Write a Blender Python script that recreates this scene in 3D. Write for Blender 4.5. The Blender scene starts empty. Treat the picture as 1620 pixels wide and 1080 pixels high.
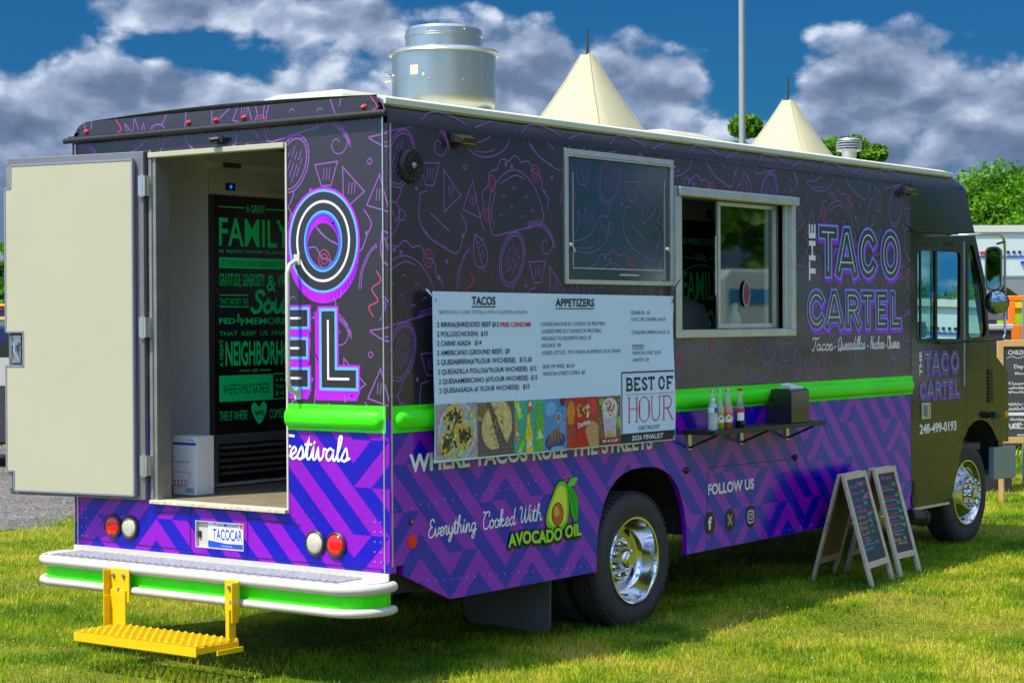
import bpy, bmesh, math, random
import numpy as np
from mathutils import Vector, Matrix
from mathutils.geometry import tessellate_polygon
PI = math.pi
R_ = math.radians
random.seed(7)
scn = bpy.context.scene
COL = scn.collection

# ------------------------------------------------------------------ camera
CAM = Vector((-7.5852, -6.4245, 1.8347))
FPX, YAW, PITCH, ROLL = 3146.27, R_(36.724), R_(-0.6422), R_(-0.2732)
cam_d = bpy.data.cameras.new('camera')
cam = bpy.data.objects.new('camera', cam_d)
COL.objects.link(cam)
scn.camera = cam
cam_d.sensor_width = 36.0
cam_d.lens = FPX / 1620.0 * 36.0
cam_d.clip_start = 0.1
cam_d.clip_end = 3000.0
F0 = Vector((math.cos(YAW), math.sin(YAW), 0)); R0 = Vector((math.sin(YAW), -math.cos(YAW), 0)); U0 = Vector((0, 0, 1))
F1 = F0 * math.cos(PITCH) + U0 * math.sin(PITCH); U1 = U0 * math.cos(PITCH) - F0 * math.sin(PITCH)
R2 = R0 * math.cos(ROLL) + U1 * math.sin(ROLL); U2 = U1 * math.cos(ROLL) - R0 * math.sin(ROLL)
cam.matrix_world = Matrix(((R2.x, U2.x, -F1.x, CAM.x), (R2.y, U2.y, -F1.y, CAM.y), (R2.z, U2.z, -F1.z, CAM.z), (0, 0, 0, 1)))

# ------------------------------------------------------------------ view, sun
scn.view_settings.view_transform = 'Standard'
scn.view_settings.look = 'None'
scn.view_settings.exposure = 0.72
scn.view_settings.gamma = 1.0
scn.view_settings.use_curve_mapping = False
SUNV = Vector((-0.553, 0.177, 1.0)).normalized()
sun_d = bpy.data.lights.new('sun', 'SUN')
sun_d.energy = 4.3
sun_d.angle = R_(0.53)
sun_d.color = (1.0, 0.90, 0.66)
sun = bpy.data.objects.new('sun', sun_d)
COL.objects.link(sun)
sun.rotation_euler = (-SUNV).to_track_quat('-Z', 'Y').to_euler()
sun.location = (0, 0, 30)

# ------------------------------------------------------------------ world: Nishita sky + clouds by direction
world = bpy.data.worlds.new('World')
scn.world = world
world.use_nodes = True
nt = world.node_tree
nt.nodes.clear()
L = nt.links.new
def N(t, **k):
    n = nt.nodes.new(t)
    for a, b in k.items(): setattr(n, a, b)
    return n
def M(op, a, b=None, c=None, clamp=False):
    n = N('ShaderNodeMath', operation=op); n.use_clamp = clamp
    for i, v in enumerate((a, b, c)):
        if v is None: continue
        if isinstance(v, (int, float)): n.inputs[i].default_value = v
        else: L(v, n.inputs[i])
    return n.outputs[0]
def VM(op, a, b):
    n = N('ShaderNodeVectorMath', operation=op)
    for i, v in enumerate((a, b)):
        if isinstance(v, tuple): n.inputs[i].default_value = v
        else: L(v, n.inputs[i])
    return n.outputs[0]
def MIXC(f, a, b, bt='MIX'):
    n = N('ShaderNodeMix', data_type='RGBA', blend_type=bt)
    for i, v in ((0, f), (6, a), (7, b)):
        if isinstance(v, (int, float)): n.inputs[i].default_value = v
        elif isinstance(v, tuple): n.inputs[i].default_value = v
        else: L(v, n.inputs[i])
    return n.outputs[2]
SKYS = 0.15
out = N('ShaderNodeOutputWorld'); bg = N('ShaderNodeBackground'); bg.inputs['Strength'].default_value = SKYS
L(bg.outputs[0], out.inputs[0])
sky = N('ShaderNodeTexSky', sky_type='NISHITA')
sky.sun_disc = False
sky.sun_elevation = math.asin(SUNV.z)
sky.sun_rotation = math.atan2(SUNV.x, SUNV.y)
sky.air_density = 1.2; sky.dust_density = 0.2; sky.ozone_density = 4.0
tc = N('ShaderNodeTexCoord')
dirv = VM('NORMALIZE', tc.outputs['Generated'], (0, 0, 0))
sep = N('ShaderNodeSeparateXYZ'); L(dirv, sep.inputs[0])
DX, DY, DZ = sep.outputs
el = M('MULTIPLY', M('ARCSINE', DZ), 57.2958)
az = M('MULTIPLY', M('ARCTAN2', DY, DX), 57.2958)
def fbm(vec, scale, detail, rough, dist=0.0):
    n = N('ShaderNodeTexNoise'); n.inputs['Scale'].default_value = scale; n.inputs['Detail'].default_value = detail
    n.inputs['Roughness'].default_value = rough; n.inputs['Distortion'].default_value = dist
    L(vec, n.inputs['Vector']); return n.outputs['Fac']
stretch = VM('MULTIPLY', dirv, (1.0, 1.0, 1.5))
def puff(vec, scale):
    n = N('ShaderNodeTexVoronoi', feature='F1'); n.inputs['Scale'].default_value = scale; n.inputs['Detail'].default_value = 1.0; n.inputs['Roughness'].default_value = .5
    L(vec, n.inputs['Vector']); return n.outputs['Distance']
def dfield(vec):
    wv = VM('ADD', vec, VM('MULTIPLY', fbmc(vec, 14.0, 3.0, .55), (.06, .06, .06)))
    return M('SUBTRACT', fbm(vec, 11.0, 9.0, 0.58), M('MULTIPLY', M('SUBTRACT', puff(wv, 26.0), .50), .30))
def fbmc(vec, scale, detail, rough):
    n = N('ShaderNodeTexNoise'); n.inputs['Scale'].default_value = scale; n.inputs['Detail'].default_value = detail; n.inputs['Roughness'].default_value = rough; L(vec, n.inputs['Vector']); return n.outputs['Color']
n1 = dfield(stretch)
n2 = dfield(VM('ADD', stretch, (-0.004, 0.002, 0.011)))
nfine = fbm(stretch, 60.0, 6.0, 0.6, 0.6)
nbig = fbm(stretch, 4.0, 4.0, 0.55)
BL = [  # azimuth, elevation, half widths in degrees, weight: the cloud banks that stand over the field
    (49.3, 5.8, 2.8, 1.5, .95), (51.5, 3.6, 4.0, 2.6, .95), (46.0, 6.1, 2.0, 1.3, .55), (44.6, 8.9, 2.8, .8, 1.0), (41.0, 8.5, 2.4, .7, .9), (47.0, 8.7, 1.6, .5, .5),
    (42.8, 6.3, 2.3, 1.5, .8), (45.0, 4.2, 4.4, 1.8, .85), (40.4, 7.2, 1.2, .9, .45), (39.6, 5.6, 2.6, 1.3, .5),
    (36.3, 7.0, 1.9, 1.0, .8), (33.0, 6.5, 1.9, 1.0, .9), (31.9, 6.8, .9, .9, .5), (34.5, 5.2, 3.4, 1.1, .8), (30.5, 5.3, 1.4, .45, .35),
    (27.0, 6.4, 1.6, 1.1, .85), (25.4, 7.5, 1.2, .9, .75), (24.3, 6.6, 1.2, .9, .5), (24.6, 4.9, 4.2, 1.5, 1.0), (21.0, 5.4, 3.0, 1.4, .8), (26.5, 4.2, 3.4, .8, .6)]
NEG = [(29.6, 7.4, 1.5, 1.2, .9), (29.4, 9.0, 4.0, .7, .8), (22.4, 8.6, 2.2, 1.0, .9), (50.8, 8.8, 2.2, 1.0, .8), (46.6, 7.6, 1.6, .45, .75), (38.8, 8.6, 1.0, .6, .6), (25.0, 2.9, 2.4, .35, .7), (34.5, 9.0, 2.6, .7, .7), (41.4, 6.9, .7, .5, .4)]
def blob(a, e, ra, re, w):
    u = M('DIVIDE', M('SUBTRACT', az, a), ra); v = M('DIVIDE', M('SUBTRACT', el, e), re)
    q = M('ADD', M('MULTIPLY', u, u), M('MULTIPLY', v, v))
    return M('MULTIPLY', M('EXPONENT', M('MULTIPLY', q, -1.0)), w)
tot = None
for b_ in BL:
    t = blob(*b_); tot = t if tot is None else M('ADD', tot, t)
tot = M('MINIMUM', tot, 1.05)
for b_ in NEG: tot = M('SUBTRACT', tot, blob(*b_))
# away from these banks the same kind of cumulus goes on, set by large noise
daz = M('ABSOLUTE', M('SUBTRACT', az, 36.7))
mr = N('ShaderNodeMapRange', interpolation_type='SMOOTHSTEP'); L(daz, mr.inputs[0]); mr.inputs[1].default_value = 15; mr.inputs[2].default_value = 24
mr2 = N('ShaderNodeMapRange', interpolation_type='SMOOTHSTEP'); L(el, mr2.inputs[0]); mr2.inputs[1].default_value = 9.5; mr2.inputs[2].default_value = 16
away = M('MAXIMUM', mr.outputs[0], mr2.outputs[0])
gen = M('MULTIPLY', M('SUBTRACT', nbig, 0.40), 4.5)
base = M('ADD', M('MULTIPLY', tot, M('SUBTRACT', 1.0, away)), M('MULTIPLY', gen, away))
dens = M('ADD', base, M('MULTIPLY', M('SUBTRACT', n1, 0.5), 2.9))
dens = M('ADD', dens, M('MULTIPLY', M('SUBTRACT', nfine, 0.5), 0.5))
mm = N('ShaderNodeMapRange', interpolation_type='SMOOTHSTEP'); L(dens, mm.inputs[0]); mm.inputs[1].default_value = -0.06; mm.inputs[2].default_value = 0.42
mask = mm.outputs[0]
lit = M('ADD', M('MULTIPLY', M('SUBTRACT', n1, n2), 2.3), 0.47)
lit = M('ADD', lit, M('MULTIPLY', M('SUBTRACT', nfine, 0.5), 0.22))
edge = N('ShaderNodeMapRange'); L(dens, edge.inputs[0]); edge.inputs[1].default_value = 0.35; edge.inputs[2].default_value = 1.7; edge.inputs[3].default_value = 0.26; edge.inputs[4].default_value = -0.22
lowd = N('ShaderNodeMapRange', interpolation_type='SMOOTHSTEP'); L(el, lowd.inputs[0]); lowd.inputs[1].default_value = 1.0; lowd.inputs[2].default_value = 6.5; lowd.inputs[3].default_value = -0.30; lowd.inputs[4].default_value = 0.02
lit = M('ADD', lit, lowd.outputs[0])
lit = M('ADD', lit, edge.outputs[0], clamp=True)
cr = N('ShaderNodeValToRGB'); L(lit, cr.inputs[0])
e0, e1 = cr.color_ramp.elements
def cl(c): return (c[0] / SKYS, c[1] / SKYS, c[2] / SKYS, 1)
e0.position = 0.0; e0.color = (0.045, 0.075, 0.13, 1)
e1.position = 1.0; e1.color = (0.43, 0.48, 0.57, 1)
e = cr.color_ramp.elements.new(0.45); e.color = (0.10, 0.145, 0.235, 1)
e = cr.color_ramp.elements.new(0.75); e.color = (0.215, 0.27, 0.38, 1)
# sky out of view brightens towards the sun, gain added to lift shaded sides
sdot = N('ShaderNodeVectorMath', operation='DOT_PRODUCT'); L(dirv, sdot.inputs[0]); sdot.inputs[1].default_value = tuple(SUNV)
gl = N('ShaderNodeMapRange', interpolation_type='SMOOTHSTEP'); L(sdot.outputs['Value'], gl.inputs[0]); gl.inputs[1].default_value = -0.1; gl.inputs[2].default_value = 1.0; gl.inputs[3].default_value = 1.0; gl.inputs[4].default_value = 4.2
cc = MIXC(1.0, cr.outputs[0], cl((1, 1, 1)), 'MULTIPLY')
skyc = MIXC(1.0, sky.outputs[0], (0.024, 0.122, 0.235, 1), 'MULTIPLY')
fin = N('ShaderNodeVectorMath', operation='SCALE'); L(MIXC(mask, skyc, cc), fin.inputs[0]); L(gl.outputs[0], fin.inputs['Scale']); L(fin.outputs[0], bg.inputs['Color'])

# ------------------------------------------------------------------ materials
MATS = {}
def mat(name, col, rough=0.5, metal=0.0, spec=0.5, coat=0.0, var=0.0, vscale=3.0, bump=0.0, bscale=40.0, trans=0.0, emit=None, dirt=None, alpha=1.0, ior=1.45, rvar=0.0):
    if name in MATS: return MATS[name]
    m = bpy.data.materials.new(name); m.use_nodes = True
    t = m.node_tree; p = t.nodes['Principled BSDF']
    p.inputs['Base Color'].default_value = (*col, 1)
    p.inputs['Roughness'].default_value = rough
    p.inputs['Metallic'].default_value = metal
    p.inputs['Specular IOR Level'].default_value = spec
    p.inputs['Coat Weight'].default_value = coat
    p.inputs['Coat Roughness'].default_value = 0.08
    p.inputs['Transmission Weight'].default_value = trans
    p.inputs['Alpha'].default_value = alpha
    p.inputs['IOR'].default_value = ior
    if emit: p.inputs['Emission Color'].default_value = (*emit[0], 1); p.inputs['Emission Strength'].default_value = emit[1]
    tcn = None
    def tcoord():
        nonlocal tcn
        if tcn is None: tcn = t.nodes.new('ShaderNodeTexCoord')
        return tcn.outputs['Object']
    if var > 0 or dirt:
        n = t.nodes.new('ShaderNodeTexNoise'); n.inputs['Scale'].default_value = vscale; n.inputs['Detail'].default_value = 6; n.inputs['Roughness'].default_value = 0.65
        t.links.new(tcoord(), n.inputs['Vector'])
        r = t.nodes.new('ShaderNodeValToRGB'); t.links.new(n.outputs['Fac'], r.inputs[0])
        a, b = r.color_ramp.elements; a.position = 0.3; b.position = 0.72
        d = dirt if dirt else tuple(c * (1 - var) for c in col)
        a.color = (*d, 1); b.color = (*(min(1, c * (1 + (0 if dirt else var * .6))) for c in col), 1)
        t.links.new(r.outputs[0], p.inputs['Base Color'])
    if rvar > 0:
        n = t.nodes.new('ShaderNodeTexNoise'); n.inputs['Scale'].default_value = 2.3; n.inputs['Detail'].default_value = 7
        t.links.new(tcoord(), n.inputs['Vector'])
        r = t.nodes.new('ShaderNodeMapRange'); t.links.new(n.outputs['Fac'], r.inputs[0])
        r.inputs[1].default_value = .3; r.inputs[2].default_value = .7; r.inputs[3].default_value = max(0.02, rough - rvar); r.inputs[4].default_value = rough + rvar
        t.links.new(r.outputs[0], p.inputs['Roughness'])
    if bump > 0:
        n = t.nodes.new('ShaderNodeTexNoise'); n.inputs['Scale'].default_value = bscale; n.inputs['Detail'].default_value = 4
        t.links.new(tcoord(), n.inputs['Vector'])
        bn = t.nodes.new('ShaderNodeBump'); bn.inputs['Strength'].default_value = bump; bn.inputs['Distance'].default_value = 0.02
        t.links.new(n.outputs['Fac'], bn.inputs['Height']); t.links.new(bn.outputs[0], p.inputs['Normal'])
        if coat: t.links.new(bn.outputs[0], p.inputs['Coat Normal'])
    MATS[name] = m
    return m
VB = dict(rough=0.26, spec=0.55, coat=0.25, rvar=0.07)
wrap_dark = mat('wrap_dark', (0.027, 0.022, 0.027), var=0.12, bump=0.10, bscale=2.2, **VB)
wrap_purple = mat('wrap_purple', (0.235, 0.001, 0.50), var=.10, bump=0.07, bscale=3.0, **VB)
wrap_blue = mat('wrap_blue', (0.004, 0.001, 0.42), var=.10, bump=0.07, bscale=3.0, **VB)
ink_purple = mat('ink_purple', (0.25, 0.085, 0.41), rough=0.35)
ink_pink = mat('ink_pink', (0.48, 0.04, 0.16), rough=0.35)
green_belt = mat('green_paint', (0.05, 0.88, 0.002), rough=0.42, coat=0.12, var=0.12)
rivet_lilac = mat('rivet_wrap', (.42, .22, .75), rough=.25, coat=.5)
white_vinyl = mat('white_vinyl', (0.80, 0.80, 0.82), rough=0.35)
black_vinyl = mat('black_vinyl', (0.012, 0.012, 0.014), rough=0.35)
neon_shadow = mat('neon_shadow', (0.28, 0.01, 0.72), rough=0.3)
neon_mag = mat('neon_magenta', (0.42, 0.01, 0.95), rough=0.3)
neon_cyan = mat('neon_cyan', (0.10, 0.42, 0.95), rough=0.3)
neon_blue = mat('neon_blue', (0.05, 0.12, 0.95), rough=0.3)
neon_lilac = mat('neon_lilac', (0.66, 0.72, 0.95), rough=0.3)
white_paint = mat('white_paint', (0.52, 0.51, 0.47), rough=0.4, var=0.06, vscale=6, rvar=.1)
roof_paint = mat('roof_paint', (0.58, 0.60, 0.50), rough=0.45, var=0.08)
cream_panel = mat('cream_panel', (0.44, 0.43, 0.32), rough=0.38, var=0.05, vscale=1.6, bump=.02, bscale=120)
alu = mat('brushed_aluminium', (0.62, 0.62, 0.60), rough=0.34, metal=0.85, var=0.12, vscale=9)
alu_dull = mat('dull_aluminium', (0.33, 0.33, 0.32), rough=0.5, metal=0.7, var=0.2, vscale=8)
steel = mat('stainless', (0.56, 0.57, 0.58), rough=0.28, metal=0.95, var=0.08, vscale=4)
chrome = mat('chrome', (0.66, 0.66, 0.66), rough=0.11, metal=1.0)
fan_metal = mat('spun_aluminium', (0.56, 0.56, 0.50), rough=0.31, metal=1.0, var=0.06, vscale=5)
rubber = mat('tyre_rubber', (0.030, 0.030, 0.032), rough=0.75, var=0.3, vscale=14, bump=.25, bscale=60, dirt=(0.055, 0.05, 0.045))
black_plastic = mat('black_plastic', (0.018, 0.018, 0.020), rough=0.4)
dark_steel = mat('dark_steel', (0.035, 0.032, 0.030), rough=0.7, var=0.4, vscale=10)
under_black = mat('underbody', (0.02, 0.019, 0.018), rough=0.9)
yellow_paint = mat('yellow_paint', (0.80, 0.50, 0.004), rough=0.38, var=0.1, vscale=20)
red_lens = mat('red_lens', (0.80, 0.006, 0.006), rough=0.15, coat=0.6)
clear_lens = mat('clear_lens', (0.55, 0.53, 0.42), rough=0.18, coat=0.6, bump=.5, bscale=160)
amber_lens = mat('amber_lens', (0.9, 0.25, 0.01), rough=0.2, coat=.5)
lamp_yellow = mat('lamp_yellow', (0.75, 0.68, 0.05), rough=0.3)
red_sticker = mat('red_reflector', (0.9, 0.012, 0.006), rough=0.35)
glass = mat('window_glass', (0.75, 0.86, 0.84), rough=0.02, trans=1.0, ior=1.45)
cab_glass = mat('tinted_cab_glass', (0.40, 0.72, 0.70), rough=0.02, trans=1.0, ior=1.35)
hatch_film = mat('dark_hatch_film', (0.022, 0.022, 0.030), rough=0.09, spec=0.6, coat=0.9, bump=.05, bscale=1.6)
floor_mat = mat('floor_board', (0.17, 0.145, 0.10), rough=0.8, var=0.3, vscale=7)
in_panel = mat('interior_panel', (0.62, 0.64, 0.66), rough=0.4, var=.06)
in_dark = mat('interior_dark', (0.05, 0.05, 0.05), rough=0.6)
fridge_black = mat('fridge_black', (0.008, 0.008, 0.008), rough=0.25)
fridge_green = mat('fridge_green', (0.0, 0.85, 0.24), rough=0.5)
banner_white = mat('banner_white', (0.60, 0.76, 0.97), rough=0.5, var=0.03, vscale=5)
ink_black = mat('ink_black', (0.015, 0.015, 0.03), rough=0.5)
ink_grey = mat('ink_grey', (0.16, 0.17, 0.22), rough=0.5)
ink_red = mat('ink_red', (0.62, 0.01, 0.03), rough=0.5)
def flat(name, c, **k): return mat(name, c, rough=k.pop('rough', 0.5), **k)

# ------------------------------------------------------------------ mesh helpers
WPOS = {}
def empty(name, loc, label=None, cat=None, group=None, parent=None):
    o = bpy.data.objects.new(name, None); COL.objects.link(o)
    o.empty_display_size = 0.2
    loc = Vector(loc)
    if parent: o.parent = parent; o.location = loc - WPOS[parent.name]
    else: o.location = loc
    WPOS[o.name] = loc
    if label: o['label'] = label
    if cat: o['category'] = cat
    if group: o['group'] = group
    return o
class MB:
    def __init__(s): s.v = []; s.f = []; s.m = []; s.mats = []; s.cur = 0
    def mat(s, m):
        if m not in s.mats: s.mats.append(m)
        s.cur = s.mats.index(m); return s
    def add(s, vs, fs):
        b = len(s.v); s.v += [tuple(v) for v in vs]
        for f in fs: s.f.append(tuple(i + b for i in f)); s.m.append(s.cur)
        return s
    def box(s, x0, x1, y0, y1, z0, z1):
        v = [(x, y, z) for x in (x0, x1) for y in (y0, y1) for z in (z0, z1)]
        return s.add(v, [(0, 1, 3, 2), (4, 6, 7, 5), (0, 4, 5, 1), (2, 3, 7, 6), (0, 2, 6, 4), (1, 5, 7, 3)])
    def obox(s, fr, u0, u1, v0, v1, h0, h1):
        v = [fr.pt(u, w, h) for u in (u0, u1) for w in (v0, v1) for h in (h0, h1)]
        return s.add(v, [(0, 1, 3, 2), (4, 6, 7, 5), (0, 4, 5, 1), (2, 3, 7, 6), (0, 2, 6, 4), (1, 5, 7, 3)])
    def bar(s, a, b, w, h=None, upv=(0, 0, 1)):
        a = Vector(a); b = Vector(b); h = h or w; d = (b - a).normalized(); u = Vector(upv)
        if abs(d.dot(u)) > 0.98: u = Vector((1, 0, 0))
        x = d.cross(u).normalized() * w / 2; y = x.cross(d).normalized() * h / 2
        v = [p + sx * x + sy * y for p in (a, b) for sx, sy in ((-1, -1), (1, -1), (1, 1), (-1, 1))]
        return s.add(v, [(0, 1, 2, 3), (7, 6, 5, 4), (0, 4, 5, 1), (1, 5, 6, 2), (2, 6, 7, 3), (3, 7, 4, 0)])
    def tube(s, pts, r, n=10, cap=True, r2=None):
        pts = [Vector(p) for p in pts]; rings = []; k = len(pts)
        prev = None
        for i, p in enumerate(pts):
            d = (pts[min(i + 1, k - 1)] - pts[max(i - 1, 0)]).normalized()
            if prev is None:
                u = Vector((0, 0, 1)) if abs(d.z) < .9 else Vector((1, 0, 0)); x = d.cross(u).normalized()
            else: x = (prev - d * prev.dot(d)).normalized()
            prev = x; y = d.cross(x)
            rr = r if r2 is None else r + (r2 - r) * i / (k - 1)
            rings.append([p + (x * math.cos(2 * PI * j / n) + y * math.sin(2 * PI * j / n)) * rr for j in range(n)])
        v = [q for g in rings for q in g]; f = []
        for i in range(k - 1):
            for j in range(n): f.append((i * n + j, i * n + (j + 1) % n, (i + 1) * n + (j + 1) % n, (i + 1) * n + j))
        if cap: f += [tuple(range(n))[::-1], tuple(range((k - 1) * n, k * n))]
        return s.add(v, f)
    def lathe(s, o, ax, prof, n=32, cap0=True, cap1=True):   # prof: (radius, height along ax)
        o = Vector(o); d = Vector(ax).normalized(); u = Vector((0, 0, 1)) if abs(d.z) < .9 else Vector((1, 0, 0))
        x = d.cross(u).normalized(); y = d.cross(x); v = []; f = []
        for r, h in prof:
            for j in range(n): v.append(o + d * h + (x * math.cos(2 * PI * j / n) + y * math.sin(2 * PI * j / n)) * r)
        for i in range(len(prof) - 1):
            for j in range(n): f.append((i * n + j, i * n + (j + 1) % n, (i + 1) * n + (j + 1) % n, (i + 1) * n + j))
        if cap0: f.append(tuple(range(n))[::-1])
        if cap1: f.append(tuple(range((len(prof) - 1) * n, len(prof) * n)))
        return s.add(v, f)
    def plate(s, fr, outer, holes=(), h0=0.0, h1=-0.03, back=True):   # flat panel with holes; h0 = outer face
        loops = [outer] + list(holes); allp = [p for l in loops for p in l]
        tris = tessellate_polygon([[Vector((p[0], p[1], 0)) for p in l] for l in loops])
        b = len(allp)
        v = [fr.pt(p[0], p[1], h0) for p in allp] + ([fr.pt(p[0], p[1], h1) for p in allp] if back else [])
        f = [tuple(t) for t in tris]
        if back:
            f += [tuple(i + b for i in t[::-1]) for t in tris]; o = 0
            for l in loops:
                k = len(l)
                for i in range(k): f.append((o + i, o + (i + 1) % k, b + o + (i + 1) % k, b + o + i))
                o += k
        return s.add(v, f)
    def extr(s, prof, axis, a, b, cap=True):   # prof 2D loop extruded along x or y
        k = len(prof)
        if axis == 'x': v = [(a, p[0], p[1]) for p in prof] + [(b, p[0], p[1]) for p in prof]
        else: v = [(p[0], a, p[1]) for p in prof] + [(p[0], b, p[1]) for p in prof]
        f = [(i, (i + 1) % k, k + (i + 1) % k, k + i) for i in range(k)]
        if cap:
            tr = tessellate_polygon([[Vector((p[0], p[1], 0)) for p in prof]])
            f += [tuple(t) for t in tr] + [tuple(i + k for i in t[::-1]) for t in tr]
        return s.add(v, f)
    def dome(s, p, n, r, h=None, seg=6):
        p = Vector(p); n = Vector(n).normalized(); h = h or r * .6; u = Vector((0, 0, 1)) if abs(n.z) < .9 else Vector((1, 0, 0))
        x = n.cross(u).normalized(); y = n.cross(x)
        v = [p + (x * math.cos(2 * PI * j / seg) + y * math.sin(2 * PI * j / seg)) * r for j in range(seg)]
        v += [p + n * h * .8 + (x * math.cos(2 * PI * j / seg) + y * math.sin(2 * PI * j / seg)) * r * .55 for j in range(seg)] + [p + n * h]
        f = [(j, (j + 1) % seg, seg + (j + 1) % seg, seg + j) for j in range(seg)] + [(seg + j, seg + (j + 1) % seg, 2 * seg) for j in range(seg)]
        return s.add(v, f)
    def build(s, name, m=None, parent=None, smooth=None, bev=0.0, stuff=False, struct=False, label=None):
        me = bpy.data.meshes.new(name); o = bpy.data.objects.new(name, me); COL.objects.link(o)
        P = WPOS[parent.name] if parent is not None else Vector((0, 0, 0))
        base = Vector((0, 0, 0))
        me.from_pydata([(v[0] - P.x, v[1] - P.y, v[2] - P.z) for v in s.v], [], s.f)
        if m is not None: me.materials.append(m)
        else:
            for q in s.mats: me.materials.append(q)
            me.polygons.foreach_set('material_index', s.m)
        bm = bmesh.new(); bm.from_mesh(me); bmesh.ops.recalc_face_normals(bm, faces=bm.faces); bm.to_mesh(me); bm.free()
        if smooth is not None:
            me.polygons.foreach_set('use_smooth', [True] * len(me.polygons)); me.set_sharp_from_angle(angle=R_(smooth))
        me.update()
        if parent is not None: o.parent = parent
        WPOS[o.name] = P
        if bev:
            mo = o.modifiers.new('bevel', 'BEVEL'); mo.width = bev; mo.segments = 2; mo.limit_method = 'ANGLE'; mo.angle_limit = R_(40)
        if stuff: o['kind'] = 'stuff'
        if struct: o['kind'] = 'structure'
        if label: o['label'] = label
        return o
def tag(o, label, cat, group=None):
    o['label'] = label; o['category'] = cat
    if group: o['group'] = group
    return o
def copy_tree(root, loc, label=None, name=None):
    r = root.copy(); COL.objects.link(r); r.location = loc
    if label: r['label'] = label
    for ch in list(root.children):
        c = ch.copy(); COL.objects.link(c); c.parent = r
        for g in list(ch.children):
            d = g.copy(); COL.objects.link(d); d.parent = c
    return r

class Frame:
    def __init__(s, o, u, v, n, wave=None):
        s.o = Vector(o); s.u = Vector(u).normalized(); s.v = Vector(v).normalized(); s.n = Vector(n).normalized(); s.wave = wave
    def pt(s, u, v, h=0.0):
        if s.wave: h = h + s.wave(u, v)
        return s.o + s.u * u + s.v * v + s.n * h
SIDE = Frame((0, 0, 0), (1, 0, 0), (0, 0, 1), (0, -1, 0))
REAR = Frame((0, 0, 0), (0, -1, 0), (0, 0, 1), (-1, 0, 0))

def clip_convex(poly, cp):
    out = list(poly)
    k = len(cp)
    area = sum(cp[i][0] * cp[(i + 1) % k][1] - cp[(i + 1) % k][0] * cp[i][1] for i in range(k))
    sg = 1 if area > 0 else -1
    for i in range(k):
        a = cp[i]; b = cp[(i + 1) % k]; ex, ey = b[0] - a[0], b[1] - a[1]
        inp = out; out = []
        if not inp: break
        def d(p): return sg * (ex * (p[1] - a[1]) - ey * (p[0] - a[0]))
        for j in range(len(inp)):
            p = inp[j]; q = inp[(j + 1) % len(inp)]; dp = d(p); dq = d(q)
            if dp >= 0: out.append(p)
            if (dp > 0 and dq < 0) or (dp < 0 and dq > 0):
                t = dp / (dp - dq); out.append((p[0] + (q[0] - p[0]) * t, p[1] + (q[1] - p[1]) * t))
    return out if len(out) > 2 else []
def tess(outer, holes=()):
    loops = [outer] + list(holes); allp = [p for l in loops for p in l]
    return [[allp[i] for i in t] for t in tessellate_polygon([[Vector((p[0], p[1], 0)) for p in l] for l in loops])]
def rect(u0, u1, v0, v1): return [(u0, v0), (u1, v0), (u1, v1), (u0, v1)]
def ell(cu, cv, ru, rv, n=40, rot=0.0, a0=0.0, a1=2 * PI):
    full = abs(a1 - a0 - 2 * PI) < 1e-6; k = n if full else n + 1; o = []
    for i in range(k):
        a = a0 + (a1 - a0) * i / n; x = ru * math.cos(a); y = rv * math.sin(a)
        o.append((cu + x * math.cos(rot) - y * math.sin(rot), cv + x * math.sin(rot) + y * math.cos(rot)))
    return o
def smooth_pts(P, closed=False, k=5):
    n = len(P); o = []
    rng = range(n) if closed else range(n - 1)
    for i in rng:
        p0 = P[(i - 1) % n] if closed or i > 0 else P[0]; p1 = P[i]; p2 = P[(i + 1) % n]; p3 = P[(i + 2) % n] if closed or i + 2 < n else P[-1]
        for j in range(k):
            t = j / k; t2 = t * t; t3 = t2 * t
            o.append(tuple(.5 * (2 * p1[a] + (p2[a] - p0[a]) * t + (2 * p0[a] - 5 * p1[a] + 4 * p2[a] - p3[a]) * t2 + (3 * p1[a] - p0[a] - 3 * p2[a] + p3[a]) * t3) for a in (0, 1)))
    if not closed: o.append(tuple(P[-1]))
    return o
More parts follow.
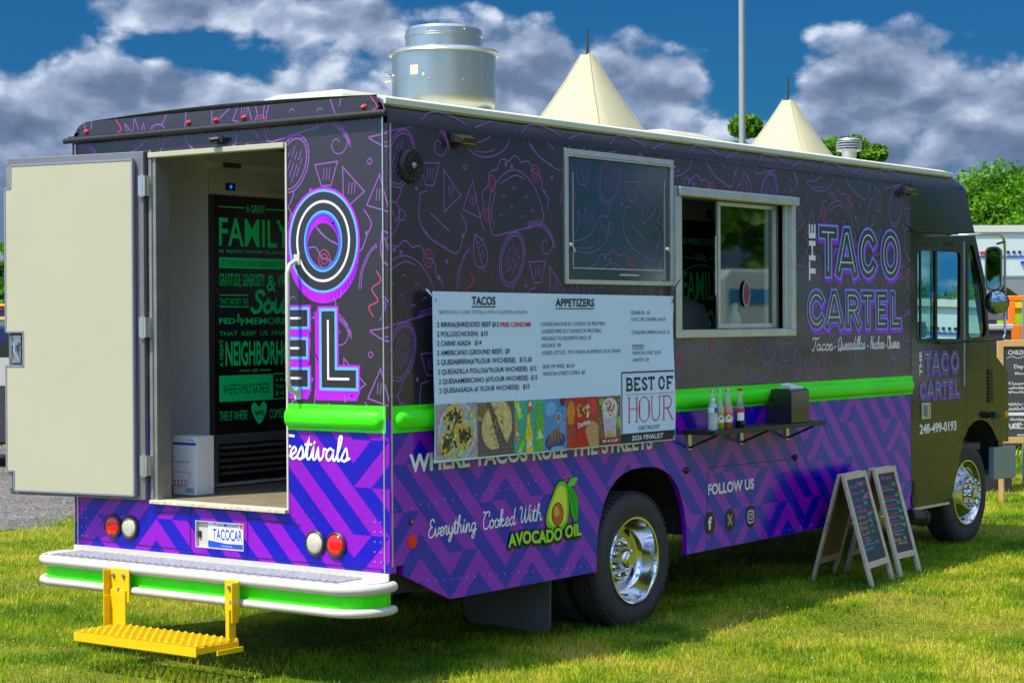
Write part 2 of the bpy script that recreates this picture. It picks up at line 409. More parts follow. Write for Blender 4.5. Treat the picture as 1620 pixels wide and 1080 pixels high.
def ribbon(P, w, closed=False, cap=0.0):
    P = [p for i, p in enumerate(P) if i == 0 or math.hypot(p[0] - P[i - 1][0], p[1] - P[i - 1][1]) > 1e-6]
    n = len(P)
    if n < 2: return []
    if closed and math.hypot(P[0][0] - P[-1][0], P[0][1] - P[-1][1]) < 1e-6: P = P[:-1]; n -= 1
    if cap and not closed:
        def ext(a, b):
            l = math.hypot(a[0] - b[0], a[1] - b[1]) or 1; return (a[0] + (a[0] - b[0]) / l * cap, a[1] + (a[1] - b[1]) / l * cap)
        P = [ext(P[0], P[1])] + list(P[1:-1]) + [ext(P[-1], P[-2])] if n > 2 else [ext(P[0], P[1]), ext(P[1], P[0])]
    L_, R2_ = [], []
    for i in range(n):
        if closed or 0 < i < n - 1:
            a = P[(i - 1) % n]; b = P[i]; c = P[(i + 1) % n]
            d1 = (b[0] - a[0], b[1] - a[1]); d2 = (c[0] - b[0], c[1] - b[1])
            l1 = math.hypot(*d1) or 1; l2 = math.hypot(*d2) or 1
            n1_ = (-d1[1] / l1, d1[0] / l1); n2_ = (-d2[1] / l2, d2[0] / l2)
            m = (n1_[0] + n2_[0], n1_[1] + n2_[1]); ml = math.hypot(*m)
            if ml < 1e-3: m = n1_; k = 1
            else:
                m = (m[0] / ml, m[1] / ml); k = min(1 / max(.2, m[0] * n1_[0] + m[1] * n1_[1]), 3.2)
        else:
            a, c = (P[0], P[1]) if i == 0 else (P[-2], P[-1]); l = math.hypot(c[0] - a[0], c[1] - a[1]) or 1
            m = (-(c[1] - a[1]) / l, (c[0] - a[0]) / l); k = 1
        L_.append((P[i][0] + m[0] * w / 2 * k, P[i][1] + m[1] * w / 2 * k)); R2_.append((P[i][0] - m[0] * w / 2 * k, P[i][1] - m[1] * w / 2 * k))
    rng = range(n) if closed else range(n - 1)
    return [[R2_[i], R2_[(i + 1) % n], L_[(i + 1) % n], L_[i]] for i in rng]
H0, DH = 0.0008, 0.00065
class Decal:
    def __init__(s, fr): s.fr = fr; s.mb = MB(); s.k = 0
    def add(s, polys, m, layer=0, region=None):
        s.mb.mat(m)
        for p in polys:
            s.k += 1; h = H0 + DH * layer + .00004 * (s.k % 11)   # overlapping strokes never share a plane
            if region is None: rs = [p]
            else: rs = [clip_convex(p, r) for r in region]
            for q in rs:
                if len(q) > 2: s.mb.add([s.fr.pt(a, b, h) for a, b in q], [tuple(range(len(q)))])
        return s
    def build(s, name, parent, stuff=False, label=None):
        me = s.mb.build(name, None, parent, stuff=stuff, label=label); return me
# text from Blender's built-in font ------------------------------------------------
_tc = {}
def glyphs(txt, bold):
    k = (txt, bold)
    if k in _tc: return _tc[k]
    c = bpy.data.curves.new('t', 'FONT'); c.body = txt; c.size = 1.0; c.offset = bold; c.resolution_u = 3; c.fill_mode = 'FRONT'
    o = bpy.data.objects.new('t', c); COL.objects.link(o)
    dg = bpy.context.evaluated_depsgraph_get(); me = bpy.data.meshes.new_from_object(o.evaluated_get(dg))
    me.calc_loop_triangles()
    V = [(v.co.x, v.co.y) for v in me.vertices]
    T = [[V[i] for i in t.vertices] for t in me.loop_triangles]
    x0 = min(v[0] for v in V); x1 = max(v[0] for v in V)
    bpy.data.objects.remove(o); bpy.data.curves.remove(c); bpy.data.meshes.remove(me)
    _tc[k] = (T, x0, x1); return _tc[k]
CAPH = 0.729
def text(dc, txt, u0, v0, u1, v1, h, m, w=0, layer=0, region=None, shear=0.0, slab=False):
    bold = (0.0, 0.012, 0.025, 0.035)[w]
    T, x0, x1 = glyphs(txt, bold)
    lu = math.hypot(u1 - u0, v1 - v0); dx = (u1 - u0) / lu; dy = (v1 - v0) / lu; sx = lu / (x1 - x0); sy = h / (CAPH + 2 * bold)
    P = []
    for t in T:
        q = []
        for x, y in t:
            a = (x - x0) * sx; b = (y + bold) * sy; a += b * shear
            q.append((u0 + a * dx - b * dy, v0 + a * dy + b * dx))
        P.append(q)
    dc.add(P, m, layer, region)
# monoline script letters -----------------------------------------------------------
SC = {
 'a': ([[(.42, .38), (.25, .5), (.08, .35), (.06, .12), (.2, .0), (.36, .15), (.43, .42)], [(.43, .42), (.42, .12), (.5, .0), (.62, .12)]], .58),
 'b': ([[(.0, .1), (.2, .6), (.25, 1.0), (.12, .95), (.1, .2), (.22, 0), (.4, .15), (.42, .4), (.3, .5), (.55, .45)]], .55),
 'c': ([[(.40, .40), (.28, .5), (.1, .36), (.07, .12), (.2, 0), (.38, .05), (.48, .14)]], .46),
 'd': ([[(.42, .38), (.25, .5), (.08, .35), (.06, .12), (.2, .0), (.36, .15), (.44, .5)], [(.50, 1.0), (.43, .4), (.42, .12), (.5, .0), (.62, .12)]], .6),
 'e': ([[(.0, .12), (.2, .2), (.36, .36), (.26, .5), (.1, .36), (.08, .12), (.2, 0), (.36, .05), (.46, .14)]], .44),
 'f': ([[(.0, .1), (.25, .6), (.38, .95), (.28, 1.02), (.16, .8), (.12, .1), (.08, -.35), (.2, -.3), (.22, .0), (.4, .12)]], .38),
 'g': ([[(.42, .38), (.25, .5), (.08, .35), (.06, .12), (.2, .0), (.36, .15), (.43, .45)], [(.43, .45), (.40, -.1), (.28, -.4), (.12, -.35), (.2, -.15), (.58, .12)]], .56),
 'h': ([[(.0, .1), (.2, .6), (.26, 1.0), (.14, .98), (.08, .5), (.06, 0)], [(.06, .0), (.15, .36), (.3, .5), (.38, .36), (.38, .1), (.46, 0), (.58, .12)]], .56),
 'i': ([[(.0, .12), (.12, .48), (.12, .1), (.2, 0), (.32, .12)], [(.15, .70), (.17, .74)]], .30),
 'k': ([[(.0, .1), (.2, .6), (.26, 1.0), (.14, .98), (.08, .5), (.06, 0)], [(.08, .2), (.3, .48), (.34, .36), (.14, .24), (.34, .02), (.52, .12)]], .5),
 'l': ([[(.0, .1), (.2, .6), (.26, 1.0), (.14, .98), (.08, .3), (.14, 0), (.32, .12)]], .30),
 'n': ([[(.0, .12), (.1, .46), (.08, 0)], [(.08, 0), (.2, .4), (.34, .48), (.38, .3), (.38, .1), (.46, 0), (.58, .12)]], .56),
 'o': ([[(.30, .48), (.12, .42), (.06, .2), (.16, 0), (.34, .06), (.40, .3), (.28, .48), (.36, .38), (.54, .42)]], .48),
 'r': ([[(.0, .12), (.1, .52), (.26, .46), (.28, .44), (.22, .12), (.3, 0), (.42, .12)]], .40),
 's': ([[(.0, .12), (.22, .52), (.32, .2), (.2, 0), (.04, .04)], [(.2, 0), (.44, .12)]], .42),
 't': ([[(.0, .12), (.18, .85), (.12, .2), (.2, 0), (.36, .12)], [(.0, .62), (.34, .64)]], .34),
 'u': ([[(.0, .14), (.08, .46), (.08, .12), (.2, 0), (.36, .14), (.42, .46), (.42, .12), (.5, 0), (.62, .12)]], .60),
 'v': ([[(.0, .14), (.08, .46), (.14, .1), (.24, 0), (.38, .2), (.4, .46), (.56, .42)]], .50),
 'y': ([[(.0, .14), (.08, .46), (.1, .14), (.2, .02), (.36, .18), (.42, .46)], [(.42, .46), (.38, -.1), (.24, -.4), (.1, -.34), (.2, -.14), (.56, .12)]], .54),
 'E': ([[(.5, .85), (.36, 1.0), (.16, .92), (.14, .66), (.32, .56), (.12, .48), (.0, .22), (.1, .0), (.34, -.02), (.56, .16)]], .56),
 'C': ([[(.52, .74), (.58, .92), (.4, 1.02), (.14, .8), (.04, .4), (.14, .04), (.38, .0), (.6, .18)], [(.0, .98), (.1, 1.04), (.2, .95)]], .58),
 'W': ([[(.0, .86), (.1, 1.0), (.2, .86), (.16, .3), (.26, .0), (.44, .3), (.52, .9), (.5, .3), (.6, .0), (.8, .4), (.84, .92), (.96, 1.0)]], .86),
 'T': ([[(.0, .8), (.06, .96), (.3, .98), (.62, .94), (.74, 1.04)], [(.40, .96), (.30, .4), (.16, .0), (.0, .08)]], .52),
 'Q': ([[(.4, 1.0), (.1, .8), (.06, .3), (.26, .0), (.54, .2), (.58, .7), (.4, 1.0)], [(.0, -.1), (.2, .1), (.44, -.1), (.7, .08)]], .66),
 'N': ([[(.0, .0), (.12, .4), (.16, .98), (.1, 1.0)], [(.16, .98), (.44, .06), (.52, .9), (.66, 1.02)]], .58),
 'F': ([[(.0, .86), (.12, .98), (.62, .96)], [(.30, .96), (.22, .3), (.08, -.04), (-.04, .06)], [(.1, .5), (.46, .52)]], .44),
 'S': ([[(.5, .84), (.38, 1.0), (.18, .9), (.2, .66), (.42, .4), (.36, .08), (.14, .0), (.0, .16)]], .52),
 '.': ([[(.1, .26), (.14, .30)]], .24), ' ': ([], .34)}
def script(dc, txt, u0, v0, u1, v1, h, lw, m, layer=0, region=None, slant=.18):
    W = sum(SC[c][1] for c in txt); L0 = math.hypot(u1 - u0, v1 - v0); dx = (u1 - u0) / L0; dy = (v1 - v0) / L0; sx = L0 / W; x = 0; P = []
    for c in txt:
        st, adv = SC[c]
        for s_ in st:
            q = smooth_pts([(x + a + b * slant * .5, b) for a, b in s_], False, 4)
            q = [(u0 + a * sx * dx - b * h * dy, v0 + a * sx * dy + b * h * dx) for a, b in q]
            P += ribbon(q, lw, cap=lw * .4)
        x += adv
    dc.add(P, m, layer, region)
# inline neon block letters: skeletons in a unit box ----------------------------------
def arc(cx, cy, rx, ry, a0, a1, n=26): return ell(cx, cy, rx, ry, n, 0, R_(a0), R_(a1))
BLK = {
 'T': [[(0, 1), (1, 1)], [(.5, 1), (.5, 0)]],
 'A': [[(0, 0), (.43, 1), (.57, 1), (1, 0)], [(.13, .24), (.87, .24)]],
 'C': [arc(.5, .5, .5, .5, 42, 318)],
 'O': [arc(.5, .5, .5, .5, 0, 360, 40)],
 'R': [[(0, 0), (0, 1)] + [(.5, 1)] + arc(.55, .74, .42, .26, 90, -90, 12) + [(0, .48)], [(.5, .48), (1, 0)]],
 'E': [[(1, 1), (0, 1), (0, 0), (1, 0)], [(0, .5), (.85, .5)]],
 'L': [[(0, 1), (0, 0), (1, 0)]]}
def neon(dc, ch, u0, u1, v0, v1, W, k=1.0, sh=(.012, -.022), region=None, cols=None):
    c_sh, c_mag, c_cy, c_dk, c_w = cols or (neon_shadow, neon_mag, neon_cyan, wrap_dark, neon_lilac)
    a0, a1, b0, b1 = u0 + W / 2, u1 - W / 2, v0 + W / 2, v1 - W / 2
    S = [[(a0 + (a1 - a0) * x, b0 + (b1 - b0) * y) for x, y in s_] for s_ in BLK[ch]]
    cl_ = ch == 'O'
    def lay(w, m, l, off=(0, 0)):
        for s_ in S:
            t = [(x + off[0], y + off[1]) for x, y in s_]
            if cl_: t = t[:-1]
            dc.add(ribbon(t, w, closed=cl_, cap=0 if cl_ else w / 2), m, l, region)
    for q in (1.0, .66, .33): lay(W * 1.16, c_sh, 1, (sh[0] * q, sh[1] * q))
    lay(W * 1.16, c_mag, 2); lay(W, c_cy, 3); lay(W * .80, c_dk, 4); 
    for s_ in S:
        t = s_[:-1] if cl_ else s_
        dc.add(ribbon(t, W * .10, closed=cl_), c_w, 5, region)
def vtext(dc, txt, u0, u1, v0, v1, m, w, layer):   # reads upwards
    bold = (0, .012, .025, .035)[w]; T, x0, x1 = glyphs(txt, bold); sx = (v1 - v0) / (x1 - x0); sy = (u1 - u0) / (CAPH + 2 * bold)
    dc.add([[(u1 - (y + bold) * sy, v0 + (x - x0) * sx) for x, y in t] for t in T], m, layer)

# ------------------------------------------------------------------ food doodles (line art), lattice in metres on the panel
def doodle_set():
    D = []
    def add(P, c=False, k='p', w=.0070): D.append((P, c, k, w))
    # taco, centre 0,0
    ta = []
    def place(P, cx, cy, rot=0.0, s=1.0): return [(cx + s * (x * math.cos(rot) - y * math.sin(rot)), cy + s * (x * math.sin(rot) + y * math.cos(rot))) for x, y in P]
    cx, cy = 1.06, 2.47; ro = .16
    shell = [(-.22, -.14)] + ell(0, -.14, .235, .30, 16, 0, PI, 0)[1:-1] + [(.235, -.14)]
    shell = [(-.235, -.15), (-.245, -.03), (-.20, .08), (-.10, .15), (.02, .17), (.13, .12), (.21, .02), (.25, -.11)]
    sp = smooth_pts(shell); add(place(sp + [(.22, -.15), (-.2, -.16)], cx, cy, ro), True)
    add(place(smooth_pts([(-.21, -.11), (-.22, -.02), (-.17, .07)]), cx, cy, ro)); add(place(smooth_pts([(-.12, .11), (.02, .14), (.10, .11)]), cx, cy, ro))
    fr = []
    for i in range(9):
        a = PI * (1.03 - i * .128); fx = -.005 + .29 * math.cos(a); fy = -.09 + .31 * math.sin(a); fr.append((fx, fy))
    for i in range(8):
        a, b = fr[i], fr[i + 1]; mx, my = (a[0] + b[0]) / 2, (a[1] + b[1]) / 2; l = math.hypot(mx, my + .09); add(place(smooth_pts([a, (mx + mx / l * .035, my + (my + .09) / l * .035), b]), cx, cy, ro))
    for dx, dy in ((-.1, .03), (0, .06), (.1, .0), (-.14, -.07), (-.04, -.04), (.05, -.1), (.15, -.08)): add(place(ell(dx, dy, .018, .018, 6, 0, .2, PI - .2), cx, cy, ro), w=.0055)
    for dx, dy, rr in ((-.19, .12, .035), (-.26, -.04, .03), (.21, .13, .04)): add(place(ell(dx, dy, rr, rr * 1.2, 12), cx, cy, ro), True, 'r', .005); add(place(ell(dx, dy, rr * .55, rr * .7, 8), cx, cy, ro), True, 'r', .004)
    for dx, dy in ((.0, .19), (.28, .02), (-.05, .21)): add(place(ell(dx, dy, .009, .009, 6), cx, cy, ro), True, w=.009)
    # bowl with chips
    bx, by = .43, 2.36
    add(place(smooth_pts([(-.18, .12), (-.19, -.01), (-.13, -.09), (.0, -.15), (.12, -.18), (.17, -.1), (.20, -.04), (.15, .03)]), bx, by)); add(place([(-.18, .12), (-.12, .13)], bx, by)); add(place([(-.10, .02), (.06, -.07)], bx, by)); add(place(smooth_pts([(-.17, -.05), (-.08, -.12), (.04, -.16)]), bx, by))
    for (x0, y0), T_ in (((.33, 2.58), [(-.08, .05), (.075, .06), (.03, -.06), (-.035, -.06)]), ((.50, 2.50), [(-.06, .11), (.085, -.02), (-.055, -.11)]), ((.685, 2.46), [(.0, .10), (.065, -.09), (-.085, -.05)])):
        add(place(T_, x0, y0), True)
        for q in (-.02, 0, .02): add(place([(q - .004, -.03), (q + .004, .03)], x0, y0), w=.005)
    # spiral, dots, rings
    add([(.405 + (.012 + .0095 * t) * math.cos(t * 1.0 + .5), 2.73 + (.012 + .0095 * t) * math.sin(t * 1.0 + .5)) for t in np.linspace(0, 4.6 * PI / 2, 30)], w=.006)
    for x, y, r in ((.62, 2.63, .014), (.22, 2.50, .007), (1.40, 2.62, .008), (.60, 2.27, .007), (.10, 2.36, .028)): add(ell(x, y, r, r, 10), True, w=.006 if r > .01 else .009)
    # lime wheel
    lx, ly, lr = 1.03, 2.158, -.42
    for a, b in ((.105, .155), (.088, .137)): add(ell(lx, ly, a, b, 26, lr), True)
    for i in range(9):
        a = .5 + i * .24; c_ = math.cos(a), math.sin(a); p = [( .088 * c_[0], .137 * c_[1]), (.105 * c_[0], .155 * c_[1])]; add(place(p, lx, ly, lr), w=.005)
    for q, l in ((-.045, .06), (-.02, .09), (.005, .07), (.03, .09), (.05, .05)): add(place([(q, -l), (q, l * .1)], lx, ly, lr), w=.005); add(place([(q, l * .35), (q, l)], lx, ly, lr), w=.005)
    # leaf
    fx, fy = .75, 2.19
    add(place(smooth_pts([(-.05, .09), (-.06, -.02), (-.02, -.08), (.04, -.07), (.06, -.01), (.02, .06), (-.05, .09)]), fx, fy)); add(place([(-.05, .09), (.02, -.08), (.05, -.11)], fx, fy), w=.005)
    for t in (.02, .05, -.02, -.05): add(place([(-.01 - t * .3, t * .9), (.03, t * .9 + .03)], fx, fy), w=.0045)
    # chilli with flames
    hx, hy = .80, 2.80
    add(place(smooth_pts([(-.19, -.05), (-.05, -.03), (.06, .02), (.12, .10), (.20, .10), (.22, .03), (.17, -.05), (.05, -.10), (-.08, -.10), (-.19, -.05)]), hx, hy)); add(place(smooth_pts([(.19, .10), (.22, .14), (.24, .19)]), hx, hy)); add(place([(.12, .09), (.14, .04), (.17, .06), (.19, .01), (.21, .04)], hx, hy), w=.005)
    add(place(smooth_pts([(-.10, -.08), (.0, -.08), (.08, -.06)]), hx, hy), w=.005)
    add(place(smooth_pts([(-.12, .0), (-.08, .07), (-.10, .13), (-.04, .08), (-.02, .15), (.02, .07), (.05, .12), (.06, .05)]), hx, hy), w=.006)
    add(place(smooth_pts([(-.16, .02), (-.19, .07), (-.13, .10), (-.17, .16), (-.11, .20), (-.14, .25)]), hx, hy), False, 'r')
    # arcs
    for o_ in (0, .012): add(smooth_pts([(.545 + o_, 1.99), (.56 + o_, 2.08), (.61 + o_, 2.17), (.66 + o_ * .3, 2.215 - o_)]), w=.005)
    add([(.66, 2.215), (.664, 2.19)], w=.005)
    for o_ in (0, .014, .028): add(smooth_pts([(1.17, 2.355 - o_), (1.28, 2.375 - o_), (1.37, 2.33 - o_), (1.43, 2.25 - o_)]), w=.005)
    return D
DOOD = doodle_set()
LA, LB = (1.87, 0.0), (0.935, -0.485)
def doodles(dc, bounds, region, off=(0, 0), wmul=1.0, layer=0):
    u0, u1, v0, v1 = bounds
    for i in range(-5, 6):
        for j in range(-4, 6):
            ox = off[0] + i * LA[0] + j * LB[0]; oy = off[1] + i * LA[1] + j * LB[1]
            if ox + 1.9 < u0 or ox + .0 > u1 or oy + 3.1 < v0 or oy + 1.9 > v1: continue
            for P, c, k, w in DOOD:
                q = [(a + ox, b + oy) for a, b in P]
                if max(a for a, b in q) < u0 or min(a for a, b in q) > u1 or max(b for a, b in q) < v0 or min(b for a, b in q) > v1: continue
                dc.add(ribbon(q, w * wmul, closed=c), ink_pink if k == 'r' else ink_purple, layer, region)
# chevron wrap: cells of 45-degree stripes whose direction flips ----------------------
PER = 0.24; CELL = 0.24
def chevrons(dc, signs, bounds, region, off=(0, 0)):
    u0, u1, v0, v1 = bounds
    for i in range(int((u0 - off[0]) // CELL), int((u1 - off[0]) // CELL) + 1):
        for j in range(int((v0 - off[1]) // CELL), int((v1 - off[1]) // CELL) + 1):
            s = signs(i, j); a = i * CELL; b = j * CELL
            cell = [(a + off[0], b + off[1]), (a + CELL + off[0], b + off[1]), (a + CELL + off[0], b + CELL + off[1]), (a + off[0], b + CELL + off[1])]
            for k in range(-40, 60):
                t0, t1 = k * PER, k * PER + PER * .5
                # stripe: t0 <= s*x + z <= t1
                x0, x1 = a - .01, a + CELL + .01
                q = [(x0 + off[0], t0 - s * x0 + off[1]), (x1 + off[0], t0 - s * x1 + off[1]), (x1 + off[0], t1 - s * x1 + off[1]), (x0 + off[0], t1 - s * x0 + off[1])]
                if max(p[1] for p in q) < cell[0][1] or min(p[1] for p in q) > cell[2][1]: continue
                q = clip_convex(q, cell)
                if q: dc.add([q], wrap_blue, 0, region)

# ================================================================== GROUND
def gz(x): return 0.0 if x < 1.5 else (0.05 * (x - 1.5) / 3.0 if x < 4.5 else 0.05 + min(.015, (x - 4.5) * .004))
def ground_mat():
    m = bpy.data.materials.new('grass_ground'); m.use_nodes = True; t = m.node_tree; p = t.nodes['Principled BSDF']
    p.inputs['Roughness'].default_value = .95; p.inputs['Specular IOR Level'].default_value = .1
    tcn = t.nodes.new('ShaderNodeTexCoord')
    def nz(s, d=6, r=.6):
        n = t.nodes.new('ShaderNodeTexNoise'); n.inputs['Scale'].default_value = s; n.inputs['Detail'].default_value = d; n.inputs['Roughness'].default_value = r; t.links.new(tcn.outputs['Object'], n.inputs['Vector']); return n.outputs['Fac']
    a = t.nodes.new('ShaderNodeValToRGB'); t.links.new(nz(.7), a.inputs[0]); e0, e1 = a.color_ramp.elements
    e0.position = .36; e0.color = (.11, .19, .008, 1); e1.position = .60; e1.color = (.31, .30, .04, 1); e2 = a.color_ramp.elements.new(.74); e2.color = (.16, .11, .05, 1)
    b = t.nodes.new('ShaderNodeValToRGB'); t.links.new(nz(26, 8, .75), b.inputs[0]); e0, e1 = b.color_ramp.elements
    e0.position = .35; e0.color = (.35, .35, .3, 1); e1.position = .68; e1.color = (1.15, 1.15, 1.1, 1)
    x = t.nodes.new('ShaderNodeMix'); x.data_type = 'RGBA'; x.blend_type = 'MULTIPLY'; x.inputs[0].default_value = 1
    t.links.new(a.outputs[0], x.inputs[6]); t.links.new(b.outputs[0], x.inputs[7]); t.links.new(x.outputs[2], p.inputs['Base Color'])
    bn = t.nodes.new('ShaderNodeBump'); bn.inputs['Strength'].default_value = .8; bn.inputs['Distance'].default_value = .05
    t.links.new(nz(40, 6), bn.inputs['Height']); t.links.new(bn.outputs[0], p.inputs['Normal'])
    return m
gm = ground_mat()
b = MB(); xs = [-400, -30, 1.5, 3, 4.5, 8.25, 30, 600]; ys = [-400, 400]
b.add([(x, y, gz(x)) for x in xs for y in ys], [(2 * i, 2 * i + 2, 2 * i + 3, 2 * i + 1) for i in range(len(xs) - 1)])
b.build('ground', gm, struct=True)
# gravel lane behind the truck on its left
def gravel_mat():
    m = bpy.data.materials.new('gravel'); m.use_nodes = True; t = m.node_tree; p = t.nodes['Principled BSDF']; p.inputs['Roughness'].default_value = .95
    tcn = t.nodes.new('ShaderNodeTexCoord')
    v = t.nodes.new('ShaderNodeTexVoronoi'); v.inputs['Scale'].default_value = 24; t.links.new(tcn.outputs['Object'], v.inputs['Vector'])
    r = t.nodes.new('ShaderNodeValToRGB'); t.links.new(v.outputs['Color'], r.inputs[0]); e0, e1 = r.color_ramp.elements
    e0.color = (.06, .058, .06, 1); e1.color = (.24, .225, .225, 1)
    n = t.nodes.new('ShaderNodeTexNoise'); n.inputs['Scale'].default_value = 1.2; n.inputs['Detail'].default_value = 5; t.links.new(tcn.outputs['Object'], n.inputs['Vector'])
    r2 = t.nodes.new('ShaderNodeValToRGB'); t.links.new(n.outputs['Fac'], r2.inputs[0]); a, c = r2.color_ramp.elements; a.position = .4; a.color = (.7, .66, .6, 1); c.position = .65; c.color = (1.05, 1, 1, 1)
    x = t.nodes.new('ShaderNodeMix'); x.data_type = 'RGBA'; x.blend_type = 'MULTIPLY'; x.inputs[0].default_value = 1
    t.links.new(r.outputs[0], x.inputs[6]); t.links.new(r2.outputs[0], x.inputs[7]); t.links.new(x.outputs[2], p.inputs['Base Color'])
    bn = t.nodes.new('ShaderNodeBump'); bn.inputs['Strength'].default_value = 1; bn.inputs['Distance'].default_value = .03; bn.invert = True
    t.links.new(v.outputs['Distance'], bn.inputs['Height']); t.links.new(bn.outputs[0], p.inputs['Normal']); return m
gravm = gravel_mat()
b = MB(); rnd = random.Random(3); k = 60; P = []
def lane_edge(x): return 7.35 + .25 * math.sin(x * 1.7) + .14 * math.sin(x * 4.1 + 1)
lx = [-20 + i * (60) / 150 for i in range(151)]
v = []
for x in lx: v += [(x, lane_edge(x), gz(x) + .006), (x, 16.5 + .3 * math.sin(x), gz(x) + .006)]
b.add(v, [(2 * i, 2 * i + 2, 2 * i + 3, 2 * i + 1) for i in range(150)])
b.build('gravel_lane', gravm, struct=True)

# ================================================================== THE TRUCK
T = empty('food_truck', (3.9, 1.17, 0.0), 'purple and black taco food truck with a green belt and open rear door', 'food truck')
W = 2.35
BOX = 5.955
ZT = 2.816
def notch_arch(cx, rx, z0, zt, n=18, ex=2.6):   # wheel-arch curve from left foot to right foot
    o = []
    for i in range(n + 1):
        a = PI - PI * i / n; o.append((cx + rx * math.copysign(abs(math.cos(a)) ** (2 / ex), math.cos(a)), z0 + (zt - z0) * math.sin(a) ** (2 / ex)))
    return o
WIN = (2.735, 4.02, 1.765, 2.575)
BELT0, BELT1 = 1.267, 1.403
# side, kerb side: upper dark panel and lower purple skirt
up_out = [(0.002, 1.335), (BOX, 1.335), (BOX, ZT), (0.002, ZT)]
WH = [(WIN[0], WIN[2]), (WIN[0], WIN[3]), (WIN[1], WIN[3]), (WIN[1], WIN[2])]
b = MB(); b.plate(SIDE, up_out, [WH]); sp = b.build('side_panel', wrap_dark, T, label='black upper side panel printed with purple food line drawings')
arch = notch_arch(2.318, .492, .386, .955)
lo_out = [(0.002, 1.335), (0.002, .60), (.101, .60), (.101, .547), (.478, .386)] + arch + [(2.811, .39), (BOX, .412), (BOX, 1.335)]
b = MB(); b.plate(SIDE, lo_out); sk = b.build('side_skirt', wrap_purple, T, label='lower side skirt with purple and blue chevron wrap')
reg_lo = tess(lo_out)
SG = ["0101010101010101", "1101101011011010", "1011010110110101", "1110011101001110", "1101101101101101"]
def sgn(i, j):
    if j == 0: return 1 if i % 2 else -1
    if i % 5 == 0: return -1 if j % 2 else 1
    return -1 if (i % 5 == 3 and j == 2) else 1
d = Decal(SIDE); chevrons(d, sgn, (0, BOX, .38, 1.335), reg_lo, (0, .386)); d.build('chevron_print', sk, stuff=True)
reg_up = tess(up_out, [WH])
d = Decal(SIDE); doodles(d, (0, BOX, 1.40, ZT), tess([(0.0, 1.404), (BOX, 1.404), (BOX, ZT), (0.0, ZT)], [WH]) ); d.build('food_drawing_print', sp, stuff=True)
# curved shoulder between wall and roof
b = MB(); prof = [(0.0, ZT), (0.004, ZT + .04), (.018, ZT + .075), (.042, ZT + .10), (.065, ZT + .108), (.065, ZT + .09), (.03, ZT)]
b.extr(prof, 'x', 0.0, 6.70); b.build('roof_shoulder', wrap_dark, T, smooth=50)
d = Decal(Frame((0, .009, ZT + .035), (1, 0, 0), (0, .32, .95), (0, -.95, .32)))
doodles(d, (0.05, BOX - .05, 2.66, 2.70), None, (0, 0)) if False else None
rs_f = Frame((0, .0035, ZT + .045), (1, 0, 0), (0, .26, .965), (0, -.965, .26))
d = Decal(rs_f)
for i in range(7):
    x0 = .25 + i * .86
    d.add(ribbon(smooth_pts([(x0, -.02), (x0 + .1, .035), (x0 + .25, .035), (x0 + .38, -.01)]), .006), ink_purple, 3, [rect(0, 6, -.028, .042)])
    d.add(ribbon([(x0 + .45, -.02), (x0 + .62, .03)], .006), ink_purple, 3, [rect(0, 6, -.028, .042)])
d.build('food_drawing_print', T, stuff=True)
b = MB(); b.extr([(0.0 + W, ZT), (W - .004, ZT + .04), (W - .018, ZT + .075), (W - .065, ZT + .108), (W - .03, ZT)], 'x', 0.0, 6.70)
b.plate(Frame((0, W, 0), (1, 0, 0), (0, 0, 1), (0, 1, 0)), [(0.002, .45), (BOX, .45), (BOX, ZT), (0.002, ZT)])
b.build('far_side_panel', wrap_dark, T)
# roof sheet, slightly crowned, with a white edge rail
b = MB(); rp = [(.03, 2.905), (.03, 2.945), (.10, 2.962)] + [(W * i / 10, 2.962 + .03 * math.sin(PI * i / 10)) for i in range(1, 10)] + [(W - .10, 2.962), (W - .03, 2.945), (W - .03, 2.905)]
HOLES = ((.68, 1.06, .94, 1.41), (3.92, 4.40, .94, 1.41))   # openings added under the roof vents to let daylight inside
def roof_z(y): return 2.962 + .03 * math.sin(PI * y / W)
rxs = [.035, .68, 1.06, 3.92, 4.40, 6.72]; rys = [.10, .235, .47, .705, .94, 1.175, 1.41, 1.645, 1.88, 2.115, W - .10]
for top_ in (0, -.05):
    for i in range(5):
        for j in range(len(rys) - 1):
            xm = (rxs[i] + rxs[i + 1]) / 2; ym = (rys[j] + rys[j + 1]) / 2
            if any(h[0] < xm < h[1] and h[2] < ym < h[3] for h in HOLES): continue
            b.add([(rxs[i], rys[j], roof_z(rys[j]) + top_), (rxs[i + 1], rys[j], roof_z(rys[j]) + top_), (rxs[i + 1], rys[j + 1], roof_z(rys[j + 1]) + top_), (rxs[i], rys[j + 1], roof_z(rys[j + 1]) + top_)], [(0, 1, 2, 3)])
b.extr([(.10, 2.905), (.03, 2.905), (.03, 2.945), (.10, roof_z(.10))], 'x', .035, 6.72); b.extr([(W - .10, 2.905), (W - .03, 2.905), (W - .03, 2.945), (W - .10, roof_z(W - .10))], 'x', .035, 6.72)
b.build('roof', roof_paint, T, smooth=40)
b = MB(); b.box(.0, 6.74, .012, .03, 2.912, 2.945); b.build('roof_rail', roof_paint, T, bev=.004)
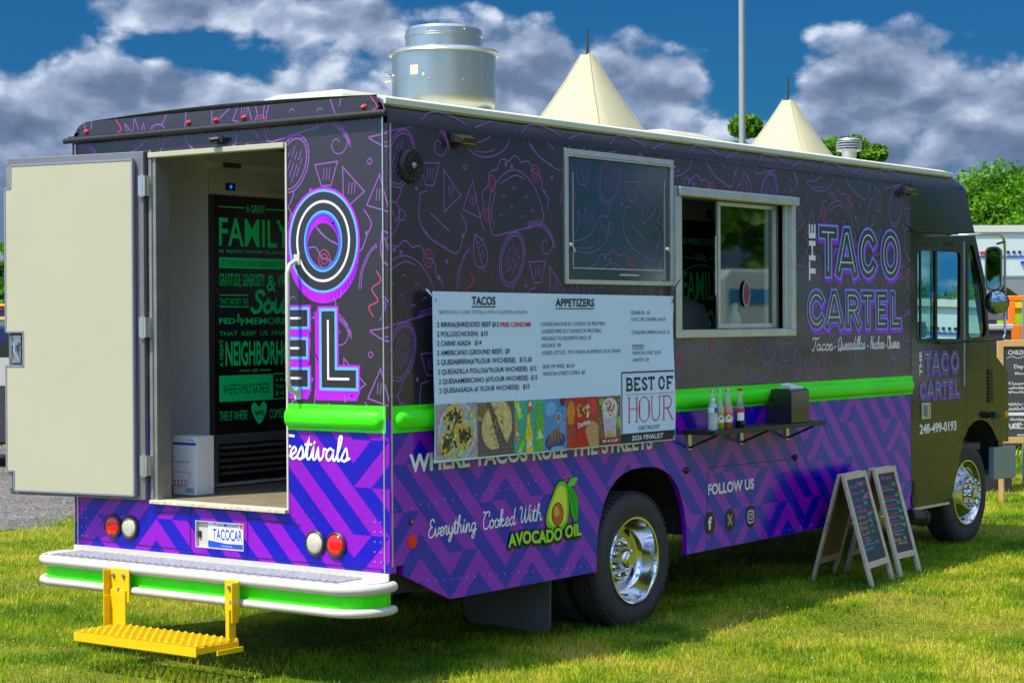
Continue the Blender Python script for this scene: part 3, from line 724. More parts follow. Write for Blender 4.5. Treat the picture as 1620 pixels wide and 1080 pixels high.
# rear wall
DY0, DY1, DZ0, DZ1 = -1.69, -.69, .85, 2.755
def rr_top(n=6):
    o = []
    for i in range(n + 1): a = PI / 2 * i / n; o.append((-.1315 + .13 * math.cos(a) , 2.83 + .13 * math.sin(a)))
    for i in range(n + 1): a = PI / 2 + PI / 2 * i / n; o.append((-W + .1315 + .13 * math.cos(a), 2.83 + .13 * math.sin(a)))
    return o
ru_out = [(-W + .0015, 1.335), (DY0, 1.335), (DY0, DZ1), (DY1, DZ1), (DY1, 1.335), (-.0015, 1.335)] + rr_top()
b = MB(); b.plate(REAR, ru_out, h1=-.05); rw = b.build('rear_panel', wrap_dark, T, label='black upper rear wall printed with purple food line drawings')
PLH = [(-1.375, .612), (-1.375, .757), (-1.015, .757), (-1.015, .612)]
rl_out = [(-W + .0015, .566), (-.0015, .566), (-.0015, 1.335), (DY1, 1.335), (DY1, DZ0), (DY0, DZ0), (DY0, 1.335), (-W + .0015, 1.335)]
b = MB(); b.plate(REAR, rl_out, [PLH], h1=-.05); rlw = b.build('rear_skirt', wrap_purple, T, label='lower rear wall with bright purple and blue chevron wrap')
SR = ["0110", "1001", "0110"]
def sgr(i, j):
    g = ['/\\/\\/\\\\/\\', '\\\\/\\/\\\\\\/', '/\\\\/\\/\\\\\\']   # rows from the bottom, columns from the left
    if i == -1: return [-1, 1, -1, 1][j % 4]
    if j == 0: return 1 if -6 <= i else (1 if i % 2 else -1)
    return 1 if i > -7 else -1
d = Decal(REAR); chevrons(d, sgr, (-W, 0, .56, 1.335), tess(rl_out, [PLH]), (0.0, .51)); d.build('chevron_print', rlw, stuff=True)
d = Decal(REAR); doodles(d, (-W, 0, 1.40, 2.96), tess([(-W, 1.404), (DY0, 1.404), (DY0, DZ1), (DY1, DZ1), (DY1, 1.404), (0, 1.404)] + rr_top()), (-.74, 0)); d.build('food_drawing_print', rw, stuff=True)
# big rear lettering  (… O / … E L)
d = Decal(REAR)
RW = tess([(DY1, 1.42), (-.01, 1.42), (-.01, 2.75), (DY1, 2.75)])
oc, oz = -.436, 2.238
def ring(ru, rv, w, m, l, off=(0, 0)): d.add(ribbon(ell(oc + off[0], oz + off[1], ru, rv, 56), w, closed=True), m, l, RW)
for q in (1, .75, .5, .25): ring(.178, .205, .135, neon_mag, 0, (0, -.045 * q))
ring(.178, .205, .142, neon_mag, 1); ring(.178, .205, .118, neon_cyan, 2); ring(.178, .205, .094, wrap_dark, 3); ring(.178, .203, .013, neon_lilac, 4)
ring(.116, .140, .012, neon_blue, 4)
NR = (neon_mag, neon_mag, neon_cyan, wrap_dark, neon_lilac)
def blk(segs, W_, ext):
    for q in (1, .75, .5, .25):
        for s_ in segs: d.add(ribbon([(x - .035 * q * 0 - .02 * q, y - .04 * q) for x, y in s_], W_ * 1.12, cap=W_ * .56), neon_mag, 0, RW)
    for s_ in segs: d.add(ribbon(s_, W_ * 1.14, cap=W_ * .57), neon_mag, 1, RW)
    for s_ in segs: d.add(ribbon(s_, W_ * .96, cap=W_ * .48), neon_cyan, 2, RW)
    for s_ in segs: d.add(ribbon(s_, W_ * .72, cap=W_ * .36), wrap_dark, 3, RW)
    for s_ in segs: d.add(ribbon(s_, W_ * .10), neon_lilac, 4, RW)
LWd = .125
blk([[(-.405, 1.835), (-.405, 1.535), (-.262, 1.535)]], LWd, 0)
for z_ in (1.845, 1.69, 1.535):
    pass
blk([[(-.90, 1.845), (-.59, 1.845)], [(-.90, 1.69), (-.60, 1.69)], [(-.90, 1.535), (-.59, 1.535)]], .118, 0)
d.build('lettering', rw)
d = Decal(REAR); script(d, 'Festivals', -.735, 1.118, -.268, 1.118, .122, .0125, white_vinyl, 3, [rect(DY1 + .002, -.02, 1.0, 1.262)]); d.build('lettering', rlw)
# green belts: half-round pressed rail on a flat flange
def belt(fr, u0, u1, name='belt_rail', e0=True, e1=True):
    b = MB(); b.obox(fr, u0, u1, BELT0, BELT1, 0, .004)
    n = 8; cy_ = (BELT0 + BELT1) / 2 - .003; r = .047; a0, a1 = u0 + .05 * e0, u1 - .05 * e1
    rings = []
    steps = [(a0 - .035 * e0, .12), (a0 - .028 * e0, .55), (a0 - .014 * e0, .85), (a0 + .005, 1), (a1 - .005, 1), (a1 + .014 * e1, .85), (a1 + .028 * e1, .55), (a1 + .035 * e1, .12)]
    v = []; f = []
    for u, s_ in steps:
        for i in range(n + 1):
            a = -PI / 2 + PI * i / n; v.append(fr.pt(u, cy_ + r * s_ * math.sin(a), .004 + .036 * s_ * max(0.0, math.cos(a)) ** .7))
    for i in range(len(steps) - 1):
        for j in range(n): f.append((i * 9 + j, i * 9 + j + 1, (i + 1) * 9 + j + 1, (i + 1) * 9 + j))
    b.add(v, f)
    u = u0 + .03
    while u < u1 - .01:
        for z in (BELT0 + .011, BELT1 - .011): b.dome(fr.pt(u, z, .004), fr.n, .0045, .003, 5)
        u += .1
    return b.build(name, green_belt, T, smooth=50, label='bright green protruding belt rail')
belt(SIDE, .018, 5.975); belt(REAR, -.685, -.022, e0=False); belt(REAR, -W + .02, -1.76, e1=False)
# corner trims
for q_ in ((-.006, .0, .028, .036, .57, 2.85), (.010, .018, -.006, .0, .60, ZT), (-.006, 0, W - .036, W - .028, .57, 2.85)): b = MB(); b.box(*q_); b.build('corner_trim', alu, T)
b = MB(); b.box(-.012, -.002, .002, W - .002, .532, .566); b.build('rear_apron', white_paint, T)
b = MB(); b.box(-.008, .03, .03, W - .03, .40, .532); b.build('rear_sill', under_black, T)
# rear seams
d = Decal(REAR); seam = [ [(-W, .600), (-1.42, .592)], [(-.985, .585), (-.01, .585)], [(-1.69, .78), (-1.42, .80)], [(-.985, .79), (-.60, .775)]]
for s_ in seam: d.add(ribbon(s_, .004), black_vinyl, 3)
d.add(ribbon([(-1.415, .595), (-1.415, .825), (-.985, .822), (-.985, .575), (-1.415, .578)], .004), black_vinyl, 3)
d.add(ribbon(smooth_pts([(-2.23, .61), (-2.14, .70), (-2.04, .80), (-1.95, .83)]), .004), ink_purple, 3)
d.build('panel_seam', rlw, stuff=True)
# drip rail over the rear door, marker lamps, camera, rivets
b = MB(); b.tube([(-.028, -.012, 2.862), (-.028, .0, 2.864), (-.028, W + .0, 2.857), (-.028, W + .03, 2.857)], .017, 10); b.box(-.03, .0, 0.0, W, 2.872, 2.880); b.build('rain_gutter', black_plastic, T, smooth=50)
for y_ in (.155, .99, 1.20, 1.405, 2.225):
    b = MB(); b.mat(black_plastic).dome((0, y_, 2.903), (-1, 0, 0), .019, .006, 12); b.mat(red_lens).dome((-.004, y_, 2.903), (-1, 0, 0), .014, .017, 12); b.build('marker_lamp', None, T, smooth=60)
b = MB(); b.box(-.05, -.0, 1.14, 1.20, 2.778, 2.784); b.tube([(-.03, 1.15, 2.80), (-.055, 1.19, 2.795)], .014, 8); b.box(-.035, -.02, 1.12, 1.15, 2.79, 2.81); b.build('rear_camera', black_plastic, T)
b = MB(); b.mat(dark_steel)
for z_ in np.arange(.62, 2.80, .088):
    for y_ in (.045, W - .045): b.dome((0, y_, z_), (-1, 0, 0), .0065, .004)
for y_ in np.arange(.1, W, .098):
    for z_ in (2.842,): b.dome((0, y_, z_), (-1, 0, 0), .006, .004)
for a in np.linspace(0, PI / 2, 5):
    for cy_, sg_ in ((.13, -1), (W - .13, 1)): b.dome((0, cy_ + sg_ * .10 * math.cos(a), 2.83 + .10 * math.sin(a)), (-1, 0, 0), .008, .005)
for i in range(26):
    y_ = 1.66 - i * .0635
    b.dome((0, y_, .842 - (.0 if i % 2 else .03)), (-1, 0, 0), .0055, .004)
b.mat(rivet_lilac)
for i in range(5):
    for y_ in (.06, .10, W - .06, W - .10): b.dome((0, y_, .62 + i * .05), (-1, 0, 0), .005, .004)
b.mat(dark_steel)
for z_ in np.arange(1.45, 2.72, .09): b.dome((0, -DY1 - .02, z_), (-1, 0, 0), .0055, .004)
b.build('rivets', None, T, stuff=True)
b = MB()
for x_ in np.arange(.06, BOX, .105): b.dome((x_, 0, 2.80), (0, -1, 0), .006, .004)
for z_ in np.arange(1.45, 2.76, .095):
    for x_ in (.045, BOX - .05): b.dome((x_, 0, z_), (0, -1, 0), .006, .004)
b.build('rivets', dark_steel, T, stuff=True)
b = MB(); rv = random.Random(2)
for i in range(26):
    x_ = .04 + i * .0665
    b.dome((x_, 0, .872 + .0036 * i + (.012 if i % 3 == 0 else 0)), (0, -1, 0), .0055, .004)
for i in range(24):
    x_ = .30 + i * .065
    b.dome((x_, 0, max(.42, .50 - .2 * i / 24 * .4)), (0, -1, 0), .0055, .004)
for i in range(20):
    b.dome((3.0 + i * .152, 0, .90 + .006 * math.sin(i)), (0, -1, 0), .0055, .004); b.dome((2.86 + i * .155, 0, .43), (0, -1, 0), .0055, .004)
for x_, z_ in ((.18, 1.12), (.4, 1.0), (1.0, .99), (1.2, 1.0)): b.dome((x_, 0, z_), (0, -1, 0), .005, .004)
b.build('rivets', rivet_lilac, T, stuff=True)
b = MB(); b.box(.0, BOX, -.004, .0, ZT - .006, ZT); b.build('wall_seam', dark_steel, T)
# side lettering
d = Decal(SIDE)
TX = [('T', 4.515, 4.795), ('A', 4.76, 5.10), ('C', 5.10, 5.415), ('O', 5.455, 5.775)]
for ch, a, c in TX: neon(d, ch, a, c, 2.105, 2.468, .098)
CX = [('C', 4.345, 4.62), ('A', 4.60, 4.885), ('R', 4.905, 5.145), ('T', 5.14, 5.355), ('E', 5.375, 5.57), ('L', 5.605, 5.79)]
for ch, a, c in CX: neon(d, ch, a, c, 1.748, 2.030, .082)
vtext(d, 'THE', 4.375, 4.475, 2.085, 2.468, white_vinyl, 3, 1)
d.build('logo_lettering', sp)
d = Decal(SIDE)
W_ = 1.33
for w_, a, c in (('Tacos', 4.42, 4.72), ('Quesadillas', 4.80, 5.21), ('Nachos', 5.29, 5.51), ('Churros', 5.56, 5.76)): script(d, w_, a, 1.612, c, 1.612, .085, .0085, white_vinyl, 1)
for x_ in (4.755, 5.25, 5.535): d.add([ell(x_, 1.632, .009, .009, 8)], white_vinyl, 1)
d.build('lettering', sp)
d = Decal(SIDE)
text(d, 'WHERE TACOS RULE THE STREETS', .150, 1.062, 2.42, 1.058, .098, white_vinyl, 3, 3)
script(d, 'Everything', .30, .722, .70, .722, .088, .0085, white_vinyl, 3); script(d, 'Cooked', .755, .724, 1.045, .724, .088, .0085, white_vinyl, 3); script(d, 'With', 1.08, .728, 1.29, .728, .088, .0085, white_vinyl, 3)
avo_y = flat('avocado_lettering', (.36, .78, .02)); dkg = flat('avocado_outline', (.01, .035, .01)); avo_g = flat('avocado_skin', (.16, .55, .02)); avo_f = flat('avocado_flesh', (.72, .78, .05)); avo_l = flat('avocado_leaf', (.02, .40, .02)); avo_l2 = flat('avocado_leaf_light', (.12, .62, .05)); pit1 = flat('avocado_pit', (.45, .13, .01)); pit2 = flat('avocado_pit_light', (.75, .35, .06))
def blob2(P, m, l, k=1.0):
    q = smooth_pts(P, True, 6); c = (sum(p[0] for p in P) / len(P), sum(p[1] for p in P) / len(P))
    q = [(c[0] + (x - c[0]) * k, c[1] + (y - c[1]) * k) for x, y in q]; d.add(tess(q), m, l)
leaf_a = [(1.536, .894), (1.555, .925), (1.578, .941), (1.633, .940), (1.622, .912), (1.585, .893)]
leaf_b = [(1.539, .892), (1.60, .872), (1.639, .813), (1.640, .74), (1.620, .688), (1.575, .73), (1.558, .80)]
body = [(1.493, .930), (1.45, .925), (1.415, .893), (1.388, .85), (1.352, .80), (1.330, .75), (1.330, .70), (1.37, .662), (1.445, .650), (1.515, .672), (1.546, .73), (1.548, .80), (1.540, .87), (1.525, .912)]
for P, m_ in ((leaf_a, avo_l2), (leaf_b, avo_l)): blob2(P, dkg, 3, 1.12); blob2(P, m_, 4)
d.add(ribbon([(1.562, .86), (1.60, .80), (1.618, .72)], .004), dkg, 5)
d.add(ribbon(smooth_pts([(1.505, .92), (1.512, .95), (1.535, .972)]), .014), pit1, 4)
blob2(body, dkg, 4, 1.05); blob2(body, avo_g, 5, .985); blob2(body, avo_f, 6, .80)
d.add([ell(1.437, .748, .058, .066, 26)], dkg, 7); d.add([ell(1.437, .748, .053, .061, 26)], pit1, 8); d.add([ell(1.425, .765, .026, .032, 20, .3)], pit2, 9)
for l, m_, o_, g in ((9, dkg, (.010, -.010), 1), (10, dkg, (0, 0), 1), (11, avo_y, (0, 0), 0)):
    T3, x0, x1 = glyphs('AVOCADO OIL', .075 if g else .035); sx = .69 / (x1 - x0); sy = (.074 + .012 * g) / (.729 + .07)
    d.add([[(.972 - .005 * g + (x - x0) * sx + o_[0], .606 - .004 * g + (y + .03) * sy + o_[1] + .006 * math.sin((x) * 1.2)) for x, y in t] for t in T3], m_, l)
# follow us + three round icons
text(d, 'FOLLOW US', 3.052, .733, 3.628, .733, .073, white_vinyl, 3, 3)
for x_ in (3.078, 3.325, 3.585): d.add([ell(x_, .558, .062, .072, 26)], black_vinyl, 3)
text(d, 'f', 3.055, .518, 3.102, .518, .085, white_vinyl, 3, 4)
d.add(ribbon([(3.298, .59), (3.345, .528)], .016, cap=.002), white_vinyl, 4); d.add(ribbon([(3.298, .59), (3.345, .528)], .007), black_vinyl, 5)
d.add(ribbon([(3.348, .59), (3.296, .528)], .006), white_vinyl, 4)
sq = smooth_pts([(3.553, .59), (3.585, .596), (3.617, .59), (3.623, .558), (3.617, .526), (3.585, .520), (3.553, .526), (3.547, .558)], True, 4)
d.add(ribbon(sq, .008, closed=True), white_vinyl, 4); d.add(ribbon(ell(3.585, .558, .017, .019, 18), .007, closed=True), white_vinyl, 4); d.add([ell(3.607, .581, .0045, .005, 8)], white_vinyl, 4)
d.build('lettering', sk)
d = Decal(SIDE); sm = smooth_pts([(3.03, .42), (3.05, .66), (3.06, .90)], False, 3) + smooth_pts([(3.12, .905), (3.6, .90), (4.15, .895)], False, 3) + [(4.2, .88), (4.21, .42)]
d.add(ribbon(sm, .0045), black_vinyl, 4); d.add(ribbon([(4.335, .42), (4.335, 1.25)], .003), black_vinyl, 4)
d.add(ribbon([(2.42, 1.42), (2.42, 1.72)], .002), black_vinyl, 4); d.add(ribbon([(4.30, 1.41), (4.30, 1.72)], .002), black_vinyl, 4)
d.build('panel_seam', sk, stuff=True)
b = MB(); b.mat(red_sticker).lathe((.172, -.0, .713), (0, -1, 0), [(.036, 0), (.034, .006)], 24, False); b.build('side_reflector', None, T)
b = MB(); b.mat(black_plastic).lathe((.165, 0, .812), (0, -1, 0), [(.016, 0), (.014, .008)], 12, False); b.mat(red_lens).dome((.165, -.008, .812), (0, -1, 0), .011, .008, 10); b.build('marker_lamp', None, T, smooth=50)
for x_, z_ in ((2.80, .905), (4.175, .905)):
    b = MB(); b.lathe((x_, 0, z_), (0, -1, 0), [(.022, 0), (.02, .01), (.013, .018), (.012, .022)], 14, False); b.build('vent_plug', black_plastic, T, smooth=40)
# loudspeaker, floodlights
sp_ = MB(); sp_.mat(black_plastic).lathe((.168, 0, 2.612), (0, -1, 0), [(.092, 0), (.092, .012), (.08, .03), (.066, .03), (.05, .018), (.02, .022), (.018, .03), (.006, .034)], 30, False)
for i in range(12):
    a = i * PI / 6; sp_.bar((.168 + .02 * math.cos(a), -.032, 2.612 + .02 * math.sin(a)), (.168 + .072 * math.cos(a), -.032, 2.612 + .072 * math.sin(a)), .004)
for r in (.04, .055): sp_.tube([(.168 + r * math.cos(t), -.033, 2.612 + r * math.sin(t)) for t in np.linspace(0, 2 * PI, 25)], .002, 4, False)
sp_.mat(alu_dull).dome((.168, -.03, 2.612), (0, -1, 0), .018, .014, 12)
sp_.build('loudspeaker', None, T, smooth=40, label='round black loudspeaker with an open grille')
for x_, z_ in ((.56, 2.775), (5.86, 2.765)):
    b = MB(); b.mat(black_plastic).box(x_ - .075, x_ + .075, -.03, 0, z_ - .022, z_ + .022); v_ = [(x_ - .07, -.03, z_ + .02), (x_ + .07, -.03, z_ + .02), (x_ + .062, -.085, z_ - .012), (x_ - .062, -.085, z_ - .012), (x_ - .07, -.03, z_ - .022), (x_ + .07, -.03, z_ - .022), (x_ + .062, -.08, z_ - .030), (x_ - .062, -.08, z_ - .030)]
    b.add(v_, [(0, 1, 2, 3), (4, 7, 6, 5), (3, 2, 6, 7), (0, 3, 7, 4), (1, 5, 6, 2)]); b.add([(x_ - .055, -.088, z_ - .004), (x_ + .055, -.088, z_ - .004), (x_ + .055, -.058, z_ - .052), (x_ - .055, -.058, z_ - .052), (x_ - .055, -.03, z_ - .02), (x_ + .055, -.03, z_ - .02)], [(0, 1, 2, 3), (3, 2, 5, 4), (0, 3, 4), (1, 5, 2)]); fl = b.build('floodlight', None, T)
    b = MB(); b.add([(x_ - .05, -.040, z_ - .0262), (x_ + .05, -.040, z_ - .0262), (x_ + .05, -.078, z_ - .032), (x_ - .05, -.078, z_ - .032), (x_ - .05, -.083, z_ - .014), (x_ + .05, -.083, z_ - .014)], [(0, 1, 2, 3), (3, 2, 5, 4)]); b.build('lens', lamp_yellow, fl)

# closed hatch (left) : silver frame, dark film glass
def frame_ring(name, x0, x1, z0, z1, wt, wb, ws, h, m, depth0=0.0, par=None, **k):
    b = MB(); b.obox(SIDE, x0, x1, z1 - wt, z1, depth0, h); b.obox(SIDE, x0, x1, z0, z0 + wb, depth0, h); b.obox(SIDE, x0, x0 + ws, z0 + wb, z1 - wt, depth0, h); b.obox(SIDE, x1 - ws, x1, z0 + wb, z1 - wt, depth0, h)
    return b.build(name, m, par or T, bev=.003, **k)
ha = frame_ring('closed_hatch', 1.502, 2.640, 2.030, 2.788, .030, .026, .034, .022, alu, label='closed service hatch in a silver frame with dark glossy glass')
b = MB(); b.obox(SIDE, 1.536, 2.606, 2.056, 2.758, .003, .008); b.build('hatch_glass', hatch_film, ha)
d = Decal(Frame((0, -.008, 0), (1, 0, 0), (0, 0, 1), (0, -1, 0))); doodles(d, (1.58, 2.56, 2.12, 2.74), tess(rect(1.58, 2.56, 2.12, 2.745)), (.0, 0.0), .7); d.build('food_drawing_print', ha, stuff=True)
b = MB(); b.obox(SIDE, 1.585, 1.592, 2.13, 2.66, .008, .014); b.obox(SIDE, 2.545, 2.552, 2.13, 2.66, .008, .014); b.obox(SIDE, 1.585, 2.552, 2.118, 2.124, .008, .012); b.build('glass_bead', alu, ha)
b = MB(); b.mat(alu); b.obox(SIDE, 2.06, 2.26, 2.084, 2.094, .008, .016); b.build('pull_handle', None, ha)
for x_ in (1.565, 2.578):
    b = MB(); b.dome(SIDE.pt(x_, 2.25, .01), (0, -1, 0), .016, .02, 10); b.tube([SIDE.pt(x_, 2.25, .022), SIDE.pt(x_ + .02, 2.21, .03)], .005, 6); b.build('latch', chrome, ha, smooth=40)
b = MB(); b.obox(SIDE, 1.52, 2.62, 2.742, 2.752, .022, .045); b.build('drip_lip', alu, ha)
# open serving window (right)
sw = frame_ring('serving_window', 2.625, 4.125, 1.716, 2.632, .055, .045, .055, .045, alu, label='open serving window with a sliding glass sash in a silver frame')
b = MB(); x0, x1, z0, z1 = WIN
b.box(x0 - .05, x1 + .05, -.02, .09, z0 - .03, z0); b.box(x0 - .05, x1 + .05, -.02, .09, z1, z1 + .02); b.box(x0 - .055, x0, -.02, .09, z0, z1); b.box(x1, x1 + .05, -.02, .09, z0, z1)
b.build('window_liner', alu, sw, bev=.002)
b = MB(); b.obox(SIDE, 2.628, 4.122, 2.575, 2.63, .045, .075); b.build('window_awning_rail', alu, sw, bev=.006)
def sash(u0, u1, y, wd=.028):
    b = MB(); b.box(u0, u1, y, y + .02, z0 + .004, z0 + .034); b.box(u0, u1, y, y + .02, z1 - .03, z1 - .004); b.box(u0, u0 + wd, y, y + .02, z0 + .034, z1 - .03); b.box(u1 - wd, u1, y, y + .02, z0 + .034, z1 - .03)
    s_ = b.build('sliding_sash', alu, sw, bev=.002); g_ = MB(); g_.box(u0 + wd, u1 - wd, y + .008, y + .013, z0 + .034, z1 - .03); return s_, g_
s1, g1 = sash(3.255, 3.985, .035); g1.build('sash_glass', glass, sw)
b = MB(); b.box(3.985, 4.02, .03, .06, z0, z1); b.box(3.90, 3.935, .062, .075, z0, z1); b.build('window_post', alu, sw)
b = MB(); b.box(3.21, 3.222, .028, .034, 1.98, 2.35); b.build('sash_pull', alu, sw)
b = MB(); b.lathe((3.30, .058, 2.0), (0, -1, 0), [(.0, 0), (.01, 0)], 6) if False else None
d = Decal(Frame((0, .033, 0), (1, 0, 0), (0, 0, 1), (0, -1, 0)))
refl_red = flat('reflection_red', (.22, .03, .08)); d.add([ell(3.60, 1.99, .050, .085, 24)], flat('reflection_rim', (.30, .31, .31)), 1); d.add([ell(3.60, 1.99, .040, .072, 24)], refl_red, 2); d.build('painted_reflection', sw)  # red reflection in the sash glass, painted as a muted oval

# shelf under the window
b = MB(); b.box(2.746, 4.186, -.235, -.004, 1.128, 1.155); shf = b.build('service_shelf', black_plastic, T, bev=.004, label='black fold-down service shelf below the belt')
MATS['black_plastic']
for x_ in (2.83, 3.46, 4.06):
    b = MB(); b.mat(alu); b.box(x_ - .02, x_ + .02, -.012, -.001, 1.03, 1.126); b.mat(black_plastic); b.bar((x_, -.006, 1.04), (x_, -.20, 1.122), .022, .012); b.build('shelf_bracket', None, shf)

# ------------------------------------------------------------------ wheels
def wheel(name, x, y, zc, rear, lab):
    w = empty(name, (x, y, zc), parent=T, label=lab)
    r = .402
    b = MB(); o = (x, y, zc)
    prof = [(.262, .012), (.30, -.004), (.345, -.006), (.372, .004), (.388, .018), (.400, .04), (.402, .06), (.392, .062), (.392, .070), (.402, .072), (.403, .10), (.392, .102), (.392, .110), (.403, .112), (.403, .14), (.392, .142), (.392, .150), (.402, .152), (.400, .18), (.388, .205), (.35, .22), (.262, .21)]
    b.lathe(o, (0, 1, 0), prof, 64, False, False)
    for k in range(64):   # shoulder lugs
        a = 2 * PI * k / 64; c, s_ = math.cos(a), math.sin(a)
        b.bar((x + .398 * c, y + .016, zc + .398 * s_), (x + .405 * c, y + .058, zc + .405 * s_), .022, .008, (c, 0, s_))
    b.build('tyre', rubber, w, smooth=35)
    b = MB()
    if rear:
        b.lathe(o, (0, 1, 0), [(.262, .012), (.256, -.002), (.244, .0), (.238, .012), (.232, .05), (.215, .085), (.205, .115), (.19, .125), (.155, .118), (.125, .10), (.10, .105), (.085, .12)], 56, False, True)
        rim = b.build('rim', chrome, w, smooth=50)
        b = MB(); b.lathe(o, (0, 1, 0), [(.001, .03), (.035, .03), (.040, .036), (.045, .036), (.058, .05), (.066, .075), (.07, .12)], 32, False, False); b.build('hub_cap', chrome, w, smooth=50)
        b = MB()
        for k in range(4):
            b = MB(); a = PI / 4 + k * PI / 2 + .2; c, s_ = math.cos(a), math.sin(a); b.add([(x + .17 * c + rx * .026 * c - ry * .03 * s_, y + .1195, zc + .17 * s_ + rx * .026 * s_ + ry * .03 * c) for rx, ry in [(math.cos(t), math.sin(t)) for t in np.linspace(0, 2 * PI, 14)[:-1]]], [tuple(range(13))]); b.build('hand_hole', under_black, w)
        b = MB()
        for k in range(8):
            a = k * PI / 4 + .4; b.lathe((x + .10 * math.cos(a), y + .105, zc + .10 * math.sin(a)), (0, -1, 0), [(.014, 0), (.014, .02), (.008, .026)], 6, False)
        b.build('lug_nuts', chrome, w, stuff=True)
    else:
        b.lathe(o, (0, 1, 0), [(.262, .012), (.256, -.002), (.246, -.002), (.240, .012), (.228, .035), (.215, .04), (.205, .032), (.18, .012), (.15, -.008), (.125, -.018), (.115, -.018)], 56, False, False)
        b.build('rim', chrome, w, smooth=50)
        b = MB(); b.lathe(o, (0, 1, 0), [(.001, -.075), (.035, -.075), (.044, -.07), (.046, -.04), (.07, -.038), (.075, -.030), (.128, -.026), (.130, -.012)], 32, False, False); b.build('hub_cap', chrome, w, smooth=40)
        b = MB()
        for k in range(10):
            a = k * PI / 5 + .15; p_ = (x + .098 * math.cos(a), y - .026, zc + .098 * math.sin(a)); b.lathe(p_, (0, -1, 0), [(.017, 0), (.017, .012), (.013, .014), (.013, .038), (.008, .046), (.001, .048)], 8, False)
        b.build('lug_nuts', chrome, w, stuff=True, smooth=50)
        b = MB()
        for k in range(4):
            b = MB(); a = k * PI / 2 + 1.45; c, s_ = math.cos(a), math.sin(a)
            b.add([(x + (.205 + rx * .016) * c - ry * .034 * s_, y + .026 - rx * .006, zc + (.205 + rx * .016) * s_ + ry * .034 * c) for rx, ry in [(math.cos(t), math.sin(t)) for t in np.linspace(0, 2 * PI, 14)[:-1]]], [tuple(range(13))]); b.build('hand_hole', under_black, w)
    return w
GR, GF = .408, .455
wheel('wheel', 2.262, .020, GR, True, 'rear outer wheel with deep polished chrome rim')
wheel('wheel', 7.09, .06, GF, False, 'front wheel with domed chrome rim and ring of lug nuts')
def plain_wheel(x, y, zc):
    w = empty('wheel', (x, y, zc), parent=T)
    b = MB(); b.lathe((x, y, zc), (0, 1, 0), [(.262, .012), (.30, -.004), (.372, .004), (.400, .04), (.402, .18), (.388, .205), (.35, .22), (.262, .21)], 40, False, False); b.build('tyre', rubber, w, smooth=35)
    b = MB(); b.lathe((x, y, zc), (0, 1, 0), [(.262, .012), (.25, .02), (.2, .10), (.1, .1)], 32, False, True); b.build('rim', alu_dull, w, smooth=50)
plain_wheel(2.262, .275, GR); plain_wheel(2.262, W - .24, GR); plain_wheel(2.262, W - .50, GR); plain_wheel(7.09, W - .27, GF)
# underbody
b = MB(); b.box(.05, 1.74, .06, W - .06, .78, .848); b.box(1.74, 2.9, .66, W - .06, .78, .848); b.box(2.9, BOX, .06, W - .06, .78, .848); b.box(.02, 7.6, .62, .70, .52, .74); b.box(.02, 7.6, 1.65, 1.73, .52, .74)
b.box(0.05, 1.75, .05, .09, .45, .78); b.box(2.9, BOX, .04, .08, .45, .78)
b.tube([(2.262, .2, .41), (2.262, W - .2, .41)], .06, 12); b.lathe((2.262, 1.05, .41), (0, 1, 0), [(.1, 0), (.19, .08), (.19, .2), (.1, .28)], 16); b.tube([(7.09, .3, .42), (7.09, W - .3, .42)], .05, 10)
b.tube([(2.3, 1.15, .45), (6.6, 1.17, .55)], .05, 10); b.box(3.4, 4.6, 1.85, 2.2, .36, .76); b.box(4.4, 5.4, .15, .5, .42, .78)
b.box(1.55, 1.60, .1, W - .1, .55, .62); b.box(2.85, 2.9, .1, W - .1, .50, .62)
b.build('chassis', under_black, T)
b = MB(); n = 14; v_ = []; f_ = []
for i in range(n + 1):
    a = PI * i / n; x_ = 2.318 + .55 * math.cos(a); z_ = .50 + .50 * math.sin(a) ** .7
    v_ += [(x_, .031, z_), (x_, .60, z_)]
for i in range(n): f_.append((2 * i, 2 * i + 1, 2 * i + 3, 2 * i + 2))
b.add(v_, f_); b.box(1.76, 2.88, .60, .615, .78, 1.01); b.box(1.76, 2.88, .033, .615, 1.01, 1.02); b.build('wheel_well', under_black, T)
b = MB(); b.plate(Frame((1.42, 0, 0), (0, -1, 0), (0, 0, 1), (-1, 0, 0)), [(-.64, .52), (-.64, .13), (-.61, .10), (-.07, .085), (-.04, .11), (-.035, .52)], h0=0, h1=-.012); mf = b.build('mud_flap', mat('mudflap_rubber', (.075, .078, .082), rough=.6, var=.3, vscale=6), T)
b = MB(); b.mat(alu_dull).box(1.405, 1.421, .04, .64, .50, .52); b.bar((1.404, .64, .50), (1.404, .10, .13), .004, .004) if False else None; b.build('flap_bar', None, T)
b = MB(); b.mat(black_plastic).tube([(6.0, .03, .62), (6.0, .03, .42)], .04, 12); b.box(5.955, 6.045, -.01, .07, .44, .52); b.tube([(5.93, .02, .37), (6.16, .02, .34)], .062, 14); b.mat(dark_steel).tube([(6.14, .02, .343), (6.19, .02, .336)], .068, 14); b.build('waste_valve', None, T, smooth=40, label='black waste water dump valve behind the cab door')

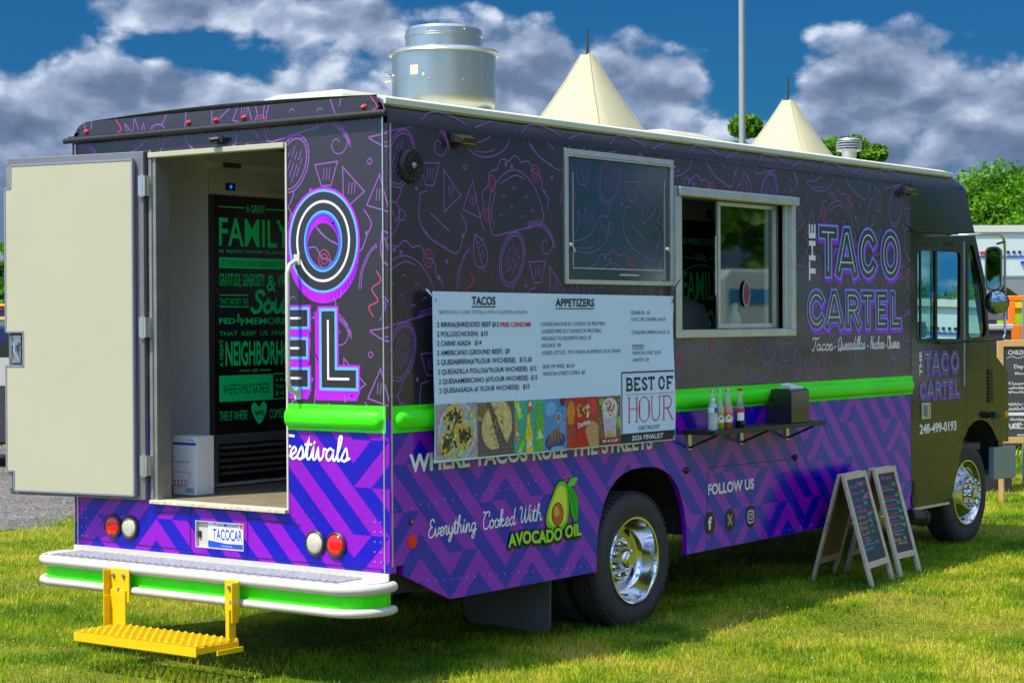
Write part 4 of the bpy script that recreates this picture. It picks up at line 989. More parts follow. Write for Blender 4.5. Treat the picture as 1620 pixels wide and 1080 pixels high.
# ------------------------------------------------------------------ rear bumper with grip platform
BP = []
def bumper_outline(off=0.0, n=7):
    x0, ya, yb, r = -.292 - off, -.055 - off, W + .06 + off, .20 + off
    o = [(-.013, ya + .02), (x0 + r + .02, ya)]
    for i in range(n + 1): a = PI * 1.5 - PI / 2 * i / n; o.append((x0 + r + r * math.cos(a), ya + r + r * math.sin(a)))
    for i in range(n + 1): a = PI - PI / 2 * i / n; o.append((x0 + r + r * math.cos(a), yb - r + r * math.sin(a)))
    o += [(x0 + r + .02, yb), (-.013, yb - .02)]
    return o
bo = bumper_outline()
bump = empty('rear_bumper', (-.15, 1.17, .45), parent=T, label='white rear bumper with a green stripe and a punched grip platform')
def slab(b, o, z0, z1):
    k = len(o); tr = tessellate_polygon([[Vector((p[0], p[1], 0)) for p in o]])
    b.add([(p[0], p[1], z0) for p in o] + [(p[0], p[1], z1) for p in o], [tuple(t) for t in tr] + [tuple(i + k for i in t) for t in tr] + [(i, (i + 1) % k, k + (i + 1) % k, k + i) for i in range(k)])
b = MB(); slab(b, bumper_outline(-.03), .5305, .534); b.build('platform', white_paint, bump); b = MB(); b.box(-.232, -.035, .15, 2.28, .5345, .5365); b.build('grip_plate', mat('grip_dark', (.20, .20, .24), rough=.5, metal=.5), bump)
b = MB(); slab(b, bumper_outline(-.022), .405, .512); b.build('stripe', green_belt, bump); b = MB(); slab(b, bumper_outline(-.008), .478, .528); b.build('lip', white_paint, bump, bev=.004)
b = MB(); b.tube([(p[0], p[1], .508) for p in bumper_outline(-.006, 10)], .0265, 12); b.tube([(p[0], p[1], .394) for p in bumper_outline(-.002, 10)], .022, 10); b.build('bumper_rail', white_paint, bump, smooth=60)
b = MB()
for i in range(86):
    y_ = .16 + i * .0245
    for j in range(8):
        x_ = -.05 - j * .0215 + (.010 if i % 2 else 0)
        b.lathe((x_, y_, .5366), (0, 0, 1), [(.0082, 0), (.0076, .007), (.0045, .007), (.004, .001)], 6, False, False)
b.build('grip_teeth', mat('worn_grip', (.66, .66, .70), rough=.5, metal=.5, var=.3, vscale=30), bump, stuff=True)
b = MB()
for i in range(30):
    y_ = .12 + i * .075; b.box(-.252, -.249, y_, y_ + .03, .5342, .5352)
b.build('drain_slots', dark_steel, bump, stuff=True)
# yellow fold-down step
stp = empty('fold_down_step', (-.45, 1.2, .3), parent=T, label='bright yellow fold-down entry step bolted to the rear bumper')
def bracket(y0, y1, s_):
    b = MB(); X = -.316
    b.box(X - .008, X, y0, y1, .335, .512); b.box(X - .055, X - .008, (y1 - .008) if s_ > 0 else y0, y1 if s_ > 0 else y0 + .008, .30, .505)
    ym = (y0 + y1) / 2
    b.box(X - .018, X - .009, (y0 + .02) if s_ > 0 else y0 + .018, (y1 - .008) if s_ > 0 else y1 - .014, .17, .40); ys_ = (y1 - .016) if s_ > 0 else y0 + .018
    b.box(X - .065, X - .018, ys_ - .004, ys_ + .004, .17, .37)
    b.build('bracket', yellow_paint, stp, bev=.003)
    b = MB()
    for yy, zz in ((y0 + .04, .475), (y1 - .035, .475), (ym, .40)): b.lathe((X - .008, yy, zz), (-1, 0, 0), [(.013, 0), (.013, .004), (.009, .005), (.009, .012)], 6, False)
    b.build('bolts', alu_dull, stp, stuff=True)
bracket(1.548, 1.70, 1); bracket(.735, .835, -1)
b = MB()
SX0, SX1, SY0, SY1, SZ = -.635, -.335, .725, 1.63, .212
b.box(SX0, SX0 + .008, SY0, SY1, SZ - .045, SZ); b.box(SX1 - .008, SX1, SY0, SY1, SZ - .04, SZ); b.box(SX0 + .008, SX1 - .008, SY0, SY0 + .006, SZ - .035, SZ - .003); b.box(SX0 + .008, SX1 - .008, SY1 - .006, SY1, SZ - .035, SZ - .003); b.box(SX0 + .13, SX1 + .01, SY0 - .022, SY0 - .012, SZ - .055, SZ - .03)
b.build('tread_frame', yellow_paint, stp)
b = MB()   # serrated grating: zig-zag strands
nst = 10
for i in range(nst):
    x_ = SX0 + .022 + i * (SX1 - SX0 - .04) / (nst - 1); k = 34
    for j in range(k):
        ya = SY0 + .008 + j * (SY1 - SY0 - .016) / k; yb = ya + (SY1 - SY0 - .016) / k; sg_ = .0125 if (j + i) % 2 else -.0125
        b.bar((x_ + sg_, ya, SZ + .002), (x_ - sg_, yb, SZ + .002), .0045, .014)
        b.add([(x_ + sg_ - .006, ya - .004, SZ + .006), (x_ + sg_ + .006, ya - .004, SZ + .006), (x_ + sg_ + .004, ya + .006, SZ + .013), (x_ + sg_ - .004, ya + .006, SZ + .013), (x_ + sg_ + .006, ya + .012, SZ + .006), (x_ + sg_ - .006, ya + .012, SZ + .006)], [(0, 1, 2, 3), (3, 2, 4, 5), (0, 3, 5), (1, 4, 2)])
b.build('tread_grating', yellow_paint, stp, stuff=True)
b = MB()
for j in range(42): b.lathe((SX0 + .012, SY0 + .02 + j * .0207, SZ - .045), (0, 0, -1), [(.006, 0), (.005, .008)], 5, False)
b.build('drip_studs', yellow_paint, stp, stuff=True)

# tail lamps (> lens)
for y_, m_, nm in ((2.024, red_lens, 'red stop lamp beside the open door'), (1.888, clear_lens, 'pale reversing lamp beside the open door'), (.498, clear_lens, 'pale reversing lamp near the serving side'), (.356, red_lens, 'red stop lamp near the serving side')):
    lp = empty('tail_lamp', (-.01, y_, .688), parent=T, label=nm)
    b = MB(); b.lathe((-.0015, y_, .688), (-1, 0, 0), [(.068, 0), (.068, .010), (.060, .016), (.054, .013)], 30, False, False); b.build('bezel', black_plastic, lp, smooth=40)
    b = MB(); b.lathe((-.0015, y_, .688), (-1, 0, 0), [(.055, .0), (.055, .012), (.045, .019), (.025, .023), (.001, .024)], 30, False, False); b.build('lens', m_, lp, smooth=60)
# licence plate in its recess
pr = empty('plate_recess', (0, 1.195, .684), parent=T)
b = MB(); y0, y1, z0_, z1_ = 1.015, 1.375, .612, .757
b.box(.016, .020, y0, y1, z0_, z1_); b.box(-.002, .016, y0, y0 + .004, z0_, z1_); b.box(-.002, .016, y1 - .004, y1, z0_, z1_); b.box(-.002, .016, y0 + .004, y1 - .004, z0_, z0_ + .004); b.box(-.002, .016, y0 + .004, y1 - .004, z1_ - .004, z1_); b.build('recess_box', white_paint, pr)
PF = Frame((.013, 0, 0), (0, -1, 0), (0, 0, 1), (-1, 0, 0))
b = MB(); b.obox(PF, -1.29, -1.022, .620, .752, 0, .002); b.build('licence_plate', white_vinyl, pr)
d = Decal(Frame((.011, 0, 0), (0, -1, 0), (0, 0, 1), (-1, 0, 0))); pb = flat('plate_blue', (.01, .06, .62)); d.add([rect(-1.29, -1.022, .620, .641)], pb, 1); d.add([[(-1.29, .641), (-1.022, .641), (-1.022, .645), (-1.15, .643), (-1.29, .655)]], pb, 1)
text(d, 'TACOCAR', -1.254, .661, -1.036, .661, .062, pb, 1, 1); text(d, 'PURE', -1.22, .735, -1.185, .735, .009, pb, 0, 1); text(d, 'M', -1.172, .732, -1.148, .732, .016, pb, 3, 1); text(d, 'MICHIGAN', -1.138, .735, -1.075, .735, .009, pb, 0, 1); text(d, 'michigan.org', -1.19, .627, -1.11, .627, .007, white_vinyl, 0, 2)
d.add([rect(-1.05, -1.026, .727, .75)], flat('tag_orange', (.8, .2, .02)), 2)
for y_ in (-1.24, -1.075): d.add([ell(y_, .744, .005, .005, 8)], ink_grey, 2)
d.build('plate_print', pr)
b = MB(); b.box(.006, .016, 1.345, 1.362, .665, .70); b.build('recess_latch', black_plastic, pr)

# door frame, threshold, liner, rear door, grab rail
df = empty('door_frame', (0, 1.19, 1.8), parent=T)
b = MB(); b.box(-.012, .0, 1.69, 1.712, .85, 2.77); b.box(-.004, .10, 1.664, 1.69, .85, 2.755); b.build('left_jamb', alu_dull, df)
b = MB(); b.box(-.008, .04, .683, .694, .85, 2.755); b.build('right_jamb', white_paint, df)
b = MB(); b.box(-.02, .05, .694, 1.712, 2.728, 2.757); b.build('header', cream_panel, df, bev=.004)
b = MB(); b.box(-.035, .06, .683, 1.70, .832, .852); b.build('threshold', mat('worn_threshold', (.66, .65, .55), rough=.6, var=.4, vscale=30, dirt=(.38, .34, .25)), df, bev=.003)
dh = Vector((-.035, 1.728, 0)); dd = Vector((-.165, .986, 0)).normalized(); dn = Vector((-.986, -.165, 0)).normalized()
DF = Frame(dh, dd, (0, 0, 1), dn)
rd = empty('rear_door', dh + Vector((0, 0, .85)), parent=T, label='open rear door folded back, cream inner panel in a grey metal frame')
b = MB(); b.obox(DF, .0, .965, .850, 2.765, -.042, .0); b.build('door_skin', mat('door_frame_grey', (.20, .20, .22), rough=.4, metal=.4), rd, bev=.004)
b = MB(); po = [(.055, .875), (.905, .875), (.905, .985), (.958, .985), (.958, 1.582), (.83, 1.582), (.83, 1.776), (.958, 1.776), (.958, 2.59), (.915, 2.59), (.915, 2.72), (.055, 2.72)]
b.plate(DF, po, h0=.030, h1=.0005); b.build('inner_panel', cream_panel, rd, bev=.004)
b = MB(); tr_ = flat('door_trim', (.30, .31, .40), rough=.35, metal=.4)
for i in range(len(po)):
    a, c = po[i], po[(i + 1) % len(po)]; b.bar(DF.pt(a[0], a[1], .022), DF.pt(c[0], c[1], .022), .010, .022, tuple(DF.n))
b.build('panel_trim', tr_, rd)
b = MB(); b.obox(DF, .84, .95, 1.59, 1.768, .001, .006); b.build('latch_recess', mat('recess_brown', (.10, .075, .065), rough=.6), rd)
b = MB(); b.obox(DF, .865, .93, 1.60, 1.755, .006, .012); b.tube([DF.pt(.90, 1.72, .02), DF.pt(.895, 1.66, .03), DF.pt(.87, 1.61, .025)], .009, 8); b.tube([DF.pt(.93, 1.75, .015), DF.pt(.93, 1.62, .015)], .006, 6); b.obox(DF, .87, .92, 1.70, 1.715, .012, .03); b.build('latch', steel, rd)
for a_, c_ in ((2.60, 2.715), (.885, .975)): b = MB(); b.obox(DF, .925, .955, a_, c_, .001, .022); b.build('lock_bolt', alu_dull, rd)
for z_ in (2.575, 1.80, 1.04):
    b = MB(); b.tube([(-.048, 1.722, z_ - .062), (-.048, 1.722, z_ + .062)], .011, 10); b.box(-.052, -.012, 1.700, 1.722, z_ - .055, z_ + .055); b.box(-.055, -.045, 1.722, 1.75, z_ - .055, z_ + .055); b.build('hinge', alu, rd, smooth=40)
b = MB(); X = -.072; b.tube([(-.004, .612, 2.135), (-.03, .612, 2.135), (-.058, .615, 2.12), (X, .62, 2.08), (X, .62, 1.52), (-.058, .615, 1.475), (-.03, .612, 1.46), (-.004, .612, 1.46)], .0125, 12); b.box(-.012, -.001, .592, .632, 2.12, 2.175); b.box(-.012, -.001, .592, .632, 1.425, 1.48); b.build('grab_rail', white_paint, T, smooth=50, label='white grab rail beside the rear doorway')

# ------------------------------------------------------------------ interior
b = MB(); b.box(.05, 1.74, .035, W - .035, .8485, .853); b.box(1.74, 2.9, .66, W - .035, .8485, .853); b.box(2.9, 5.9, .035, W - .035, .8485, .853); b.build('floor', floor_mat, T)
b = MB(); b.box(.055, 5.0, W - .05, W - .045, .855, 2.89); 
cys = [.035, .94, 1.41, W - .035]
for i in range(5):
    for j in range(3):
        if j == 1 and i in (1, 3): continue
        b.box(max(.05, rxs[i]), min(5.9, rxs[i + 1]), cys[j], cys[j + 1], 2.89, 2.90)
b.box(.06, 1.74, .032, .036, .855, 2.89); b.box(1.74, 2.66, .032, .036, 1.03, 2.89); b.box(4.08, 5.88, .032, .036, .855, 2.89); b.box(2.66, 4.08, .032, .036, 2.60, 2.89); b.build('inner_lining', in_panel, T)  # kerb-side lining boxes added to bounce light into the interior
for ya_, yb_ in ((1.70, W - .05), (.032, .68)): b = MB(); b.box(.053, .058, ya_, yb_, .855, 2.885); b.build('rear_lining', in_panel, T)
b = MB(); b.box(1.0, 1.73, .04, .62, .86, 1.70); b.box(1.73, 2.72, .04, .62, 1.03, 1.70); b.box(1.0, 2.72, .04, .5, 1.703, 1.72); b.build('worktop', steel, T)
b = MB(); b.box(2.74, 5.2, .10, .60, .86, 1.70); b.build('counter', steel, T)
b = MB(); b.box(5.88, 5.90, .9, 2.3, .86, 2.88); b.box(5.88, 5.90, .04, .30, .86, 2.88); b.box(5.88, 5.90, .3, .9, 2.3, 2.88); b.build('bulkhead', in_dark, T)
def cooler(x0, y, x1, z0, zt, lab, second=False):
    c = empty('drink_cooler', ((x0 + x1) / 2, y + .15, z0), lab, 'cooler', 'drinks coolers inside the truck')
    b = MB(); b.box(x0, x1, y + .012, W - .055, z0, zt); b.build('cabinet', mat('cooler_side', (.62, .63, .65), rough=.35, metal=.15), c, bev=.004)
    b = MB(); b.box(x0 + .035, x1, y, y + .012, z0 + .305, z0 + 1.71); b.build('door', fridge_black, c)
    b = MB(); b.box(x0, x0 + .034, y - .001, y + .012, z0 + .305, z0 + 1.71); b.build('door_edge', flat('cooler_edge', (.03, .03, .035), rough=.35), c)
    b = MB(); b.box(x0, x1, y, y + .012, z0 + 1.715, z0 + 1.86); b.box(x0, x1, y, y + .012, z0 + 1.90, zt); b.build('header_panel', mat('cooler_header', (.38, .38, .33), rough=.4), c)
    b = MB(); b.box(x0, x0 + .06, y - .001, y + .012, z0 + .02, z0 + .30); b.box(x0 + .06, x1, y - .001, y + .012, z0 + .25, z0 + .30); b.build('kick_frame', steel, c)
    b = MB(); b.box(x0 + .062, x1, y + .004, y + .0115, z0 + .022, z0 + .249); b.build('vent_recess', fridge_black, c)
    for k in range(5):
        zz = z0 + .06 + k * .038; b = MB(); b.add([(x0 + .065, y + .011, zz), (x1, y + .011, zz), (x1, y - .012, zz + .012), (x0 + .065, y - .012, zz + .012), (x1, y + .008, zz + .026), (x0 + .065, y + .008, zz + .026)], [(0, 1, 2, 3), (3, 2, 4, 5)]); b.build('louvre', steel, c)
    return c
FX = .705
c1 = cooler(.668, 1.93, 1.95, .86, 2.86, 'steel drinks cooler with green lettering on a black door, seen through the rear doorway')
FF = Frame((0, 1.93, 0), (1, 0, 0), (0, 0, 1), (0, -1, 0)); d = Decal(FF)
FT = [('A GREAT',0.971,2.477,1.129,.048,'G',1),('FAMILY',0.743,2.274,1.350,.176,'G',1),('IS RICH WITH FLAVOR',0.743,2.234,1.350,.019,'G',1),("IT'S THE PEOPLE THAT SURROUND US WITH",0.761,2.155,1.349,.036,'K',0),('GRATITUDE, GENEROSITY',0.743,2.038,1.125,.078,'G',1),('&',1.141,2.010,1.221,.106,'G',1),('VALUES',1.236,2.041,1.420,.077,'G',1),('THAT SATISFY THE',0.744,1.927,0.984,.040,'G',0),('FED',0.739,1.815,0.874,.036,'G',2),('MEMORIES',0.960,1.812,1.377,.041,'G',1),('THAT  KEEP  US  MAKING',0.741,1.745,1.400,.028,'G',0),('NEIGHBORHOOD',0.790,1.567,1.485,.153,'G',2),('IS',1.020,1.529,1.063,.017,'G',1),('WHERE FAMILY GATHERS',0.769,1.401,1.158,.060,'K',0),('A PLACE',1.213,1.464,1.363,.023,'G',0),('YOU FEEL',1.212,1.424,1.362,.023,'G',0),('@ HOME',1.212,1.384,1.345,.024,'G',0),('THIS IS WHERE',0.738,1.245,0.970,.059,'G',0),('COMES FROM',1.160,1.244,1.395,.058,'G',0)]
d.add([rect(.743, 1.40, 2.143, 2.206)], fridge_green, 0); d.add([rect(.738, 1.193, 1.356, 1.511)], fridge_green, 0)
for s_, a, z_, c, h, k, w in FT: text(d, s_, a, z_, c, z_, h, fridge_green if k == 'G' else fridge_black, w, 1)
for P in ([(.745, 2.503), (.962, 2.503)], [(1.134, 2.502), (1.40, 2.502)], [(.744, 1.984), (.985, 1.984)], [(.744, 1.916), (.985, 1.916)], [(.907, 1.537), (1.0, 1.537)], [(1.08, 1.536), (1.173, 1.536)], [(1.2, 1.511), (1.4, 1.511)], [(1.2, 1.36), (1.4, 1.36)]): d.add(ribbon(P, .006), fridge_green, 0)
script(d, 'Soul', 1.01, 1.885, 1.36, 1.885, .125, .024, fridge_green, 1); script(d, 'by', .885, 1.825, .945, 1.825, .045, .006, fridge_green, 1)
vtext(d, 'A GREAT', .742, .772, 1.563, 1.724, fridge_green, 1, 1)
ht = smooth_pts([(1.07, 1.215), (1.015, 1.28), (1.005, 1.325), (1.035, 1.345), (1.07, 1.318), (1.105, 1.348), (1.135, 1.325), (1.128, 1.275)], True, 5); d.add(tess(ht), fridge_green, 0); script(d, 'we', 1.025, 1.262, 1.115, 1.262, .06, .007, fridge_black, 1) if 'w' in SC else text(d, 'we', 1.03, 1.265, 1.115, 1.265, .05, fridge_black, 1, 1)
d.add([ell(1.03, 1.255, .0, .0, 3)], fridge_green) if False else None
text(d, 'COOLER', 1.165, 2.605, 1.335, 2.605, .026, flat('header_lettering', (.10, .13, .02)), 0, 1)
d.add([rect(.80, .88, 2.60, 2.645)], fridge_black, 1); d.add([rect(.835, .852, 2.612, 2.632)], mat('blue_display', (.0, .02, .1), emit=((.0, .1, 1.0), 1.2)), 2)
d.add([rect(.78, .93, 2.735, 2.765)], flat('display_strip', (.02, .05, .055)), 1)
d.build('lettering', c1)
c2 = cooler(5.02, 1.45, 5.80, .86, 2.86, 'steel drinks cooler with faint green lettering, seen through the serving window')
FF2 = Frame((0, 1.45, 0), (1, 0, 0), (0, 0, 1), (0, -1, 0)); d = Decal(FF2)
def z2(py): return 1.9466 + (480 - py) * .00472
text(d, 'EXPERIENCE RESULTS', 5.12, 2.39, 5.62, 2.39, .05, fridge_green, 1, 1); text(d, 'REAL', 5.29, 2.27, 5.46, 2.27, .05, fridge_green, 0, 1)
text(d, 'FAMILY', 5.10, 1.97, 5.66, 1.97, .23, fridge_green, 1, 1); text(d, 'FLAVOR', 5.08, 1.70, 5.68, 1.70, .21, fridge_green, 2, 1); d.add(ribbon([(5.10, 2.29), (5.26, 2.29)], .008), fridge_green, 0); d.add(ribbon([(5.49, 2.29), (5.64, 2.29)], .008), fridge_green, 0); d.add(ribbon(smooth_pts([(5.08, 2.18), (5.37, 2.24), (5.66, 2.18)]), .008), fridge_green, 0)
d.add([rect(5.45, 5.53, 2.60, 2.66)], fridge_black, 1)
d.build('lettering', c2)
bx = empty('cardboard_box', (.32, 1.76, .855), 'white cardboard box with a blue line standing on the floor beside the cooler', 'box')
b = MB(); b.box(.28, .42, 1.655, 1.84, .8552, 1.185); b.build('carton', white_vinyl, bx, bev=.003)
d = Decal(Frame((.28, .185, 0), (0, -1, 0), (0, 0, 1), (-1, 0, 0))); d.add([rect(-1.655, -1.47, 1.135, 1.150)], pb, 0); text(d, '2 lb', -1.53, 1.158, -1.49, 1.158, .016, pb, 1, 0); text(d, 'FRIES FOOD TRAY', -1.645, 1.035, -1.52, 1.035, .010, ink_black, 1, 0)
d.add(ribbon([(-1.65, .985), (-1.51, .98), (-1.55, .90), (-1.65, .905)], .003), ink_red, 0)
for i in range(4):
    for j in range(2): d.add([rect(-1.645 + i * .027, -1.633 + i * .027, .908 + j * .02, .918 + j * .02)], ink_red, 0)
d.add(ribbon([(-1.55, .872), (-1.49, .872), (-1.49, .895 - .002), (-1.55, .893)], .002, closed=True), ink_black, 0)
for i in range(10): d.add([rect(-1.547 + i * .0055, -1.5455 + i * .0055 + .001 * (i % 2), .874, .891)], ink_black, 0)
d.build('box_print', bx)
# small things on the counter in the window
ob = empty('napkin_bin', (2.86, .2, 1.703), 'clear framed bin on the counter inside the serving window', 'bin')
b = MB(); b.box(2.79, 2.95, .12, .3, 1.703, 1.715)
for x_ in (2.79, 2.945):
    for y_ in (.12, .295): b.box(x_, x_ + .008, y_, y_ + .008, 1.715, 2.0)
b.box(2.79, 2.953, .12, .128, 1.99, 2.0); b.build('wire_frame', alu, ob)
b = MB(); b.box(2.80, 2.94, .135, .285, 1.716, 1.93); b.build('cup_stack', mat('cup_plastic', (.3, .32, .33), rough=.3), ob)
bt = MB(); bt.mat(flat('spray_bottle_blue', (.45, .6, .75), rough=.2)).lathe((3.70, .18, 1.703), (0, 0, 1), [(.038, 0), (.04, .02), (.04, .14), (.018, .18), (.018, .2)], 16, False); bt.mat(white_vinyl).lathe((3.70, .18, 1.90), (0, 0, 1), [(.02, 0), (.02, .03), (.001, .035)], 12, False)
tag(bt.build('spray_bottle', None, smooth=40), 'pale blue plastic bottle behind the sliding glass of the serving window', 'bottle')
bk = MB(); bk.lathe((3.5, .55, 1.702), (0, 0, 1), [(.26, 0), (.27, .1), (.22, .22), (.1, .28), (.001, .29)], 24, False); tag(bk.build('dark_cover', in_dark, smooth=50), 'rounded dark appliance cover on the counter inside the window', 'appliance')
# ------------------------------------------------------------------ cab
CB = empty('cab', (6.9, 1.17, .45), parent=T, label='black front cab with sliding door and slanted windscreen')
def cabplate(y, n, nm, thick=-.03):
    fr = Frame((0, y, 0), (1, 0, 0), (0, 0, 1), n)
    return fr
cab_out = [(BOX, .414), (6.56, .430), (6.66, .455), (6.70, .52), (6.80, .72), (6.885, .885), (6.97, .965), (7.09, 1.015), (7.22, 1.025), (7.34, 1.0), (7.44, .945), (7.52, .868), (7.56, .835), (7.765, .822), (7.765, 1.37), (7.70, 1.43), (7.36, 1.60), (7.335, 2.05), (7.14, 2.42), (6.965, 2.78), (6.93, 2.87), (6.88, 2.895), (BOX, ZT + .10)]
dwin = [(6.055, 1.70), (6.055, 2.30), (6.075, 2.332), (6.11, 2.345), (6.80, 2.345), (6.835, 2.33), (6.85, 2.30), (6.835, 1.70), (6.82, 1.665), (6.79, 1.652), (6.10, 1.658), (6.07, 1.67)]
qwin = [(6.975, 1.70), (6.975, 2.36), (7.0, 2.405), (7.06, 2.41), (7.10, 2.38), (7.28, 2.05), (7.335, 1.74), (7.32, 1.69), (7.28, 1.668), (7.02, 1.660)]
side_o = [p for p in cab_out]
# windscreen edge of the side panel follows the slanted A-pillar
side_o = [(BOX, .414), (6.56, .430), (6.66, .455), (6.70, .52), (6.80, .72), (6.885, .885), (6.97, .965), (7.09, 1.015), (7.22, 1.025), (7.34, 1.0), (7.44, .945), (7.52, .868), (7.56, .835), (7.765, .822), (7.765, 1.37), (7.70, 1.42), (7.37, 1.60), (7.385, 1.68), (7.325, 2.09), (7.14, 2.43), (7.075, 2.55), (6.95, 2.785), (6.95, ZT), (BOX, ZT)]
wrap_cab = mat('cab_black', (.016, .014, .018), rough=.12, spec=.45, coat=.25, rvar=.04, bump=.03, bscale=2.0)
for y_, n_ in ((0.0, (0, -1, 0)), (W, (0, 1, 0))):
    fr = Frame((0, y_, 0), (1, 0, 0), (0, 0, 1), n_); b = MB(); b.plate(fr, side_o, [dwin, qwin]); b.build('cab_side', wrap_cab, CB)
# roof cap, brow, nose, doghouse
b = MB(); q0 = [(0.0, ZT), (.004, ZT + .04), (.018, ZT + .075), (.042, ZT + .10), (.10, 2.955), (W / 2, 2.99)]; q0 = q0 + [(W - y, z) for y, z in q0[:-1][::-1]]; K_ = len(q0)
secs = [(6.69, 1.0), (6.78, .98), (6.86, .86), (6.92, .58), (6.945, .25), (6.952, .0)]
b.add([(x, y, ZT + (z - ZT) * k) for x, k in secs for y, z in q0], [(i * K_ + j, i * K_ + j + 1, (i + 1) * K_ + j + 1, (i + 1) * K_ + j) for i in range(len(secs) - 1) for j in range(K_ - 1)]); b.build('roof_cap', wrap_cab, CB, smooth=60)
b = MB(); pr_ = [(6.952, ZT), (6.95, 2.785), (7.075, 2.55), (7.10, 2.50)]
v_ = []
for x_, z_ in pr_: v_ += [(x_, .03, z_), (x_, W - .03, z_)]
b.add(v_, [(2 * i, 2 * i + 1, 2 * i + 3, 2 * i + 2) for i in range(len(pr_) - 1)]); b.build('brow', wrap_cab, CB)
b = MB(); pr_ = [(7.385, 1.66), (7.37, 1.60), (7.70, 1.42), (7.765, 1.37), (7.80, 1.2), (7.80, .822)]; v_ = []
for x_, z_ in pr_: v_ += [(x_, .03, z_), (x_, W - .03, z_)]
b.add(v_, [(2 * i, 2 * i + 1, 2 * i + 3, 2 * i + 2) for i in range(len(pr_) - 1)]); b.box(7.70, 7.795, .06, W - .06, .62, .822); b.build('nose', wrap_cab, CB)
b = MB(); v_ = [(7.385, .05, 1.66), (7.385, W - .05, 1.66), (7.10, .05, 2.50), (7.10, W - .05, 2.50)]; b.add(v_, [(0, 1, 3, 2)]); b.build('windscreen', cab_glass, CB)
for y_ in (W / 2, .036, W - .036): b = MB(); b.bar((7.385, y_, 1.66), (7.10, y_, 2.50), .06, .04); b.build('windscreen_pillar', wrap_cab, CB)
for y_ in (.012, W - .016):
    b = MB(); b.plate(Frame((0, y_, 0), (1, 0, 0), (0, 0, 1), (0, -1, 0)), qwin, h0=0, h1=-.004); b.build('quarter_glass', cab_glass, CB)
    b = MB(); b.box(6.06, 6.40, y_, y_ + .004, 1.66, 2.34); b.build('door_glass', cab_glass, CB)
# rubber seals, sash posts
d = Decal(SIDE)
for P in (dwin, qwin): d.add(ribbon(P, .026, closed=True), black_vinyl, 1)
d.build('window_seal', CB)
b = MB(); b.box(6.40, 6.435, .008, .035, 1.66, 2.34); b.box(6.13, 6.15, .005, .02, 1.66, 2.34); b.build('sash_post', black_plastic, CB)
b = MB(); b.box(6.35, 6.36, .02, .03, 1.66, 2.34); b.build('sash_bead', alu, CB)
# door: seams, rain strips, lettering
d = Decal(SIDE)
d.add(ribbon([(BOX + .002, .42), (BOX + .002, 2.90)], .008), black_vinyl, 1)
d.add(ribbon([(BOX, 2.505), (7.08, 2.50)], .010), black_vinyl, 1); d.add(ribbon([(5.99, 2.40), (6.925, 2.40), (6.93, 2.44)], .005), black_vinyl, 1)
d.add(ribbon([(6.985, 1.0), (6.72, .47), (6.66, .44)], .004), black_vinyl, 1); d.add(ribbon([(6.93, .95), (6.96, 1.64)], .004), black_vinyl, 1); d.add(ribbon([(7.38, 1.66), (7.36, 1.10), (7.50, .95)], .005), black_vinyl, 1)
d.build('panel_seam', CB)
b = MB(); b.box(6.875, 6.888, -.014, -.001, 1.30, 2.42); b.build('door_trim_strip', alu, CB)
b = MB(); b.box(5.96, 7.07, -.02, -.001, 2.470, 2.480); b.box(5.93, 5.99, -.012, -.001, 2.49, 2.505); b.build('drip_rail', dark_steel, CB)
b = MB(); b.box(5.97, 6.60, -.012, .02, .405, .424); b.build('door_sill', alu, CB)
b = MB(); b.mat(alu).box(6.118, 6.27, -.012, -.001, 1.075, 1.195); b.mat(alu_dull).box(6.14, 6.25, -.010, -.0125, 1.09, 1.18); b.mat(alu).box(6.185, 6.205, -.028, -.012, 1.10, 1.17); b.build('door_handle', None, CB, bev=.002)
d = Decal(SIDE); CC = (neon_shadow, neon_shadow, neon_blue, wrap_dark, neon_lilac)
for ch, a, c in (('T', 6.165, 6.31), ('A', 6.30, 6.46), ('C', 6.465, 6.625), ('O', 6.64, 6.80)): neon(d, ch, a, c, 1.405, 1.578, .046, sh=(.006, -.012), cols=CC)
for ch, a, c in (('C', 6.092, 6.22), ('A', 6.215, 6.35), ('R', 6.36, 6.48), ('T', 6.48, 6.59), ('E', 6.605, 6.70), ('L', 6.715, 6.81)): neon(d, ch, a, c, 1.222, 1.358, .038, sh=(.006, -.012), cols=CC)
vtext(d, 'THE', 6.092, 6.143, 1.40, 1.578, white_vinyl, 3, 1)
text(d, '248-499-0193', 6.098, .964, 6.752, .964, .077, white_vinyl, 3, 1)
d.build('lettering', CB)
b = MB()
for P in ([(BOX + .04, z) for z in np.arange(.5, 2.85, .12)], [(7.02, z) for z in np.arange(1.05, 1.62, .09)], [(x, 1.42) for x in (7.08, 7.14, 7.2)], [(x, 1.12 + (x - 7) * .1) for x in (7.05, 7.14, 7.23, 7.32)], [(x, 2.535) for x in np.arange(6.0, 7.05, .09)]):
    for x_, z_ in P: b.dome((x_, 0, z_), (0, -1, 0), .0065, .004)
for i in range(12):
    a = PI * i / 11; b.dome((7.21 + .40 * math.cos(a), 0, .86 + .21 * math.sin(a)), (0, -1, 0), .0055, .004)
b.build('rivets', black_plastic, CB, stuff=True)
for k in range(10):
    z_ = 1.155 + k * .027; b = MB(); b.add([(7.345, -.001, z_), (7.45, -.001, z_ - .006), (7.45, -.014, z_ + .008), (7.345, -.014, z_ + .014), (7.45, -.001, z_ + .016), (7.345, -.001, z_ + .022)], [(0, 1, 2, 3), (3, 2, 4, 5)]); b.build('vent_slat', black_plastic, CB)
b = MB(); b.tube([(7.36, -.001, 1.055), (7.36, -.03, 1.055)], .02, 10); b.tube([(7.34, -.045, 1.058), (7.44, -.045, 1.05)], .028, 12); b.build('hood_catch', black_plastic, CB, smooth=40)
